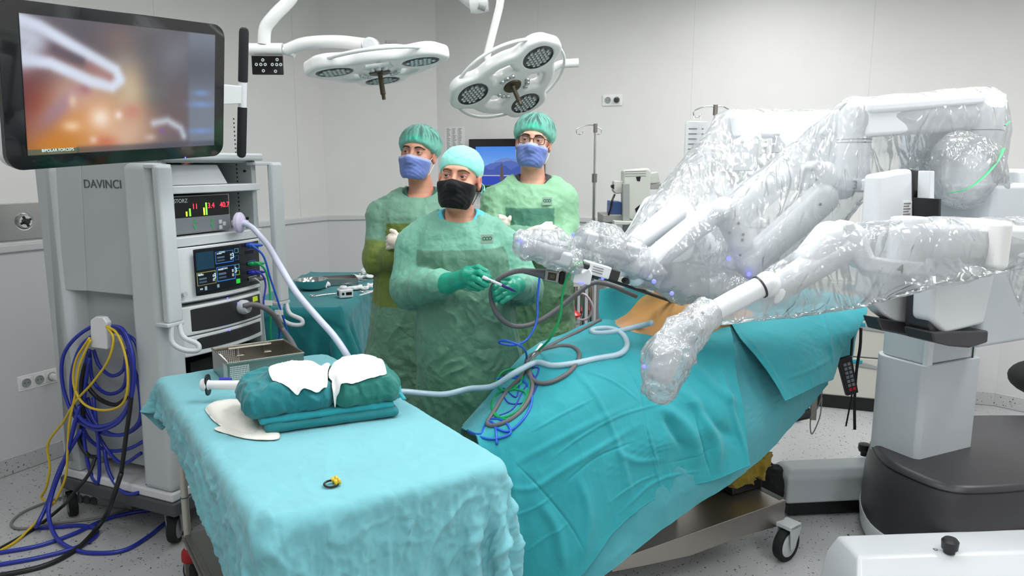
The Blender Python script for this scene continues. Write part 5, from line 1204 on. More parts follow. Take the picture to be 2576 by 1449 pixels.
p2, gw2 = person('person standing behind at left in green gown with olive panel, bouffant cap and blue mask', hd2, nb2, b2t,
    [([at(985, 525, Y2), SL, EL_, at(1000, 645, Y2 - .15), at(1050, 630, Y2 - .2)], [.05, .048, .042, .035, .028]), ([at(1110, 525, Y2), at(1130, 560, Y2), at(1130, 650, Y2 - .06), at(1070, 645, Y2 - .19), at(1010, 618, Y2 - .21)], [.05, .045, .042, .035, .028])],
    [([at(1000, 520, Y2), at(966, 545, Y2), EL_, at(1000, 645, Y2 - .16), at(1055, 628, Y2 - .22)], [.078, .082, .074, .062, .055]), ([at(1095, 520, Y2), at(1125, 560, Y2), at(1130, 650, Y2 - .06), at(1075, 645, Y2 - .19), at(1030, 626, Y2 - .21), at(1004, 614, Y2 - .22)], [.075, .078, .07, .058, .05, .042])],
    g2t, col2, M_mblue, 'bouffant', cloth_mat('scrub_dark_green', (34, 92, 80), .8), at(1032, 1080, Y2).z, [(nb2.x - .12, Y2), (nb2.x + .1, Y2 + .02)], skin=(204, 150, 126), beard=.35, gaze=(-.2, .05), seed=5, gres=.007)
hand('surgical_glove', p2, M_glovew, ([at(1028, 625, Y2 - .24), at(1008, 612, Y2 - .25)], [.038, .033]), ([at(1005, 608, Y2 - .25), at(990, 604, Y2 - .24)], [.03, .030]),
    [([at(992, 592 + 9 * i, Y2 - .25), at(982, 594 + 9 * i, Y2 - .235), at(975, 598 + 9 * i, Y2 - .2)], [.013, .011, .009]) for i in range(4)] + [([at(1000, 594, Y2 - .25), at(992, 584, Y2 - .25), at(984, 580, Y2 - .24)], [.013, .011, .009])], .003)
# ---------------------------------------------------------------- right person behind
Y3 = 3.62; hd3 = Head(at(1342, 358, Y3), 6, 5, 6, 1.0); nb3 = at(1340, 446, Y3 + .03)
b3t = [row(1350, 900, Y3, .15, .11), row(1345, 700, Y3, .165, .12), row(1342, 570, Y3, .17, .12), row(1340, 505, Y3 + .01, .18, .105), row(1339, 472, Y3 + .02, .155, .085), row(1339, 452, Y3 + .03, .07, .06)]
g3t = [row(1352, 1020, Y3, .215, .20), row(1352, 880, Y3, .195, .17), row(1350, 740, Y3, .185, .16), row(1345, 620, Y3, .175, .145), row(1341, 520, Y3, .178, .135), row(1340, 475, Y3 + .02, .19, .115), row(1340, 456, Y3 + .03, .135, .09), row(1339, 438, Y3 + .03, .10, .075)]
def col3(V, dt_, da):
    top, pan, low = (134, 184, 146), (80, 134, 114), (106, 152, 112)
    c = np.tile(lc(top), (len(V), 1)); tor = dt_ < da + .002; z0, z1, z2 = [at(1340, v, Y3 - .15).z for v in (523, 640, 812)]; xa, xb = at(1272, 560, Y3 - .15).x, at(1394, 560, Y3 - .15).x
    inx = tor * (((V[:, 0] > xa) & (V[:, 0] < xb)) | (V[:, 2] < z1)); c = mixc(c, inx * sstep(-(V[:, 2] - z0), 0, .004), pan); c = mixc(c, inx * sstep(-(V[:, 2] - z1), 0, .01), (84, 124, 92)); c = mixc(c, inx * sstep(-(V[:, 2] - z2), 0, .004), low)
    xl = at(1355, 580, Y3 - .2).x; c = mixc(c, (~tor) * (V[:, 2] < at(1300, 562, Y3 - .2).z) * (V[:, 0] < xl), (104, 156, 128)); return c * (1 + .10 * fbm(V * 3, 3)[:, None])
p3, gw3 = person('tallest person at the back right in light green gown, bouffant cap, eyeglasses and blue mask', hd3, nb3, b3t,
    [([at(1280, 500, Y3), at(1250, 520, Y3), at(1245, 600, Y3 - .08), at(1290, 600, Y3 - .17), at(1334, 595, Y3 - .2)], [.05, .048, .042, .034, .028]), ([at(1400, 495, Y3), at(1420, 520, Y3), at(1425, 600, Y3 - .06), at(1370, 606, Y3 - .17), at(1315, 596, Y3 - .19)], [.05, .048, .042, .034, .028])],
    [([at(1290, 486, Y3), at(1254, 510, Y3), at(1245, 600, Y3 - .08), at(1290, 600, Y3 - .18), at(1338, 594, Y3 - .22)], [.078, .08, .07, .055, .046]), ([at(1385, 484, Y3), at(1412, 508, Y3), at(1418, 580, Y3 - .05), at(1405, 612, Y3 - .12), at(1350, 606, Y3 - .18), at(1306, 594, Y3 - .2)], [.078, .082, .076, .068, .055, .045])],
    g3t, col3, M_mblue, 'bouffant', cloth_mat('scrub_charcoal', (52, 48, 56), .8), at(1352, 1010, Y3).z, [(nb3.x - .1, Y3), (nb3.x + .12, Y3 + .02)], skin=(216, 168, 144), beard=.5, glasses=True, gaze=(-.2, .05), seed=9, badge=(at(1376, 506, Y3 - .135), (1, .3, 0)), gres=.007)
hand('surgical_glove', p3, M_glovew, ([at(1338, 592, Y3 - .25), at(1352, 588, Y3 - .26)], [.036, .032]), ([at(1355, 585, Y3 - .26), at(1378, 580, Y3 - .25)], [.030, .031]),
    [([at(1378, 572 + 8 * i, Y3 - .25), at(1393, 572 + 8 * i, Y3 - .24), at(1404, 578 + 8 * i, Y3 - .20)], [.013, .011, .009]) for i in range(4)] + [([at(1360, 574, Y3 - .26), at(1374, 564, Y3 - .25), at(1386, 562, Y3 - .23)], [.013, .011, .009])], .003)
hand('surgical_glove', p3, M_glovew, None, ([at(1270, 562, Y3 - .16), at(1266, 572, Y3 - .16)], [.026, .024]),
    [([at(1264 + 4 * i, 558, Y3 - .17), at(1259 + 4 * i, 550, Y3 - .17), at(1257 + 4 * i, 543 + i, Y3 - .16)], [.011, .010, .008]) for i in range(4)] + [([at(1275, 560, Y3 - .17), at(1281, 552, Y3 - .17), at(1283, 546, Y3 - .165)], [.011, .01, .008])], .003)
# ================================================================ OPERATING TABLE, PATIENT AND DRAPES
def proj_np(V):
    P = np.asarray(V, float) - np.array((0, 0, CAM_H)); d = P[..., 1] * _cp - P[..., 2] * _sp; up = P[..., 1] * _sp + P[..., 2] * _cp
    return np.stack([1288 + P[..., 0] / d * F_PX, 724.5 - up / d * F_PX], -1)
def fold_strokes(G, N, strokes):
    """raise soft ridges (or press creases) along lines given by where they are seen on the cloth"""
    uv = proj_np(G).reshape(-1, 2); D = np.zeros(len(uv)); Q = np.stack([uv[:, 0], uv[:, 1], uv[:, 0] * 0], 1)
    for pts, wd, amp in strokes:
        P = interp_path([(u, v, 0) for u, v in pts], 5); d = seg_curve_dist(Q, P); L0 = np.array([tuple(P[0]), tuple(P[-1])])
        e = np.minimum(np.linalg.norm(Q - L0[0], axis=1), np.linalg.norm(Q - L0[1], axis=1)); ln = np.linalg.norm(L0[0] - L0[1])
        D += amp * np.exp(-(d / wd) ** 2) * np.clip(e / (ln * .25), .15, 1)
    return G + N * D.reshape(G.shape[:2] + (1,))
def drape(nm, label, cat, net, m, n=(150, 230), slack=1.01, steps=50, pull=.12, strokes=(), amp=(.006, .0025), seed=0, sc=(4.5, 14), solid=.002, par=None, dirn=(1, 1, 1)):
    G0 = grid_surface([[(p if isinstance(p, Vector) else at(*p)) for p in row] for row in net], n[0] // 3, n[1] // 3)
    G = cloth(G0, G0, steps=steps, iters=4, g=2.0, target=G0, pull=pull, slack=slack, seed=seed, jit=.002, bend=.1, damp=.9) if steps else G0
    G = upsample(G, 5 if n[0] > 100 else 4); N = grid_normals(G)
    if (N.reshape(-1, 3) @ np.array((0, -1, .6))).mean() < 0: N = -N
    F_ = G.reshape(-1, 3) * np.array(dirn)
    D = (ridge(F_ * sc[0] + seed, 2, .5) - .7) * amp[0] + (ridge(F_ * sc[1] + seed, 2, .4) - .7) * amp[1]
    G = G + N * D.reshape(G.shape[:2] + (1,)); G = fold_strokes(G, N, strokes)
    o = mk(nm, G.reshape(-1, 3), grid_faces(*G.shape[:2]), m, par, ang=180, solid=solid)
    if label:
        tag(o, label, cat); sh = [Vector(p) for p in G[-1][::3]]
        MB().tube(sh, .0032, 6).build('hem', m, o, ang=180)
    return o, G
# --- table
o0 = atz(1540, 1410, .22); o1 = atz(1978, 1257, .26); OTF = Frame((o0.x, o0.y, 0), (o1.x - o0.x, o1.y - o0.y, 0)); OL = (o1 - o0).length
ot = thing('operating_table', 'stainless operating table base with castors under the turquoise drapes', 'operating table', M=OTF.M)
def oq(u, v, y=0): p = OTF.pix(u, v, 1, y); return (p.x, y, p.z)
M_base = mat('satin_base_steel', (168, 162, 154), .33, metal=.9, bump=.08, bscale=200, stretch=(14, 1, 1))
MB(OTF.M).prism([oq(1540, 1412), oq(1978, 1258), oq(1972, 1320), oq(1850, 1355), oq(1740, 1398), oq(1640, 1420), oq(1540, 1440)], (0, .02, 0)).build('base_side', M_base, ot, bevel=.003)
zt_ = oq(1540, 1412)[2]; zr_ = oq(1978, 1258)[2]
MB(OTF.M).hexa([(0, .004, zt_ - .012), (OL, .004, zr_ - .012), (OL, .56, zr_ - .012), (0, .56, zt_ - .012), (0, .004, zt_), (OL, .004, zr_), (OL, .56, zr_), (0, .56, zt_)]).build('base_top', M_base, ot, bevel=.004)
MB(OTF.M).prism([oq(1540, 1412, .54), oq(1978, 1258, .54), oq(1972, 1320, .54), oq(1850, 1355, .54), oq(1740, 1398, .54), oq(1540, 1440, .54)], (0, .02, 0)).build('base_side', M_base, ot)
MB(OTF.M).box((OL - .03, .01, zr_ - .10), (OL + .01, .55, zr_ + .0)).build('end_cap', M_dark, ot, bevel=.006)
MB(OTF.M).box((.10, .12, zt_), (.42, .46, .60)).build('column', M_cart, ot, bevel=.01)
MB(OTF.M).box((-.35, .0, .60), (1.05, .52, .655)).build('tabletop', M_dark, ot, bevel=.02)
for x, y in ((OL - .02, -.03), (OL - .02, .55), (-.10, .03), (-.10, .52)): caster(0, 0, ot, OTF.M, (x, y, 0), .074, yaw=.15 if x > 0 else .3, mm=M_cart2)
# --- patient lying under the drapes
pc = at(1685, 806, 3.15); axd = Vector((.88, .47, .06)).normalized()
pat = thing('person', 'patient lying under turquoise drapes with only the orange-brown disinfected belly exposed', 'person', (pc.x, pc.y, .66))
pc = pc - Vector((0, 0, .035))
ft = at(1290, 1010, 2.66) - Vector((0, 0, .16)); kn = at(1430, 905, 2.78) - Vector((0, 0, .15))
ch = [ft, kn, pc - axd * .28 - Vector((0, 0, .07)), pc, pc + axd * .36 - Vector((0, 0, .06)), pc + axd * .56 - Vector((0, 0, .09)), pc + axd * .68 - Vector((0, 0, .09))]
sd = Vector((-axd.y, axd.x, 0))
def fpat(P):
    d = chain(P, ch[2:5], [.135, .15, .13], .05); d = smin(d, elp(P, pc + Vector((0, 0, .0)), (.2, .16, .155)), .05)
    d = smin(d, cap(P, ch[4], ch[5], .10, .055), .04); d = smin(d, elp(P, ch[6] + axd * .03, (.095, .085, .10)), .02)
    for s in (-1, 1):
        d = smin(d, chain(P, [ch[2] + sd * s * .08, ch[1] + sd * s * .08, ch[0] + sd * s * .08], [.075, .05, .035], .03), .04)
        d = smin(d, chain(P, [ch[4] + sd * s * .13 + Vector((0, 0, -.02)), pc + sd * s * .17 - Vector((0, 0, .10)), ch[2] + sd * s * .15 - Vector((0, 0, .11))], [.05, .04, .03], .03), .03)
    return d
V, Fq = nets(fpat, np.array(tuple(pc)) - (1.3, .9, .5), np.array(tuple(pc)) + (1.0, .7, .4), .009)
c = np.tile(lc((206, 160, 132)), (len(V), 1)); dd = np.linalg.norm((V - np.array(tuple(pc))) / (.34, .3, .3), axis=1); c = mixc(c, .9 * sstep(-dd, -1.1, -.6), (214, 158, 84))
mk('body', V, Fq, M_skin, pat, ang=180, col=c)
p = at(1735, 748, 3.05); MB().ell(p, (.035, .02, .03), 16).v
# --- drapes: lower layer, then the big overlay, then the right panel
M_turq2 = cloth_mat('turquoise_under_cloth', (74, 160, 170), b1=.2, s1=4, b2=.2, dist=.010, var=.04)
under = [
 [(1160, 1082, 2.80), (1240, 992, 2.84), (1330, 886, 2.9), (1420, 845, 3.0), (1520, 808, 3.1), (1640, 850, 3.0), (1760, 850, 3.1), (1880, 800, 3.34), (2020, 772, 3.52), (2170, 762, 3.62)],
 [(1182, 1092, 2.62), (1270, 1020, 2.64), (1380, 925, 2.68), (1480, 890, 2.77), (1580, 890, 2.82), (1680, 900, 2.86), (1800, 880, 2.96), (1920, 838, 3.12), (2050, 812, 3.32), (2160, 800, 3.47)],
 [(1200, 1105, 2.48), (1330, 1065, 2.48), (1440, 1015, 2.53), (1540, 985, 2.61), (1640, 990, 2.69), (1740, 985, 2.75), (1850, 955, 2.85), (1960, 905, 3.02), (2060, 875, 3.18), (2130, 850, 3.33)],
 [(1215, 1185, 2.41), (1350, 1185, 2.41), (1460, 1145, 2.45), (1570, 1115, 2.53), (1680, 1095, 2.61), (1780, 1075, 2.69), (1880, 1035, 2.79), (1975, 980, 2.95), (2055, 925, 3.12), (2105, 895, 3.28)],
 [(1230, 1320, 2.35), (1365, 1330, 2.35), (1490, 1300, 2.40), (1610, 1245, 2.48), (1710, 1200, 2.56), (1800, 1158, 2.65), (1885, 1105, 2.76), (1960, 1045, 2.9), (2030, 980, 3.05), (2088, 930, 3.24)],
 [(1238, 1480, 2.31), (1370, 1500, 2.31), (1500, 1455, 2.36), (1610, 1372, 2.45), (1690, 1310, 2.53), (1760, 1262, 2.62), (1850, 1205, 2.73), (1925, 1140, 2.85), (2000, 1060, 3.0), (2080, 965, 3.2)]]
under = [[at(*p) + Vector((0, .07, -.34)) for p in under[0]]] + under
drape('surgical_drape', 'pale turquoise under drape whose hem shows below the main drape on the patient', 'drape', under, M_turq2, seed=3, amp=(.005, .0012), slack=1.006)
over = [[(u + du, v + dv, Y - .05) for (u, v, Y), du, dv in zip(row, [0] * 8, [-6] * 8)] for row in [r[:8] for r in under[1:]]]
E_ = [(1830, 806, 3.28), (1842, 845, 3.0), (1850, 930, 2.84), (1862, 1010, 2.76), (1876, 1095, 2.71), (1886, 1168, 2.68)]
hem = [(1236, 1460, 2.285), (1350, 1475, 2.28), (1455, 1448, 2.31), (1545, 1335, 2.40), (1630, 1262, 2.48), (1720, 1222, 2.57), (1790, 1206, 2.62)]
ov = []
for k, r_ in enumerate(over):
    base = [(u, v, Y) for u, v, Y in r_[:7]] if k < 5 else hem
    if k == 4: base = [(1230, 1310, 2.32), (1362, 1320, 2.315), (1470, 1270, 2.36), (1560, 1210, 2.44), (1650, 1160, 2.52), (1740, 1135, 2.6), (1805, 1120, 2.65)]
    if k < 4:
        b_ = base[:6] + [((base[5][0] + E_[k][0]) / 2, (base[5][1] + E_[k][1]) / 2, (base[5][2] + E_[k][2]) / 2 - .01)]; base = b_
    ov.append(base + [E_[k]])
ST = [([(1415, 900), (1500, 1000), (1560, 1140), (1600, 1290)], 7, .006), ([(1620, 1050), (1640, 1130), (1665, 1240)], 5, .006), ([(1250, 1215), (1330, 1230), (1420, 1180), (1520, 1120), (1620, 1060)], 8, .006),
      ([(1270, 1180), (1400, 1110), (1500, 1060), (1600, 1015)], 9, .005), ([(1640, 1010), (1720, 1070), (1745, 1110), (1755, 1190)], 16, .018), ([(1700, 960), (1770, 1050), (1800, 1120), (1800, 1200)], 14, .02), ([(1665, 1030), (1690, 1080), (1730, 1140)], 10, -.016),
      ([(1750, 1010), (1790, 1060), (1850, 1110)], 12, -.014), ([(1350, 1250), (1400, 1330), (1420, 1449)], 14, .012), ([(1540, 1130), (1600, 1160), (1680, 1150)], 9, .006), ([(1300, 1120), (1290, 1250), (1300, 1400)], 16, .010), ([(1450, 1180), (1480, 1300), (1460, 1430)], 12, .010), ([(1810, 900), (1830, 1000), (1880, 1150)], 6, .010),
      ([(1720, 890), (1780, 960), (1870, 1030)], 12, .012), ([(1500, 860), (1600, 900), (1700, 990)], 14, .008), ([(1560, 1290), (1650, 1210), (1780, 1180)], 4, .004),
      ([(1560, 900), (1608, 985), (1625, 1080), (1668, 1235)], 2.6, -.005), ([(1380, 1160), (1460, 1100), (1560, 1045), (1690, 1010)], 2.6, .004), ([(1410, 1225), (1500, 1150), (1600, 1110)], 2.4, -.004), ([(1290, 1160), (1360, 1230), (1440, 1330), (1475, 1400)], 2.6, -.005), ([(1530, 1265), (1600, 1215), (1660, 1190)], 2.2, .004), ([(1680, 1165), (1740, 1150), (1800, 1120)], 2.4, -.004),
      ([(1460, 930), (1540, 960), (1620, 1020)], 3, .004), ([(1330, 1090), (1420, 1040), (1500, 1000)], 3, .004), ([(1745, 1040), (1765, 1120), (1788, 1200)], 3, -.006), ([(1850, 950), (1865, 1030), (1880, 1120)], 3, .006), ([(1280, 1300), (1340, 1280), (1400, 1240)], 3, .004), ([(1310, 1400), (1360, 1360), (1440, 1310)], 3, .004)]
_, GOV = drape('surgical_drape', 'large turquoise drape over the patient, cables lying on its near end', 'drape', ov, M_turq, seed=8, strokes=ST, amp=(.005, .0012), slack=1.005, dirn=(1, 1, .5))
rp = [[(1835, 806, 3.18), (1930, 778, 3.34), (2050, 760, 3.5), (2178, 756, 3.60)], [(1862, 850, 2.99), (1950, 820, 3.12), (2060, 800, 3.3), (2180, 785, 3.46)], [(1905, 900, 2.86), (1980, 865, 3.0), (2060, 845, 3.16), (2160, 825, 3.34)], [(1945, 955, 2.82), (2000, 925, 2.93), (2060, 900, 3.08), (2120, 880, 3.25)], [(1975, 1006, 2.80), (2020, 985, 2.90), (2060, 965, 3.0), (2096, 952, 3.14)]]
drape('surgical_drape', 'turquoise drape panel over the far right end of the patient, its corner hanging down', 'drape', rp, M_turq, n=(90, 120), seed=11, amp=(.004, .001), strokes=[([(2060, 760), (2085, 850), (2095, 930)], 4, .005), ([(1850, 820), (1920, 900), (1980, 1000)], 4, .005), ([(1960, 960), (2040, 930), (2095, 900)], 5, .004)], slack=1.006)
sb = [[(1508, 728, 3.2), (1540, 724, 3.18), (1600, 726, 3.2), (1660, 740, 3.24)], [(1506, 770, 3.16), (1550, 772, 3.12), (1600, 780, 3.1), (1640, 790, 3.14)], [(1508, 815, 3.1), (1550, 822, 3.02), (1600, 835, 2.98), (1650, 848, 2.98)], [(1490, 842, 3.04), (1545, 865, 2.94), (1610, 885, 2.86), (1680, 900, 2.86)]]
drape('surgical_drape', 'turquoise drape edge standing upright beside the exposed belly', 'drape', sb, M_turq, n=(80, 90), seed=14, amp=(.005, .001), slack=1.006)
cb = [[(1795, 812, 3.6), (1900, 800, 3.75), (2040, 790, 3.9), (2140, 785, 4.0)], [(1778, 742, 3.42), (1900, 728, 3.52), (2040, 730, 3.7), (2150, 752, 3.84)], [(1772, 748, 3.2), (1885, 745, 3.34), (2030, 742, 3.5), (2168, 752, 3.66)], [(1790, 818, 3.06), (1885, 806, 3.22), (2030, 788, 3.42), (2176, 775, 3.56)]]
drape('surgical_drape', 'turquoise drape covering the chest and head of the patient below the robot arms', 'drape', cb, M_turq, n=(90, 120), seed=17, amp=(.005, .001), slack=1.004)
# --- small cables, tubes on the big drape
KD = GOV.reshape(-1, 3); KU = proj_np(KD)
def on(u, v, lift=.008):
    """spot on the big drape seen at (u, v), lifted a little off the cloth"""
    d = (KU[:, 0] - u) ** 2 + (KU[:, 1] - v) ** 2; i = d.argmin()
    if d[i] > 900: return at(u, v, KD[i][1] - .03)
    return at(u, v, KD[i][1] - lift)
def oncable(nm, label, cat, pts, r, m, lift=None, n=7):
    lf = lift or r * 1.3; P = [(on(p[0], p[1], lf) if len(p) == 2 else at(*p)) for p in pts]; t = thing(nm, label, cat, tuple(P[0])); Q = interp_path(P, n)
    for i in range(len(Q)):
        k = min(i // n, len(pts) - 2)
        if len(pts[k]) == 2 and len(pts[k + 1]) == 2: u, v = proj_np(tuple(Q[i])); Q[i] = on(u, v, lf + .0015)
    for _ in range(2): Q = [Q[0]] + [(Q[i - 1] + Q[i] * 2 + Q[i + 1]) / 4 for i in range(1, len(Q) - 1)] + [Q[-1]]
    MB().tube(Q, r, 10).build('sheath', m, t, ang=180); return t
M_tubeg = mat('milky_tube', (176, 202, 214), .35, bump=.2, bscale=160, bdist=.001, coat=.2)
oncable('suction_tube', 'milky flexible tube curving over the drape and leaving behind the front person', 'tube', [(1640, 812), (1600, 822), (1540, 836), (1495, 838), (1490, 830), (1530, 826), (1560, 836), (1578, 865), (1560, 890), (1500, 902), (1440, 915), (1390, 920), (1350, 912), (1300, 935, 2.62), (1240, 972, 2.66), (1180, 978, 2.72), (1120, 992, 2.72), (1070, 990, 2.72), (1010, 985, 2.7), (960, 990, 2.7)], .0115, M_tubeg, .012)
t = oncable('camera_cable', 'thick dark grey endoscope cable with a big loop and coils on the turquoise drape', 'cable', [(1600, 745, 3.0), (1530, 716, 2.9), (1490, 712, 2.84), (1450, 740, 2.8), (1400, 780, 2.78), (1340, 815, 2.76), (1290, 820, 2.74), (1250, 790, 2.7), (1235, 740, 2.68), (1250, 705, 2.66), (1300, 682, 2.64), (1350, 686, 2.64), (1385, 690, 2.64)], .0095, M_grey)
oncable('camera_cable', 'dark grey cable running down the drape edge into long flat coils', 'cable', [(1510, 805), (1460, 832), (1400, 862), (1350, 892), (1325, 925), (1310, 950), (1275, 985), (1240, 1040), (1226, 1062), (1238, 1072), (1280, 1058), (1318, 1025), (1340, 975), (1332, 935), (1328, 900), (1375, 878), (1430, 870), (1456, 885), (1450, 915), (1420, 945), (1370, 965), (1340, 955), (1325, 925)], .0085, M_grey, .010)
oncable('energy_cable', 'green cable running from the instrument down into loops on the drape', 'cable', [(1450, 668, 2.56), (1430, 690, 2.58), (1415, 740, 2.6), (1408, 800, 2.62), (1385, 850, 2.64), (1350, 888), (1335, 930), (1330, 985), (1310, 1035), (1280, 1055), (1245, 1040), (1238, 1010), (1262, 985), (1320, 985), (1325, 1000), (1300, 1035), (1260, 1052), (1238, 1020), (1250, 990), (1310, 965), (1315, 940), (1295, 928), (1265, 935), (1248, 960), (1262, 980), (1290, 980), (1312, 960), (1300, 930)], .0046, M_green)
oncable('bipolar_cable', 'bright blue cable hanging behind the green one and tangled at the drape end', 'cable', [(1358, 690, 2.8), (1352, 750, 2.78), (1350, 810, 2.74), (1325, 855, 2.7), (1290, 868, 2.66), (1255, 862, 2.66), (1270, 856, 2.62), (1310, 870, 2.6), (1325, 905), (1318, 940), (1280, 950), (1245, 952), (1290, 950), (1330, 970), (1338, 1010), (1320, 1050), (1280, 1085), (1245, 1075), (1228, 1055), (1270, 1060), (1285, 1090), (1240, 1105), (1175, 1082), (1210, 1092), (1225, 1060), (1245, 1070), (1250, 1118)], .0044, M_lblue)
oncable('neutral_cable', 'violet blue thin cable tangled among the green loops on the drape', 'cable', [(1345, 895), (1320, 925), (1305, 975), (1300, 1000), (1265, 975), (1280, 1015), (1320, 1012), (1345, 985), (1350, 960), (1335, 930), (1355, 925), (1350, 945), (1320, 975), (1290, 1030), (1245, 1050)], .003, M_bl2)
P = on(1352, 880, .02); MB().tube([on(1340, 898, .014), on(1362, 868, .014)], [.005, .008], 8).build('clip', M_paper, tag(thing('cable_clip', 'small white cable clip holding the cables at the drape edge', 'clip', tuple(P))))
# --- things under the table
M_yb = cloth_mat('yellow_cover', (150, 130, 40), .7, b1=.3, s1=14)
q = OTF.pix(1880, 1235, 1, .12); qx = OTF.pix(1912, 1225, 1, .10).x
t = thing('foot_pedal', 'black pedal box with a crumpled yellow cover on the operating table base', 'foot pedal', M=OTF.M @ Matrix.Translation((qx, .25, zr_)))
zq = zr_ + .0
MB(OTF.M).hexa([(qx - .12, .14, zq), (qx + .06, .14, zq + .001), (qx + .06, .40, zq + .001), (qx - .12, .40, zq), (qx - .12, .15, zq + .055), (qx + .06, .15, zq + .055), (qx + .06, .40, zq + .06), (qx - .12, .40, zq + .06)]).build('box', M_black, t, bevel=.006)
def fy(P): return rbx(P, (qx - .02, .26, zq + .115), (.11, .13, .075), .03) - (ridge(P * 12, 2) - .6) * .03
V, Fq = nets(fy, (qx - .2, .05, zq), (qx + .16, .46, zq + .26), .006); V = np.concatenate([V, np.ones((len(V), 1))], 1) @ np.array(OTF.M).T; mk('cover', V[:, :3], Fq, M_yb, t, ang=180)
bq = atz(1968, 1252, .12)
def fb2(P): return smin(elp(P, (bq.x, bq.y + .12, .13), (.07, .07, .10)), elp(P, (bq.x - .04, bq.y + .12, .2), (.03, .03, .05)), .03) - (ridge(P * 14, 2) - .6) * .012
V, Fq = nets(fb2, (bq.x - .2, bq.y - .05, -.02), (bq.x + .2, bq.y + .3, .32), .007); tag(mk('pedal_bag', V, Fq, M_rubber, None, ang=180), 'black soft pouch lying on the floor at the table base end by the robot leg', 'pouch')
# ================================================================ BACK INSTRUMENT TABLE
a0, a1, a2 = atz(866, 768, .9), atz(702, 722, .9), atz(962, 688, .9)
BF = Frame((a0.x, a0.y, 0), (a2.x - a0.x, a2.y - a0.y, 0)); bW = 1.45; bD = .62
bt = thing('instrument_table', 'steel table under the dark teal cloth at the back wall', 'table', M=BF.M)
MB(BF.M).box((.02, .02, .84), (bW - .02, bD - .02, .865)).build('tabletop', M_steel, bt, bevel=.01)
for x in (.07, bW - .07):
    for y in (.07, bD - .07): MB(BF.M).cyl((x, y, 0), (x, y, .84), .015, seg=14).build('leg', M_steel_d, bt)
nu, nv = 84, 60; G0 = quadgrid((-.62, -.62, .9), (bW + .3, -.62, .9), (-.62, bD + .4, .9), (bW + .3, bD + .4, .9), nu, nv); G1 = G0.copy(); G1[..., 2] = .89
G1 = cloth(G1, G0, steps=260, iters=5, g=4, collide=box_push((0, 0, .2), (bW, bD, .875), .02, .004), slack=1.006, seed=9, bend=.15, damp=.975)
G = upsample(G1, 3); N = grid_normals(G); fl_ = upsample(G0, 3).reshape(-1, 3); hg = np.clip((.86 - G[..., 2]) / .06, 0, 1).ravel()
G = G + N * ((ridge(fl_ * 5, 2) - .7) * (.001 + .006 * hg)).reshape(G.shape[:2] + (1,))
W2 = np.concatenate([G.reshape(-1, 3), np.ones((G.shape[0] * G.shape[1], 1))], 1) @ np.array(BF.M).T
M_teald = cloth_mat('dark_teal_cloth', (28, 128, 134), b1=.2, s1=4, b2=.15, dist=.008)
tag(mk('table_cloth', W2[:, :3], grid_faces(*G.shape[:2]), M_teald, None, ang=180, solid=.002), 'dark teal cloth draped to the floor over the back instrument table', 'cloth')
BZ = .884
def bz(u, v, z=BZ): return atz(u, v, z)
q = bz(778, 732); t = thing('bowl', 'round steel bowl on the near corner of the dark teal table', 'bowl', tuple(q))
MB().lathe([(.0, .004), (.06, .004), (.085, .02), (.10, .05), (.104, .066), (.108, .067), (.106, .06), (.10, .045), (.088, .016), (.062, 0), (0, 0)], (q.x, q.y + .06, BZ), (0, 0, 1), 40).build('shell', M_chrome, t)
q = bz(825, 720); t = thing('steel_tray', 'shallow steel tray behind the bowl on the dark teal table', 'tray', tuple(q)); FT = Frame(tuple(q), (1, .35, 0)).M
for lo, hi in (((-.02, .0, 0), (.20, .003, .045)), ((-.02, .17, 0), (.20, .173, .045)), ((-.02, 0, 0), (-.017, .173, .045)), ((.197, 0, 0), (.20, .173, .045)), ((-.02, 0, 0), (.20, .173, .003))): MB(FT).box(lo, hi).build('tray_side', M_steel, t)
q = bz(868, 748); FT = Frame(tuple(q), (1, .5, 0)).M; t = thing('camera_box', 'small white plastic box with dark slots and a round knob on the teal table corner', 'box', M=FT)
MB(FT).box((-.04, -.03, 0), (.045, .05, .052)).build('body', M_white, t, bevel=.008)
MB(FT).box((.0, -.0315, .018), (.035, -.029, .036)).build('slot', M_black, t); MB(FT).cyl((-.018, -.0315, .027), (-.018, -.029, .027), .008).build('lens', M_black, t); MB(FT).box((-.0415, -.012, .012), (-.039, .03, .04)).build('side_grille', M_black, t)
MB(FT).lathe([(0, .074), (.02, .07), (.026, .06), (.02, .052), (0, .05)][::-1], (-.005, .012, 0), (0, 0, 1)).build('knob', M_white, t)
def gauzeb(u, v, w_, d_, h_, label, sd_=1, m=None):
    q = bz(u, v)
    def f(P): return rbx(P, (q.x, q.y, BZ + h_ * .5), (w_, d_, h_ * .5), min(.01, h_ * .45)) - (ridge(P * 16 + sd_, 2) - .6) * .014
    V, Fq = nets(f, (q.x - w_ - .04, q.y - d_ - .04, BZ + .002), (q.x + w_ + .04, q.y + d_ + .04, BZ + h_ + .05), .006); return tag(mk('gauze_wad', V, Fq, m or M_gauze, None, ang=180), label, 'gauze')
gauzeb(808, 722, .05, .05, .025, 'white gauze wad right beside the steel bowl on the teal table', 1); gauzeb(900, 728, .07, .035, .02, 'white gauze under scissors at the front of the teal table', 2)
gauzeb(875, 702, .05, .05, .02, 'white gauze in the middle of the teal table', 3); gauzeb(938, 686, .08, .05, .03, 'thick white gauze stack at the far end of the teal table', 4)
gauzeb(915, 700, .07, .03, .02, 'white gauze strip beside the clamps on the teal table', 6); gauzeb(945, 722, .05, .03, .02, 'white gauze by the gown of the left person on the teal table', 7)
ri = random.Random(5)
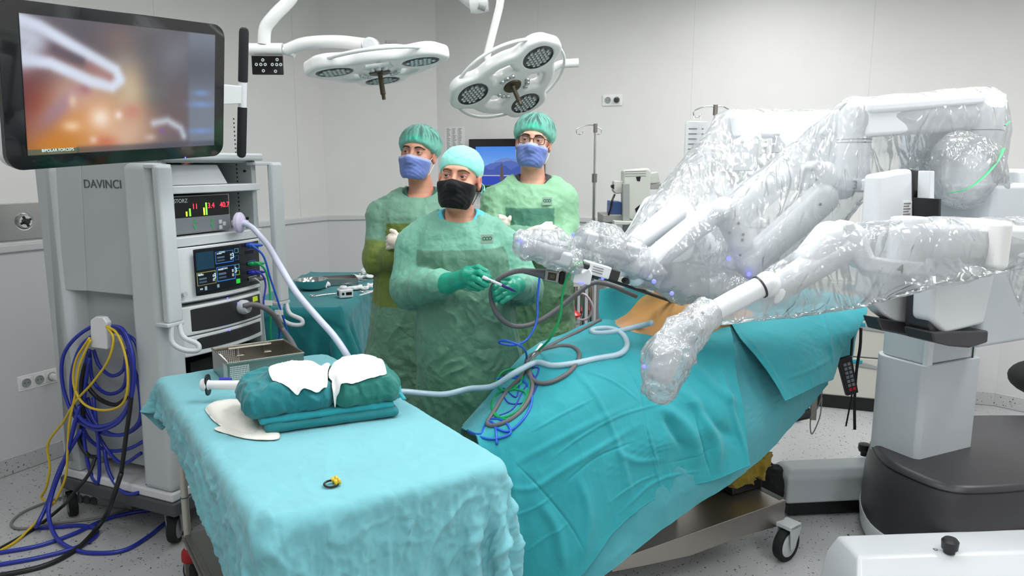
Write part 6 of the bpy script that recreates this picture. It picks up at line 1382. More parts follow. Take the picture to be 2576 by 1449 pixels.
def clamp(u, v, ang, label, L_=.17):
    q = bz(u, v); Mx = Matrix.Translation((q.x, q.y, BZ + .006)) @ Matrix.Rotation(ang, 4, 'Z'); t = thing('surgical_clamp', label, 'clamp', M=Mx, group='clamps on the teal table')
    for s in (-1, 1):
        b = MB(Mx).tube([(-.02, s * .018, 0), (L_ * .45, s * .003, .002), (L_, -s * .001, .003)], [.0028, .003, .0015], 8).build('blade', M_chrome, t)
        MB(Mx).tube([(-.034 + .015 * math.cos(a), s * .021 + .012 * math.sin(a), 0) for a in np.linspace(0, 2 * math.pi, 14, endpoint=False)], .0026, 8, closed=True).build('ring', M_chrome, b)
    MB(Mx).cyl((L_ * .45, 0, -.003), (L_ * .45, 0, .007), .004, seg=10).build('pivot', M_chrome, t)
for i in range(11): clamp(842 + 9 * i + ri.uniform(-4, 4), 714 - 2.2 * i + ri.uniform(-5, 5), ri.uniform(-1.2, -.1), 'steel ring handled clamp in the pile on the dark teal table')
clamp(925, 735, .5, 'dark jawed clamp lying on white gauze at the front of the teal table'); clamp(800, 745, .5, 'single clamp lying alone at the edge beside the steel bowl', .14)
q0, q1 = bz(905, 745), bz(965, 728); t = thing('suction_cannula', 'thin white rod lying along the front edge of the teal table', 'tube', tuple(q0)); MB().cyl(q0 + Vector((0, 0, .006)), q1 + Vector((0, 0, .006)), .005, seg=10).build('rod', M_white, t)
# ================================================================ BACKGROUND EQUIPMENT
def land_img(X, Y):
    im = np.zeros(X.shape + (3,)); k = np.clip(Y / .5, 0, 1)[..., None]; im[:] = np.array((70, 138, 236)) / 255 * (1 - k) + np.array((120, 172, 246)) / 255 * k
    n = lambda s, o: fbm(np.stack([X.ravel() * s, X.ravel() * 0 + o, X.ravel() * 0], 1), 4).reshape(X.shape)
    for base, c, s, o in ((.44, (112, 140, 206), 3, 1.5), (.52, (84, 110, 190), 4, 4.2), (.60, (66, 92, 176), 6, 7.7)):
        h = base - .13 * np.exp(-((X - .42) / .22) ** 2) - .12 * np.exp(-((X - .95) / .25) ** 2) + .16 * n(s, o); im[Y > h] = np.array(c) / 255
    im[Y > .73] = np.array((40, 70, 190)) / 255; im[(Y > .72) & (Y < .745)] = np.array((190, 190, 205)) / 255
    for x0, w_, y0 in ((.435, .02, .5), (.435, .012, .42), (.435, .03, .66)): im[(np.abs(X - x0) < w_) & (Y > y0) & (Y < .86)] = np.array((96, 84, 84)) / 255
    im[(Y > .97) & (X < .6)] = np.array((60, 110, 70)) / 255
    return im
a, b, n_, d_ = WALLS['wall_right']; nq = Vector((n_.x, n_.y, 0)); sw = wall_frame('wall_right', 1178, 415); SW2, SH2 = .84, .46
O_ = Vector(sw.col[3][:3]) + nq * .05; O_.z = 0
pt = lambda u, v: (lambda f: f.w(*f.pix(u, v, 1, 0)))(Frame(tuple(O_), (d_.x, d_.y, 0)))
FW = Frame(tuple(O_), (d_.x, d_.y, 0)); tl = FW.pix(1179, 350, 1, 0); bl = FW.pix(1181, 483, 1, 0); Hh = tl.z - bl.z; Ww = Hh * 1.5; sgn = 1 if FW.M.to_3x3().col[1].xy.dot(n_) < 0 else -1
t = thing('wall_monitor', 'black framed wall monitor showing a blue mountain and sea picture behind the right person', 'monitor', M=FW.M @ Matrix.Translation((tl.x, 0, bl.z)))
MB(FW.M).box((tl.x, 0, bl.z), (tl.x + Ww, .045 * sgn, tl.z)).build('bezel', M_gblack, t, bevel=.004)
e = .075 * Hh + .03; screen_mesh('picture', FW.M @ Matrix.Translation((tl.x + e, -.001 * sgn, tl.z - e)), Ww - 2 * e, Hh - 2 * e + .01, land_img, t, M_scr, 200)
# drip stands
def drip(u, v0, Y, label, hooks, lean=0, zt=None):
    top = at(u, v0, Y); t = thing('iv_pole', label, 'drip stand', (top.x + lean, top.y, 0))
    MB().cyl((top.x + lean, top.y, .08), (top.x, top.y, top.z - .35), .0125, seg=14).build('lower_pole', M_chrome, t); MB().cyl((top.x, top.y, top.z - .36), (top.x, top.y, top.z), .009, seg=14).build('upper_pole', M_chrome, t)
    MB().cyl((top.x, top.y, top.z - .39), (top.x, top.y, top.z - .33), .018, seg=14).build('clamp_collar', M_steel_d, t); MB().cyl((top.x, top.y, top.z - .05), (top.x, top.y, top.z + .01), .014, seg=14).build('top_collar', M_steel_d, t)
    for s, L_ in hooks:
        pts = [(top.x, top.y, top.z), (top.x + s * L_ * .6, top.y, top.z + .0), (top.x + s * L_, top.y, top.z - .012), (top.x + s * (L_ + .03), top.y, top.z - .03), (top.x + s * (L_ + .025), top.y, top.z - .055), (top.x + s * L_, top.y, top.z - .06), (top.x + s * (L_ - .02), top.y, top.z - .035)]
        MB().tube(interp_path(pts, 5), .0035, 8).build('hook', M_chrome, t, ang=180)
    for k in range(5):
        a_ = 2 * math.pi * k / 5; e_ = (top.x + lean + .26 * math.cos(a_), top.y + .26 * math.sin(a_), .06); l = MB().tube([(top.x + lean, top.y, .1), e_], .011, 10).build('foot', M_steel_d, t)
        MB().lathe([(0, -.012), (.026, -.012), (.026, .012), (0, .012)], (e_[0], e_[1], .027), (1, 0, 0), 16).build('wheel', M_rubber, l)
    return top
drip(1498, 315, 5.2, 'tall chrome drip stand with one hook standing behind the right person', [(-1, .1), (1, .01)], lean=0)
tp = drip(1800, 268, 4.55, 'chrome drip stand with infusion bags behind the plastic covered robot', [(-1, .10), (1, .07)])
M_bag = mat('clear_bag', (214, 218, 220), .2, coat=.4, alpha=.55)
for i, (dx, dy) in enumerate(((-.13, 0), (-.085, .02))):
    x, y, z = tp.x + dx, tp.y + dy - .01, tp.z - .075
    t = thing('infusion_bag', ('left', 'right')[i] + ' clear infusion bag hanging from the drip stand behind the robot', 'infusion bag', (x, y, z), group='infusion bags')
    MB(Matrix.Translation((x, y, z))).prism([(px_, -.008, pz_) for px_, pz_ in rrect(-.05, -.26, .05, -.01, .02)], (0, .016, 0)).build('bag', M_bag, t, bevel=.006)
    for k in range(5): MB(Matrix.Translation((x, y, z))).box((-.03, -.0095, -.06 - k * .03), (.02, -.0082, -.052 - k * .03)).build('print_line', M_ink, t)
    MB().cyl((x, y, z), (x, y, z + .02), .004, seg=8).build('hanger', M_white, t)
# anaesthesia machine with monitors
M_beige = mat('equipment_beige', (196, 198, 190), .45, bump=.03); M_eq = mat('equipment_grey', (150, 152, 148), .5, bump=.03); M_eqb = mat('equipment_blue', (64, 92, 150), .4, bump=.03)
YE = 4.75
def eqp(mb, pts, Y, th): return mb.prism([tuple(at(u, v, Y)) for u, v in pts], (0, th, 0))
fl = at(1590, 600, YE); t = thing('anaesthesia_machine', 'cream and grey anaesthesia machine with screens and blue box against the back wall', 'medical device', (fl.x, fl.y, 0))
eqp(MB(), [(1568, 428), (1632, 422), (1640, 432), (1632, 540), (1600, 560), (1568, 545)], YE, .12).build('monitor_back', M_beige, t, bevel=.015)
for v in (430, 436, 442): eqp(MB(), [(1572, v), (1625, v - 1), (1625, v + 1), (1572, v + 2)], YE - .002, .004).build('cooling_slot', M_eq, t)
eqp(MB(), [(1600, 445), (1612, 444), (1610, 456), (1603, 455)], YE - .003, .01).build('cable_opening', M_black, t); eqp(MB(), [(1598, 525), (1610, 515), (1606, 530), (1600, 535)], YE - .003, .01).build('cable_opening', M_black, t)
eqp(MB(), [(1545, 455), (1568, 455), (1568, 486), (1550, 488), (1543, 480)], YE + .02, .1).build('side_unit', M_beige, t, bevel=.006); eqp(MB(), [(1538, 466), (1545, 464), (1545, 476), (1538, 472)], YE + .02, .04).build('side_knob', M_black, t)
eqp(MB(), [(1634, 436), (1656, 432), (1662, 460), (1634, 462)], YE + .05, .12).build('right_unit', M_beige, t, bevel=.006); eqp(MB(), [(1634, 464), (1668, 462), (1662, 476), (1634, 476)], YE + .05, .12).build('right_drawer', M_eq, t, bevel=.004)
eqp(MB(), [(1567, 462), (1584, 462), (1584, 565), (1567, 565)], YE - .06, .05).build('support_post', M_eq, t, bevel=.003)
eqp(MB(), [(1534, 506), (1564, 508), (1564, 542), (1533, 540)], YE + .03, .14).build('blue_module', M_eqb, t, bevel=.006)
eqp(MB(), [(1516, 540), (1565, 540), (1570, 562), (1516, 560)], YE, .3).build('upper_deck', M_eq, t, bevel=.008)
eqp(MB(), [(1545, 556), (1600, 558), (1580, 566), (1545, 566)], YE - .1, .1).build('arm_bracket', M_beige, t, bevel=.004); eqp(MB(), [(1547, 566), (1567, 566), (1565, 588), (1550, 588)], YE - .1, .08).build('arm_joint', M_eq, t, bevel=.006)
b0_ = at(1522, 560, YE); b1_ = at(1660, 560, YE); MB().box((b0_.x, YE + .02, .12), (b1_.x, YE + .42, b0_.z)).build('cabinet', M_eq, t, bevel=.01)
for k in range(4): MB().box((b0_.x + .02, YE + .012, .2 + k * .2), (b1_.x - .02, YE + .022, .37 + k * .2)).build('drawer_front', M_beige, t, bevel=.005)
for x in (b0_.x + .06, b1_.x - .06):
    for y in (YE + .08, YE + .36): MB().lathe([(0, -.02), (.055, -.02), (.06, 0), (.055, .02), (0, .02)], (x, y, .06), (1, 0, 0), 20).build('castor', M_rubber, t)
for pts in ([(1605, 530, YE - .03), (1595, 560, YE - .1), (1575, 585, YE - .12), (1558, 590, YE - .1)], [(1546, 490, YE), (1540, 505, YE - .05), (1536, 525, YE - .02), (1531, 540, YE)], [(1560, 588, YE - .08), (1555, 605, YE - .08), (1548, 625, YE - .08)]): MB().tube(interp_path([at(*p) for p in pts], 6), .007, 8).build('lead', M_blk, t, ang=180)
# stand with poles, red cap and canister behind the grey loop
fl = at(1460, 800, 3.9); t = thing('suction_stand', 'chrome stand with canister and red cap between the green gown and the drape', 'suction unit', (fl.x, fl.y, 0))
for u in (1447, 1466, 1486):
    p = at(u, 720, 3.9); MB().cyl((p.x, p.y, .1), (p.x, p.y, p.z), .014, seg=14).build('pole', M_chrome, t)
p = at(1436, 810, 3.86); MB().lathe([(0, -.16), (.045, -.16), (.05, 0), (.054, .002), (.054, .02), (0, .022)], p, (0, 0, 1), 28).build('canister', mat('canister_clear', (186, 194, 198), .25, coat=.3), t)
p = at(1437, 786, 3.84); MB().lathe([(0, -.02), (.05, -.02), (.052, -.008), (.036, .004), (.02, .012), (0, .014)], p, (0, 0, 1), 28).build('red_cap', mat('red_plastic', (214, 40, 32), .35, coat=.3), t)
MB().tube(interp_path([at(1445, 745, 3.84), at(1470, 740, 3.8), at(1490, 770, 3.8), at(1480, 800, 3.82), at(1455, 806, 3.84)], 7), .006, 8).build('clear_hose', mat('hose_pinkish', (206, 184, 200), .3), t, ang=180)
MB().box((fl.x - .2, fl.y - .12, .02), (fl.x + .2, fl.y + .2, .1)).build('base', M_steel_d, t, bevel=.01)
# drawer cabinet behind the robot
M_cab = mat('cabinet_beige', (196, 194, 184), .45, bump=.03); M_tealh = mat('teal_handle', (30, 150, 165), .4)
CF = Frame((2.02, 5.04, 0), (.943, -.332, 0)); t = thing('drawer_cabinet', 'beige drawer cabinet with teal handles behind the operating table and robot column', 'cabinet', M=CF.M)
MB(CF.M).box((0, .0, .10), (.86, .42, .92)).build('body', M_cab, t, bevel=.006)
for k, (z0, z1) in enumerate(((.11, .385), (.395, .645), (.655, .90))):
    d_1 = MB(CF.M).box((.006, -.018, z0), (.854, .0, z1)).build('drawer', M_cab, t, bevel=.004)
    hx_ = CF.pix(2150, 843, 1, -.02).x; MB(CF.M).prism([(hx_ - .1, -.019, z1 - .03), (hx_ + .08, -.019, z1 - .03), (hx_ + .26, -.019, z1 - .075), (hx_ - .1, -.019, z1 - .045)], (0, -.006, 0)).build('pull_recess', M_cart_in, d_1)
    MB(CF.M).box((hx_ - .08, -.03, z1 - .035), (hx_ + .06, -.018, z1 - .012)).build('handle', M_tealh, d_1, bevel=.003)
MB(CF.M).box((.03, .03, 0), (.83, .40, .10)).build('plinth', M_black, t)
# hand control, straps, hanging probe at the far end of the drape
M_pen = mat('pendant_black', (24, 24, 26), .5, bump=.05)
q = at(2132, 945, 3.3); Mx = basis(q, (.95, .1, .25), (-.28, .05, 1)); t = thing('hand_control', 'black table hand control with button rows hanging by cords at the drape end', 'remote control', M=Mx)
MB(Mx).hexa([(-.028, -.09, -.012), (.03, -.09, -.012), (.03, -.09, .012), (-.028, -.09, .012), (-.034, .09, -.012), (.036, .09, -.012), (.036, .09, .012), (-.034, .09, .012)]).build('case', M_pen, t, bevel=.006)
for i in range(7):
    for j in range(2): MB(Mx).box((-.014 + j * .019, -.07 + i * .02, .0115), (0.0 + j * .019, -.056 + i * .02, .0145)).build('key', M_btn if i else M_redr, t)
def strap(nm, label, pts, r, m, flat=1.0):
    P = [at(*p) for p in pts]; t = thing(nm, label, 'cord', tuple(P[0])); MB().tube(interp_path(P, 7), r, 8, flat=flat).build('cord', m, t, ang=180)
strap('control_cable', 'black cable of the hand control hanging from the drape end', [(2152, 822, 3.35), (2146, 840, 3.33), (2143, 870, 3.32), (2141, 895, 3.31)], .006, M_pen)
strap('hanging_strap', 'long black strap hanging down past the hand control towards the floor', [(2166, 825, 3.36), (2164, 870, 3.36), (2155, 930, 3.36), (2150, 1000, 3.36), (2150, 1080, 3.36)], .007, M_pen)
strap('hanging_strap', 'short thin black strap hanging left of the long strap', [(2150, 950, 3.38), (2140, 1010, 3.38), (2128, 1072, 3.38)], .004, M_pen)
strap('hanging_wire', 'thin grey wire hanging in a loop under the drape near the table leg', [(2070, 975, 3.3), (2060, 1020, 3.3), (2040, 1050, 3.3), (2042, 1092, 3.3), (2062, 1050, 3.3), (2068, 1000, 3.3)], .003, M_eq)
q = at(2050, 975, 3.25); r_ = at(2058, 1056, 3.25); t = thing('accessory_rod', 'short steel accessory rod hanging below the drape at the far table end', 'rod', tuple(q)); MB().box((q.x - .014, q.y - .008, r_.z), (q.x + .014, q.y + .008, q.z)).build('bar', M_steel_d, t, bevel=.003)
q = atz(1996, 1058, 0); t = thing('stool_castor', 'dark rubber castor standing on the floor behind the drape corner', 'castor', tuple(q)); MB().lathe([(0, -.018), (.05, -.018), (.06, -.01), (.06, .01), (.05, .018), (0, .018)], (q.x, q.y, .06), (1, .3, 0), 28).build('wheel', M_rubber, t); MB().lathe([(0, -.02), (.032, -.02), (.032, .02), (0, .02)], (q.x, q.y, .06), (1, .3, 0), 20).build('hub', M_cart_in, t)
# ================================================================ SURGICAL LIGHTS
M_lens = mat('led_reflector', (196, 200, 202), .18, metal=.7, bump=.3, bscale=120)
M_cover = mat('lens_dark', (70, 74, 76), .2, coat=.6)
M_bronze = mat('bronze_handle', (72, 64, 48), .4, metal=.4)
def trilobe(R0, r1, nx=96, lobes=3, off=0, waist=.62):
    P = []
    for i in range(nx):
        a = 2 * math.pi * i / nx; c = math.cos(lobes * (a - off)); k = ((c + 1) / 2) ** .8
        P.append((math.cos(a) * (R0 * waist + (r1 - R0 * waist) * k), math.sin(a) * (R0 * waist + (r1 - R0 * waist) * k)))
    return P
def surgical_light(label, M, off, lit=0):
    """light head: local z points up, the lamps look down -z"""
    t = thing('surgical_light', label, 'surgical light', M=M)
    P = trilobe(.34, .35, off=off); n = len(P); vs = []; fs = []
    H_ = [(.90, .050), (.97, .040), (1.0, .015), (1.0, -.025), (.985, -.035)]
    inn = [(.965, -.035), (.94, -.030)]
    # three rounded pods joined by a ring, built as a distance field so that the openings stay open
    pod = [(.215 * math.cos(off + k * 2 * math.pi / 3), .215 * math.sin(off + k * 2 * math.pi / 3)) for k in range(3)]
    def f(Q):
        z = np.abs(Q[:, 2] - .006) - .030; r = np.hypot(Q[:, 0], Q[:, 1]); d2 = None
        for k, (px_, py_) in enumerate(pod):
            a = off + k * 2 * math.pi / 3; u = (Q[:, 0] - px_) * math.cos(a) + (Q[:, 1] - py_) * math.sin(a); v = -(Q[:, 0] - px_) * math.sin(a) + (Q[:, 1] - py_) * math.cos(a)
            q = np.hypot(np.maximum(np.abs(u) - .045, 0), np.maximum(np.abs(v) - .055 + .18 * np.maximum(u, 0), 0)) - .072; d2 = q if d2 is None else smin(d2, q, .10)
        hub = r - .105; 
        ring = np.abs(r - .205) - .034; d2 = smin(d2, ring, .03); d2 = smin(d2, hub, .02)
        for k in range(3):
            a = off + k * 2 * math.pi / 3; a_ = np.array((math.cos(a), math.sin(a))); tt = np.clip(Q[:, 0] * a_[0] + Q[:, 1] * a_[1], 0, .2)
            d2 = smin(d2, np.hypot(Q[:, 0] - tt * a_[0], Q[:, 1] - tt * a_[1]) - .045, .03)
        d = smax(d2, z, .022)
        for px_, py_ in pod: d = smax(d, -(np.maximum(np.hypot(Q[:, 0] - px_, Q[:, 1] - py_) - .078, Q[:, 2] + .014)), .003)
        return d
    V, Fq = nets(f, (-.37, -.37, -.05), (.37, .37, .06), .005); V = relax(V, Fq, 1); Vw = np.concatenate([V, np.ones((len(V), 1))], 1) @ np.array(M).T
    mk('lamp_body', Vw[:, :3], Fq, M_white2, t, ang=180)
    for k, (px_, py_) in enumerate(pod):
        g = MB(M).lathe([(0, -.016), (.076, -.016), (.079, -.024), (.080, -.024)], (px_, py_, 0), (0, 0, 1), 32).build('lamp_lens', M_cover, t)
        lm = MB(M)
        for i in range(-3, 4):
            for j in range(-3, 4):
                x, y = i * .0215 + (j % 2) * .0107, j * .0186
                if math.hypot(x, y) < .064: lm.lathe([(0, -.020), (.0045, -.0185), (.0092, -.0255), (.0098, -.0250), (.0095, -.016)], (px_ + x, py_ + y, 0), (0, 0, 1), 10)
        lm.build('led_array', M_lens, g)
    for k in range(3):
        a = off + math.pi / 3 + k * 2 * math.pi / 3
        sm = MB(M)
        for q in (-.35, 0, .35): sm.lathe([(0, -.030), (.010, -.034), (.014, -.028), (.014, -.02)], (.082 * math.cos(a + q), .082 * math.sin(a + q), 0), (0, 0, 1), 12)
        sm.build('small_led', M_lens, t)
    MB(M).lathe([(0, -.034), (.044, -.032), (.048, -.026), (.05, -.02)], (0, 0, 0), (0, 0, 1), 28).build('centre_hub', M_bronze, t)
    MB(M).lathe([(0, -.145), (.008, -.145), (.0085, -.125), (.012, -.12), (.011, -.04), (.016, -.03), (0, -.03)], (0, 0, 0), (0, 0, 1), 20).build('sterile_handle', M_bronze, t)
    # grab rail arcs around
    for k in range(3):
        a0 = off + k * 2 * math.pi / 3; pts = [(.30 * math.cos(a0 + .35 + s * .048 * 30 / 29), .30 * math.sin(a0 + .35 + s * .048 * 30 / 29), .012) for s in range(29)]
        pts = [(p[0] * (1 - .0 * i), p[1], p[2]) for i, p in enumerate(pts)]
        MB(M).tube(pts, .0085, 10).build('grab_rail', M_white2, t, ang=180)
    return t
def cam_dir(r, u, f): return Vector((r, f * _cp + u * _sp, -f * _sp + u * _cp))
L1 = at(953, 168, 3.42); R1 = basis((0, 0, 0), cam_dir(-13, 11, 117), cam_dir(-116, -18, -12))
t1 = surgical_light('left surgical light head seen nearly edge on, hanging from a curved white arm', Matrix.Translation(L1) @ R1, 0)
M1 = Matrix.Translation(L1) @ R1
MB(M1).ell((.0, -.03, .045), (.10, .14, .045), 32).build('top_dome', M_white2, t1)
ja = at(931, 112, 3.42); MB().lathe([(0, -.05), (.03, -.05), (.033, -.045), (.033, .035), (.030, .042), (.0, .043)], ja + Vector((0, .02, 0)), (0, -1, -.1), 28).build('joint_cap', M_white2, t1)
MB().lathe([(0, .044), (.024, .044), (.026, .0425), (.027, .0425)], ja + Vector((0, .02, 0)), (0, -1, -.1), 28).build('cap_disc', M_cart2, t1)
MB().cyl(ja + Vector((.004, .03, -.01)), ja + Vector((.006, .03, -.09)), .034, .032).build('yoke', M_white2, t1)
arm = [at(722, 126, 3.55), at(765, 110, 3.53), at(850, 105, 3.5), at(915, 112, 3.47)]
MB().tube(interp_path(arm, 8), .029, 16).build('spring_arm', M_white2, t1)
ar = [at(745, -60, 3.57), at(735, -10, 3.57), at(690, 40, 3.55), at(668, 70, 3.55), at(664, 112, 3.55)]
MB().tube(interp_path(ar, 8), .029, 20).build('down_tube', M_white2, t1)
ca = at(745, -60, 3.57); MB().cyl((ca.x, ca.y, ca.z - .02), (ca.x + .02, ca.y, CEIL), .032).build('ceiling_stem', M_white2, t1)
MB().cyl(at(628, 124, 3.55), at(712, 124, 3.55), .028).build('joint_barrel', M_white2, t1); MB().cyl(at(712, 126, 3.55), at(742, 136, 3.55), .018).build('joint_pin', M_white2, t1)
cp = at(674, 163, 3.53); Mx = basis(cp, (1, .05, 0), (0, 0, 1)); 
t = MB(Mx).box((-.072, -.045, -.008), (.070, .042, .008)).build('control_panel', M_gblack, t1, bevel=.004)
ri = random.Random(3); kb = MB(Mx)
for x, y in ((-.02, .02), (.045, .022), (-.05, 0), (-.03, 0), (-.01, 0), (.022, 0), (.042, 0), (.06, 0), (-.02, -.028), (.035, -.03)): kb.lathe([(.003, .0085), (.006, .0095), (.0075, .0085)], (x, y, 0), (0, 0, 1), 12)
kb.build('panel_key', M_cart, t)
L2 = at(1285, 207, 3.92); M2 = basis(L2, cam_dir(60, 47, -66), cam_dir(73, 5, 70))
t2 = surgical_light('right surgical light head tilted to show its three round lamp clusters', M2, 0)
MB().tube([at(1266, -40, 4.15), at(1256, 20, 4.12), at(1225, 140, 4.08), at(1232, 165, 4.05), at(1275, 195, 3.99)], .021, 16).build('down_tube', M_white2, t2)
ca = at(1266, -40, 4.15); MB().cyl((ca.x, ca.y, ca.z), (ca.x + .03, ca.y, CEIL), .026).build('ceiling_stem', M_white2, t2)
MB().tube(interp_path([at(1350, 180, 4.0), at(1390, 172, 4.0), at(1408, 162, 4.0), at(1424, 160, 4.0)], 6), .020, 14).build('side_arm', M_white2, t2); MB().cyl(at(1420, 160, 4.0), at(1455, 158, 4.0), .023).build('side_grip', M_white2, t2)
a_, b_ = at(1140, -40, 4.3), at(1200, 8, 4.3); t = thing('pendant_boom', 'end of a white ceiling arm at the top edge between the two surgical lights', 'ceiling boom', tuple(b_))
MB().tube([(a_.x - .1, a_.y, CEIL), a_, b_], [.05, .055, .05], 24).build('arm_tube', M_white2, t); MB().lathe([(0, -.04), (.05, -.04), (.055, 0), (.05, .06), (0, .065)], b_, (1, 0, .1), 24).build('arm_joint', M_white2, t); MB().cyl(at(1205, 14, 4.26), at(1222, 20, 4.26), .02).build('clip', M_cart_in, t)
# ================================================================ ROBOT
C0 = atz(2312, 1160, .44); RF = Frame((C0.x, C0.y, 0), (.905, .426, 0)); RM = RF.M
rob = thing('surgical_robot', 'white surgical robot with column, dark base, outrigger legs and arms numbered 3 and 4', 'surgical robot', M=RM)
def rq(u, v, y): p = RF.pix(u, v, 1, y); return (p.x, y, p.z)
M_rob = mat('robot_white', (226, 229, 232), .3, bump=.02, coat=.25); M_robg = mat('robot_column', (200, 206, 210), .38, bump=.03, coat=.1); M_char = mat('base_charcoal', (56, 55, 58), .38, bump=.03, bscale=500)
# column (rounded left side)
def colring(x0, x1, y0, y1, r=.05, n=8):
    P = [(x1, y0), (x1, y1)] ; 
    for k in range(n + 1): a = math.pi / 2 + math.pi / 2 * k / n; P.append((x0 + .08 + .08 * math.cos(a), y1 - .08 + .08 * math.sin(a)))
    P += [(x0, y0 + .02), (x0 + .015, y0)]
    return P
MB(RM).prism([(x, y, .40) for x, y in colring(-.015, .345, -.0, .27)], (0, 0, .46)).build('column_lower', M_robg, rob, bevel=.006)
MB(RM).prism([(x, y, .86) for x, y in colring(-.0, .33, .012, .26)], (0, 0, 1.05)).build('column_upper', M_robg, rob, bevel=.008)
MB(RM).box((.0, .004, .84), (.035, .03, 1.9)).build('column_rail', M_rob, rob, bevel=.006)
for x in (.30,): MB(RM).box((x, .006, .45), (x + .002, .012, 1.2)).build('column_seam', M_dgrey, rob)
# base
def pz(u, v, z): q = RF.I @ atz(u, v, z); return (q.x, q.y, z)
top = [pz(2196, 1092, .44), pz(2222, 1152, .44), pz(2290, 1190, .44), pz(2390, 1222, .445), pz(2500, 1222, .45), pz(2700, 1200, .45), pz(3000, 1150, .45), pz(2800, 1050, .45), pz(2560, 1040, .45), pz(2400, 1042, .45), pz(2240, 1055, .445)]
cx_ = sum(p[0] for p in top) / len(top); cy_ = sum(p[1] for p in top) / len(top)
def ring_(z, k, dz=0): return [(cx_ + (p[0] - cx_) * k, cy_ + (p[1] - cy_) * k, z) for p in top]
def smooth_loop(P, n=5): return [tuple(q) for q in interp_path(P, n, closed=True)]
def loft_rings(mb, rings):
    n = len(rings[0]); vs = [p for r in rings for p in r]; fs = [tuple(range(n - 1, -1, -1)), tuple((len(rings) - 1) * n + i for i in range(n))]
    for k in range(len(rings) - 1): fs += [(k * n + i, k * n + (i + 1) % n, (k + 1) * n + (i + 1) % n, (k + 1) * n + i) for i in range(n)]
    return mb.add(vs, fs)
loft_rings(MB(RM), [smooth_loop(ring_(z, k)) for z, k in ((.13, 1.065), (.30, 1.055), (.42, 1.01), (.440, .985), (.447, .95))]).build('base_cover', M_char, rob, ang=50)
loft_rings(MB(RM), [smooth_loop(ring_(z, k)) for z, k in ((.02, 1.02), (.06, 1.06), (.128, 1.075), (.14, 1.07))]).build('base_skirt', M_rob, rob, ang=50)
# seams and door on the base
loft_rings(MB(RM), [smooth_loop(ring_(z, k)) for z, k in ((.418, 1.014), (.423, 1.0115))]).build('base_seam', M_black, rob)
dpts = [(2202, 1205), (2238, 1250), (2240, 1312), (2195, 1275)]
q = [Vector(RF.I @ at(u, v, atz(2225, 1300, .13).y - .01 + .06 * (1250 - v) / 100 * .3)) for u, v in dpts]; MB(RM).prism([tuple(p) for p in q], (.03, .05, 0)).build('access_door', M_gblack, rob, bevel=.003)
# outrigger legs with knobs
def outrig(pu, zt, wd, nm, dirx=None, ln=None):
    pass
la, lb = atz(1981, 1188, .235), atz(2183, 1179, .235); LF = Frame((la.x, la.y, 0), (lb.x - la.x, lb.y - la.y, 0)); lw = (LF.I @ atz(1991, 1155, .235)).y; ll = 1.0
leg = loft_rings(MB(LF.M), [[(a, -.012 + b, z), (ll, -.012 + b, z), (ll, lw + .02 - b, z), (a, lw + .02 - b, z)] for z, a, b in ((.075, .0, 0), (.20, .0, .0), (.236, .03, .03))]).build('outrigger_leg', M_robg, rob, bevel=.012, seg=3)
MB(LF.M).box((.02, .0, .012), (ll * .9, lw, .08)).build('leg_foot', M_black, leg, bevel=.006)
def knob(p, nm='leg_knob'):
    MB(RM).lathe([(0, .0), (.018, 0), (.018, .02), (.028, .024), (.032, .04), (.030, .06), (.02, .064), (0, .064)], p, (0, 0, 1), 24).build(nm, M_black, leg)
q = RF.I @ atz(2174, 1142, .24); knob((q.x, q.y, .232))
n0 = RF.I @ atz(2098, 1352, .285); n1 = RF.I @ atz(2130, 1416, .25); 
# the near leg runs to the right, past the picture edge
pa_, pb_ = atz(2098, 1362, .27), atz(2576, 1348, .27); NF = Frame((pa_.x, pa_.y, 0), (pb_.x - pa_.x, pb_.y - pa_.y, 0))
leg2 = loft_rings(MB(NF.M), [[(a, -.19 + b, z), (1.3, -.19 + b, z), (1.3, .06, z), (a, .06 - b * .2, z)] for z, a, b in ((.08, -.02, 0), (.20, -.0, .0), (.272, .035, .075))]).build('outrigger_leg', M_rob, rob, bevel=.014, seg=3)
MB(NF.M).box((-.012, -.175, .012), (1.25, .05, .09)).build('leg_foot', M_dark, leg2, bevel=.006)
q = NF.I @ atz(2388, 1388, .275); MB(NF.M).lathe([(0, 0), (.02, 0), (.02, .012), (.028, .016), (.030, .046), (.022, .056), (0, .057)], (q.x, q.y - .0, .272), (0, 0, 1), 24).build('leg_knob', M_dark, leg2)
q = NF.I @ atz(2354, 1383, .272); text('D', .022, NF.M @ basis((q.x, q.y, .2725), (1, 0, 0), (0, 1, 0)), leg2, 'leg_letter', M_dark)
# carriages on the column
def rprism(nm, pts, y, th, m, bv=.01, par=None, seg=3): return MB(RM).prism([rq(u, v, y) for u, v in pts], (0, th, 0)).build(nm, m, par or rob, bevel=bv, seg=seg)
rprism('left_carriage_edge', [(2296, 425), (2336, 432), (2330, 700), (2322, 850), (2284, 846), (2290, 700)], -.075, .08, M_char, .006)
rprism('left_carriage_edge', [(2208, 800), (2284, 812), (2322, 848), (2270, 842), (2220, 832)], -.095, .07, M_char, .006)
rprism('left_carriage', [(2212, 440), (2298, 424), (2300, 600), (2292, 818), (2262, 818), (2226, 792), (2184, 742), (2200, 600)], -.09, .07, M_rob, .016)
rprism('right_carriage_edge', [(2352, 590), (2392, 590), (2388, 858), (2345, 846), (2336, 826)], -.22, .1, M_char, .006)
rprism('right_carriage_edge', [(2345, 836), (2488, 832), (2486, 862), (2440, 876), (2392, 872), (2352, 862)], -.25, .12, M_char, .008)
rprism('right_carriage', [(2360, 560), (2500, 560), (2504, 700), (2478, 816), (2380, 842), (2346, 806), (2352, 690)], -.24, .09, M_rob, .018)
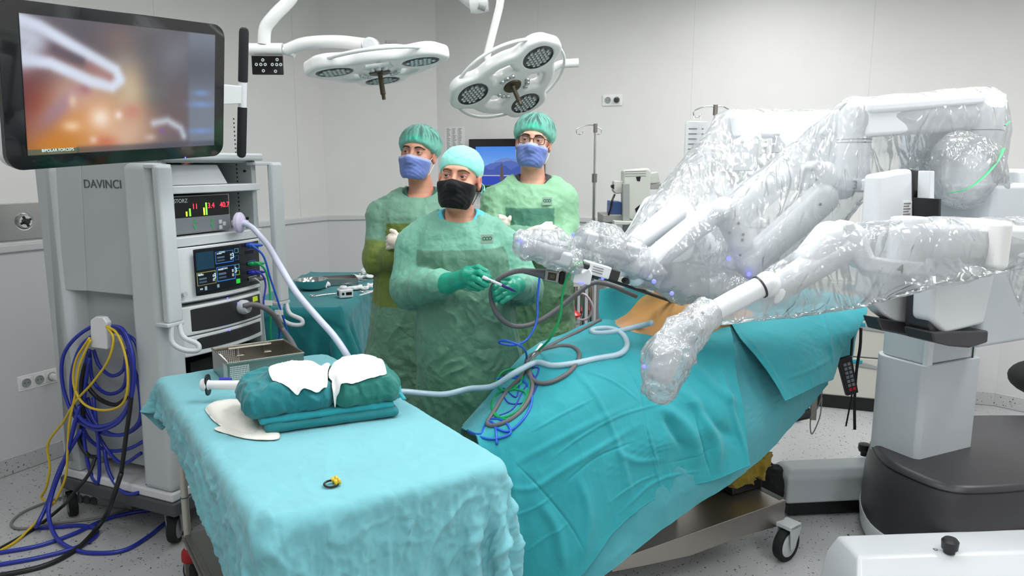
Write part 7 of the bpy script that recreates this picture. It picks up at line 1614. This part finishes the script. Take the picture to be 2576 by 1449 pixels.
MB(RM).box((.0, -.2, .98), (.32, .05, 1.62)).build('carriage_mount', M_robg, rob, bevel=.02)
rprism('rear_carriage', [(2480, 560), (2530, 560), (2532, 760), (2500, 812), (2470, 812)], -.12, .08, M_rob, .014)
rprism('centre_rail', [(2340, 430), (2352, 430), (2348, 700), (2340, 840), (2326, 840)], -.14, .05, M_rob, .004)
rprism('black_slot', [(2336, 480), (2346, 480), (2344, 640), (2334, 640)], -.12, .1, M_black, .002); rprism('black_slot', [(2362, 500), (2368, 500), (2366, 640), (2360, 640)], -.22, .1, M_black, .002)
p = rq(2283, 520, -.092); lb = MB(RM).box((p[0] - .028, -.094, p[2] - .05), (p[0] + .02, -.089, p[2] + .02)).build('rating_label', M_paper, rob)
mb = MB(RM)
for k in range(6): mb.box((p[0] - .024, -.0952, p[2] + .01 - k * .01), (p[0] + .014 - (k % 2) * .01, -.0938, p[2] + .014 - k * .01))
mb.build('print_line', M_ink, lb)
rprism('boom_link', [(2520, 440), (2620, 436), (2620, 500), (2560, 506), (2520, 500)], .25, .25, M_rob, .014); rprism('boom_link', [(2560, 425), (2620, 425), (2620, 560), (2564, 560)], .1, .14, M_rob, .02)
rprism('boom_panel', [(2500, 505), (2556, 505), (2554, 545), (2490, 540)], .27, .1, M_cart_in, .004)
# arm building blocks
def vcyl(nm, u, v0, v1, Y, r, m=M_rob, seams=(), bv=.012):
    a, b = at(u, v0, Y), at(u, v1, Y); b.x = a.x; b.y = a.y
    L_ = a.z - b.z; o = MB().lathe([(0, 0), (r - .012, 0), (r - .003, .004), (r, .014), (r, L_ - .014), (r - .003, L_ - .004), (r - .012, L_), (0, L_)], b, (0, 0, 1), 40).build(nm, m, rob)
    for z in seams: MB().lathe([(r - .001, 0), (r + .0008, .0005), (r + .0008, .003), (r - .001, .0035)], Vector((b.x, b.y, at(u, z, Y).z)), (0, 0, 1), 40).build('seam', M_dgrey, o)
    return o, a, b
def beam(nm, a, b, w_, h_, m=M_rob, bv=.02):
    F = Frame(tuple(a), tuple(b - a), (0, 0, 1) if abs((b - a).normalized().z) < .9 else (0, 1, 0)); L_ = (b - a).length
    return MB(F.M).box((0, -w_ / 2, -h_ / 2), (L_, w_ / 2, h_ / 2)).build(nm, m, rob, bevel=bv, seg=4)
def limb(nm, pts, rs, m=M_rob, seg=28):
    P = interp_path([at(*p) for p in pts], 6); k = len(P); r_ = [float(np.interp(i / (k - 1) * (len(pts) - 1), range(len(pts)), rs)) for i in range(k)]
    o = MB().tube(P, r_, seg).build(nm, m, rob, ang=50)
    for e, r in ((P[0], rs[0]), (P[-1], rs[-1])): MB().ell(e, (r, r, r), 24).build('joint_cap', m, o)
    return o
def bolt(u, v, Y, par=None): MB().ell(at(u, v, Y), (.0055, .003, .0055), 10).build('bolt', M_dgrey, par or rob)
def led(u, v, Y, r=.012): MB().ell(at(u, v, Y), (r * .7, r * .4, r * .7), 14).build('status_led', M_led, rob)
# arm 3
Y3_ = 2.92
vcyl('arm_pivot', 2455, 238, 600, 3.05, .105, seams=(330,)); vcyl('arm_pivot', 2155, 268, 480, Y3_, .062, seams=(352, 360))
beam('arm_beam', at(2145, 305, Y3_), at(2470, 285, 3.05), .15, .13); beam('arm_beam', at(2150, 275, Y3_), at(2480, 250, 3.05), .17, .05)
MB().prism([tuple(at(u, v, Y3_ - .07)) for u, v in ((2038, 420), (2062, 402), (2108, 446), (2190, 450), (2196, 484), (2128, 484), (2104, 474))], (0, .11, 0)).build('arm_foot', M_rob, rob, bevel=.01, seg=3); text('3', .046, basis(at(2151, 467, Y3_ - .0725), (1, 0, 0), (0, 0, 1)), rob, 'arm_number', M_dgrey)
o = limb('arm_segment', [(2075, 440, 2.9), (2120, 470, 2.9)], [.052, .05]); bolt(2044, 428, 2.85); bolt(2054, 452, 2.85)
limb('arm_segment', [(2068, 500, 2.88), (1990, 570, 2.86), (1885, 660, 2.84)], [.062, .060, .058]); bolt(2064, 514, 2.81)
limb('arm_segment', [(1885, 672, 2.84), (1862, 610, 2.84), (1835, 550, 2.84), (1818, 528, 2.84)], [.046, .048, .052, .05]); MB().ell(at(1820, 530, 2.83), (.052, .052, .052), 24).build('elbow_cap', M_rob, rob)
for u, v in ((1858, 562), (1870, 590), (1835, 586), (1868, 604), (1862, 642)): bolt(u, v, 2.785)
limb('arm_segment', [(1790, 540, 2.86), (1700, 610, 2.82), (1600, 690, 2.78)], [.05, .05, .045]); led(1833, 650, 2.79); led(1884, 690, 2.775)
# arm 2 (behind)
vcyl('arm_pivot', 1870, 305, 430, 3.35, .07, seams=(360,)); beam('arm_beam', at(1830, 320, 3.35), at(2110, 310, 3.42), .14, .11); vcyl('arm_pivot', 1985, 300, 420, 3.35, .065, seams=(385,))
vcyl('arm_pivot', 2092, 300, 470, 3.45, .08)
limb('arm_segment', [(1960, 440, 3.25), (1860, 500, 3.2), (1780, 570, 3.15)], [.058, .056, .05]); limb('arm_segment', [(1705, 520, 3.1), (1745, 580, 3.08), (1790, 630, 3.06)], [.05, .05, .045]); bolt(1752, 531, 3.04); bolt(1728, 558, 3.03)
limb('arm_segment', [(1700, 535, 3.08), (1640, 580, 3.0), (1560, 640, 2.94)], [.052, .045, .04])
# arm 1 (behind)
limb('arm_segment', [(1650, 515, 3.3), (1690, 560, 3.28), (1730, 610, 3.26)], [.046, .045, .04]); limb('arm_segment', [(1640, 520, 3.3), (1590, 600, 3.2), (1540, 640, 3.1)], [.048, .04, .036]); bolt(1653, 532, 3.245)
limb('arm_segment', [(1900, 450, 3.5), (1820, 500, 3.42), (1740, 560, 3.34)], [.05, .05, .045])
# arm 4 (nearest)
Y4 = 2.52
vcyl('arm_pivot', 2288, 545, 690, Y4, .060, seams=(672, 678)); beam('arm_beam', at(2300, 606, Y4), at(2720, 610, Y4 + .06), .10, .11); vcyl('arm_pivot', 2690, 560, 700, Y4 + .1, .09)
MB().prism([tuple(at(u, v, Y4 - .066)) for u, v in ((2126, 562), (2150, 556), (2192, 645), (2240, 655), (2330, 660), (2334, 694), (2250, 694), (2172, 682), (2150, 662))], (0, .10, 0)).build('arm_foot', M_rob, rob, bevel=.01, seg=3); text('4', .046, basis(at(2266, 678, Y4 - .0685), (1, 0, 0), (0, 0, 1)), rob, 'arm_number', M_dgrey)
limb('arm_segment', [(2150, 590, Y4), (2168, 640, Y4), (2185, 672, Y4)], [.035, .034, .034]); MB().lathe([(.062, -.022), (.066, -.02), (.066, .02), (.062, .022)], at(2480, 612, Y4 + .02), (1, .1, 0), 28).v
beam('arm_sleeve', at(2462, 612, Y4 + .01), at(2498, 612, Y4 + .015), .185, .165, M_paper, .02)
limb('arm_segment', [(2085, 600, 2.5), (2040, 650, 2.48)], [.060, .055]); limb('arm_segment', [(2120, 625, 2.5), (2030, 680, 2.46), (1940, 735, 2.42)], [.052, .050, .046])
limb('forearm', [(1930, 712, 2.36), (1850, 755, 2.34), (1765, 800, 2.32)], [.034, .036, .033], M_rob); bolt(1768, 787, 2.28); bolt(1742, 757 + 40, 2.29)
MB().lathe([(.035, -.004), (.0385, -.003), (.0385, .003), (.035, .004)], at(1912, 722, 2.357), at(1930, 712, 2.36) - at(1850, 755, 2.34), 28).build('joint_ring', M_dark, rob); MB().ell(at(1930, 716, 2.37), (.044, .04, .044), 24).build('elbow_cap', M_rob, rob)
# instrument carriages under the crumpled bags
def carriage(a, b, w_, h_, nm='instrument_carriage'): return beam(nm, at(*a), at(*b), w_, h_, M_robg, .015)
carriage((1440, 655, 2.56), (1310, 615, 2.60), .07, .055); carriage((1430, 620, 2.62), (1340, 600, 2.64), .05, .03); led(1308, 606, 2.56, .008)
carriage((1600, 640, 2.74), (1465, 600, 2.70), .075, .07); carriage((1640, 690, 2.76), (1520, 650, 2.72), .06, .05); led(1442, 590, 2.66, .009); led(1516, 700, 2.66, .009); led(1645, 708, 2.68); led(1690, 738, 2.7)
carriage((1740, 810, 2.32), (1650, 900, 2.26), .08, .06); carriage((1690, 870, 2.26), (1655, 960, 2.22), .075, .055); led(1620, 922, 2.19, .009)
# instruments
def rod(nm, a, b, r, m, label=None):
    A0, B0 = at(*a), at(*b); t = thing(nm, label, 'surgical instrument', tuple(A0)); MB().cyl(A0, B0, r, seg=14).build('shaft', m, t); MB().lathe([(0, 0), (r * 2.2, 0), (r * 2.4, .01), (r * 2.2, .03), (0, .03)], A0, B0 - A0, 18).build('collar', M_dark, t); return t
rod('endoscope', (1490, 690, 2.66), (1690, 758, 3.05), .0065, M_dark, 'dark endoscope shaft running from the camera head into the belly')
rod('robot_instrument', (1570, 705, 2.74), (1650, 745, 3.0), .005, M_black, 'black instrument shaft just above the endoscope, entering the belly'); rod('robot_instrument', (1620, 690, 2.8), (1700, 750, 3.05), .005, M_black, 'black instrument shaft nearest the robot elbow, entering the belly')
rod('robot_instrument', (1790, 790, 2.5), (1740, 762, 2.95), .005, M_dark, 'dark instrument shaft of arm four entering the belly from the right')
# camera head with its cable
c0_, c1_ = at(1372, 690, 2.64), at(1432, 700, 2.62); t = thing('endoscope_camera', 'grey metal camera head marked 30 at the end of the thick grey cable', 'camera', tuple(c0_)); dd = (c1_ - c0_).normalized()
Fc = Frame(tuple(c0_), tuple(c1_ - c0_)); Lc = (c1_ - c0_).length
MB(Fc.M).box((0, -.022, -.022), (Lc * .62, .022, .022)).build('body', M_steel, t, bevel=.006); MB(Fc.M).box((Lc * .62, -.02, -.024), (Lc * .85, .02, .024)).build('collar', M_black, t, bevel=.005)
MB(Fc.M).box((Lc * .15, -.0235, -.014), (Lc * .5, -.0215, .014)).build('badge', M_bronze, t); text('30', .017, Fc.M @ basis((Lc * .33, -.0242, 0), (1, 0, 0), (0, 0, 1)), t, 'badge_number', M_steel_d)
MB().lathe([(0, -.09), (.010, -.09), (.013, -.05), (.019, 0), (0, 0)], c0_, dd, 20).build('cable_boot', M_grey, t)
q = at(1462, 692, 2.6); Fh = Frame(tuple(q), (1, .1, -.15)); t = thing('instrument_housing', 'white plastic instrument housing with a blue light where the green plug enters', 'surgical instrument', tuple(q))
MB(Fh.M).prism([(-.03, -.02, .03), (.0, -.02, .012), (.022, -.02, .03), (.036, -.02, .012), (.034, -.02, -.03), (-.03, -.02, -.03)], (0, .05, 0)).build('body', M_rob, t, bevel=.005); MB(Fh.M).box((-.008, -.022, -.03), (.012, -.018, -.024)).build('status_light', M_led, t)
q = at(1500, 678, 2.63); Fh = Frame(tuple(q), (1, .15, -.3)); t = thing('instrument_housing', 'white printed instrument body under the plastic bag above the endoscope shaft', 'surgical instrument', tuple(q)); MB(Fh.M).box((-.05, -.02, -.022), (.05, .03, .022)).build('body', M_rob, t, bevel=.005)
MB(Fh.M).box((.05, -.018, -.02), (.085, .026, .018)).build('tip_block', M_dark, t, bevel=.003)
for k in range(3): MB(Fh.M).box((-.02, -.0215, .008 - k * .009), (.02, -.0195, .0105 - k * .009)).build('print_line', M_ink, t)
q = at(1455, 664, 2.56); t = thing('green_plug', 'round bright green plug on top of the white instrument housing', 'plug', tuple(q)); MB().ell(q, (.019, .014, .013), 20).build('plug', M_green, t); MB().cyl(q + Vector((.012, 0, -.002)), q + Vector((.035, .01, -.01)), .012).build('socket_ring', M_dark, t)
q = at(2572, 953, 4.05); sx_ = q.x + .14; t = thing('stool', 'black padded round stool cut off by the right edge of the picture', 'stool', (sx_, q.y, 0)); MB().ell((sx_, q.y, q.z), (.19, .19, .105), 28).build('seat', M_rubber, t); MB().cyl((sx_, q.y, .07), (sx_, q.y, q.z - .05), .025).build('post', M_chrome, t)
for k in range(5):
    a_ = 2 * math.pi * k / 5 + .3; e_ = (sx_ + .2 * math.cos(a_), q.y + .2 * math.sin(a_), .055); MB().tube([(sx_, q.y, .09), e_], .014, 10).build('leg', M_chrome, t); MB().lathe([(0, -.012), (.026, -.012), (.026, .012), (0, .012)], (e_[0], e_[1], .027), (1, 0, 0), 16).build('castor', M_rubber, t)
# ================================================================ PLASTIC FILM
def film_mat(name, cloud=.35, gloss=.25, sc1=7, sc2=22, dist=.02, tint=(248, 251, 253)):
    m, t, b = nt(name); L = t.links; t.nodes.remove(b); out = t.nodes['Material Output']; tc = nd(t, 'ShaderNodeTexCoord'); src = tc.outputs['Object']
    mp = nd(t, 'ShaderNodeMapping'); mp.inputs['Scale'].default_value = (1, 1, .45); mp.inputs['Rotation'].default_value = (.0, .9, .2); L.new(src, mp.inputs['Vector']); nin = None
    nin = crease_bump(t, mp.outputs[0], ((sc1, .9, dist), (sc2, .8, dist * .4)), .35, .045)
    tr_ = nd(t, 'ShaderNodeBsdfTransparent'); df = nd(t, 'ShaderNodeBsdfDiffuse'); df.inputs[0].default_value = lin(tint); tl_ = nd(t, 'ShaderNodeBsdfTranslucent'); tl_.inputs[0].default_value = lin(tint)
    gl = nd(t, 'ShaderNodeBsdfGlossy', Roughness=.1); L.new(nin, gl.inputs['Normal'])
    m1 = nd(t, 'ShaderNodeMixShader'); m1.inputs[0].default_value = .5; L.new(df.outputs[0], m1.inputs[1]); L.new(tl_.outputs[0], m1.inputs[2])
    n = nd(t, 'ShaderNodeTexNoise', Scale=2.5, Detail=4); L.new(src, n.inputs['Vector']); mr = nd(t, 'ShaderNodeMapRange'); mr.inputs[1].default_value = .35; mr.inputs[2].default_value = .7; mr.inputs[3].default_value = cloud * .65; mr.inputs[4].default_value = cloud * 1.3; L.new(n.outputs[0], mr.inputs[0])
    m2 = nd(t, 'ShaderNodeMixShader'); L.new(mr.outputs[0], m2.inputs[0]); L.new(tr_.outputs[0], m2.inputs[1]); L.new(m1.outputs[0], m2.inputs[2])
    fr_ = nd(t, 'ShaderNodeFresnel', IOR=1.45); L.new(nin, fr_.inputs['Normal']); mu = nd(t, 'ShaderNodeMath', operation='MULTIPLY_ADD'); L.new(fr_.outputs[0], mu.inputs[0]); mu.inputs[1].default_value = gloss * 1.6; mu.inputs[2].default_value = gloss * .12; mu.use_clamp = True
    m3 = nd(t, 'ShaderNodeMixShader'); L.new(mu.outputs[0], m3.inputs[0]); L.new(m2.outputs[0], m3.inputs[1]); L.new(gl.outputs[0], m3.inputs[2]); L.new(m3.outputs[0], out.inputs[0]); return m
M_film = film_mat('plastic_film', .33, .42, 4.5, 13, .02); M_film2 = film_mat('crumpled_film', .42, .5, 13, 34, .008); M_gtape = mat('green_tape', (0, 160, 90), .45, bump=.02)
def hull_planes(S):
    """planes of the convex hull stretched over a set of balls (point, radius)"""
    bm = bmesh.new(); dirs = [Vector((math.cos(a) * math.cos(e), math.sin(a) * math.cos(e), math.sin(e))) for e in (-1.2, -.6, 0, .6, 1.2) for a in np.linspace(0, 2 * math.pi, 9)[:-1]]
    for p, r in S:
        for d in dirs: bm.verts.new(p + d * r)
    bmesh.ops.convex_hull(bm, input=bm.verts); bm.faces.ensure_lookup_table(); c = sum((p for p, r in S), Vector()) / len(S); N = []
    for f in bm.faces:
        if f.calc_area() < 1e-7: continue
        n = f.normal.copy(); o_ = f.calc_center_median()
        if n.dot(o_ - c) < 0: n = -n
        N.append((n.x, n.y, n.z, n.dot(o_)))
    bm.free(); N = np.array(N); _, i = np.unique(np.round(N, 3), axis=0, return_index=True); return N[i]
def film(nm, label, chains, k, m, h=.012, amp=.02, fr=(5, 12), seed=0, hulls=()):
    CH = [([at(*p) for p in c[0]], c[1]) for c in chains]; HS = [[(at(*q[:3]), q[3]) for q in H] for H in hulls]; HP = [hull_planes(H) for H in HS]
    a = np.array([tuple(p) for c in CH for p in c[0]] + [tuple(p) for H in HS for p, r in H]); mr = max([max(c[1]) for c in CH] + [r for H in HS for p, r in H])
    def f(P):
        d = None
        for ps, rs in CH: q = chain(P, ps, rs, k); d = q if d is None else smin(d, q, k)
        for N in HP:
            q = np.full(len(P), -1e9)
            for n in N: q = np.maximum(q, P @ n[:3] - n[3])
            d = q if d is None else smin(d, q, k)
        return d - (ridge(P * fr[0] + seed, 2, .3) - .6) * amp - (ridge(P * fr[1] + seed, 2, .5) - .6) * amp * .45
    V, Fq = nets(f, a.min(0) - mr - .06, a.max(0) + mr + .06, h); V = relax(V, Fq, 1); o = mk(nm, V, Fq, m, None, ang=180); tag(o, label, 'plastic drape'); return o, f
film('plastic_drape', 'clear plastic sleeve draped over the robot arm numbered 3', [([(2460, 330, 3.05), (2450, 440, 3.05)], [.115, .10])], .03, M_film, amp=.005, fr=(6, 16), seed=1, hulls=[[(2165, 310, 2.94, .05), (2165, 465, 2.93, .04), (2450, 310, 3.05, .05), (2290, 395, 2.99, .03)],
    [(2150, 292, 2.92, .07), (2470, 280, 3.05, .10), (2170, 350, 2.92, .05), (2460, 350, 3.05, .09)], [(2142, 285, 2.92, .06), (2158, 465, 2.92, .065), (2075, 450, 2.88, .08), (1885, 655, 2.84, .075), (1830, 545, 2.84, .065)],
    [(2160, 470, 2.92, .05), (2060, 610, 2.95, .04), (1885, 665, 2.84, .07), (1930, 700, 2.95, .04), (2050, 500, 2.9, .07)], [(1885, 665, 2.84, .065), (1830, 545, 2.84, .065), (1610, 690, 2.8, .055), (1800, 720, 2.84, .05)]])
film('plastic_drape', 'clear plastic sleeve draped over the rear robot arms left of arm 3', [], .04, M_film, amp=.006, fr=(6, 16), seed=4, hulls=[
    [(1838, 318, 3.4, .075), (2100, 318, 3.46, .08), (1880, 420, 3.35, .08), (2090, 440, 3.46, .07), (1950, 450, 3.3, .06)], [(1835, 320, 3.4, .07), (1990, 420, 3.3, .06), (1650, 540, 3.22, .07), (1560, 665, 3.05, .05), (1760, 640, 3.1, .06)]])
film('plastic_drape', 'clear plastic sleeve draped over the nearest robot arm numbered 4', [], .03, M_film, amp=.005, fr=(6, 16), seed=7, hulls=[
    [(2560, 610, 2.6, .088), (2290, 605, 2.52, .086), (2160, 615, 2.5, .07), (2300, 680, 2.52, .07), (2170, 670, 2.5, .065), (2420, 670, 2.56, .06)], [(2180, 615, 2.5, .07), (2280, 680, 2.53, .055), (2090, 630, 2.48, .075), (1945, 735, 2.43, .05), (1790, 800, 2.38, .025), (2170, 752, 2.52, .03), (1990, 785, 2.46, .025), (2300, 715, 2.53, .03)], [(2560, 600, 2.62, .08), (2660, 720, 2.7, .1), (2620, 780, 2.72, .06)]])
film('plastic_drape', 'clear plastic sheet sagging between the robot elbows above the belly', [], .03, M_film, amp=.005, fr=(6, 16), seed=17, hulls=[[(1640, 700, 2.86, .04), (1880, 690, 2.86, .04), (2040, 600, 2.95, .04), (1900, 745, 2.9, .03), (1740, 740, 2.9, .03)]])
film('plastic_bag', 'crumpled clear bag around the lowest instrument holder hanging over the drape', [
    ([(1775, 790, 2.32), (1720, 840, 2.28), (1680, 900, 2.24), (1660, 965, 2.22)], [.045, .055, .068, .055])], .03, M_film2, h=.006, amp=.015, fr=(9, 24), seed=2)
film('plastic_bag', 'crumpled clear bag around the instrument holder beside the camera head', [
    ([(1325, 620, 2.60), (1390, 625, 2.60), (1440, 650, 2.58)], [.052, .060, .045])], .03, M_film2, h=.006, amp=.015, fr=(9, 24), seed=12)
film('plastic_bag', 'crumpled clear bag around the middle instrument holder above the green plug', [
    ([(1480, 612, 2.72), (1530, 625, 2.74), (1590, 650, 2.76), (1650, 690, 2.8)], [.062, .075, .06, .05]), ([(1500, 600, 2.74), (1520, 670, 2.74)], [.05, .05])], .03, M_film2, h=.006, amp=.015, fr=(9, 24), seed=21)
film('plastic_bag', 'clear plastic skirt hanging over the belly between the robot arms', [
    ([(1640, 690, 2.85), (1720, 710, 2.86), (1800, 720, 2.84), (1880, 730, 2.8)], [.05, .07, .07, .05])], .05, M_film2, h=.007, amp=.012, fr=(8, 20), seed=25)
o, f = film('plastic_bag', 'clear gathered plastic end hanging below arm 3 with green tape marks', [
    ([(2400, 400, 2.96), (2425, 430, 2.94), (2465, 480, 2.95)], [.11, .125, .10])], .05, M_film2, h=.007, amp=.012, fr=(7, 18), seed=31)
tp_ = tag(thing('green_tape', 'green tape strip curving along the plastic under arm 3', 'tape', tuple(at(2440, 470, 2.8)))); P = interp_path([at(2385, 486, 2.78), at(2430, 476, 2.76), at(2480, 440, 2.78), at(2515, 395, 2.82), at(2525, 372, 2.84)], 8)
mb = MB(); 
for a, b in zip(P[:-1], P[1:]): mb.tube([a, b], .006, 4, flat=.3)
mb.build('strip', M_gtape, tp_)
tp_ = thing('green_tape', 'short green tape piece high on the right edge of the plastic', 'tape', tuple(at(2534, 310, 2.9))); MB().tube([at(2528, 316, 2.9), at(2540, 306, 2.9)], .008, 4, flat=.4).build('strip', M_gtape, tp_)
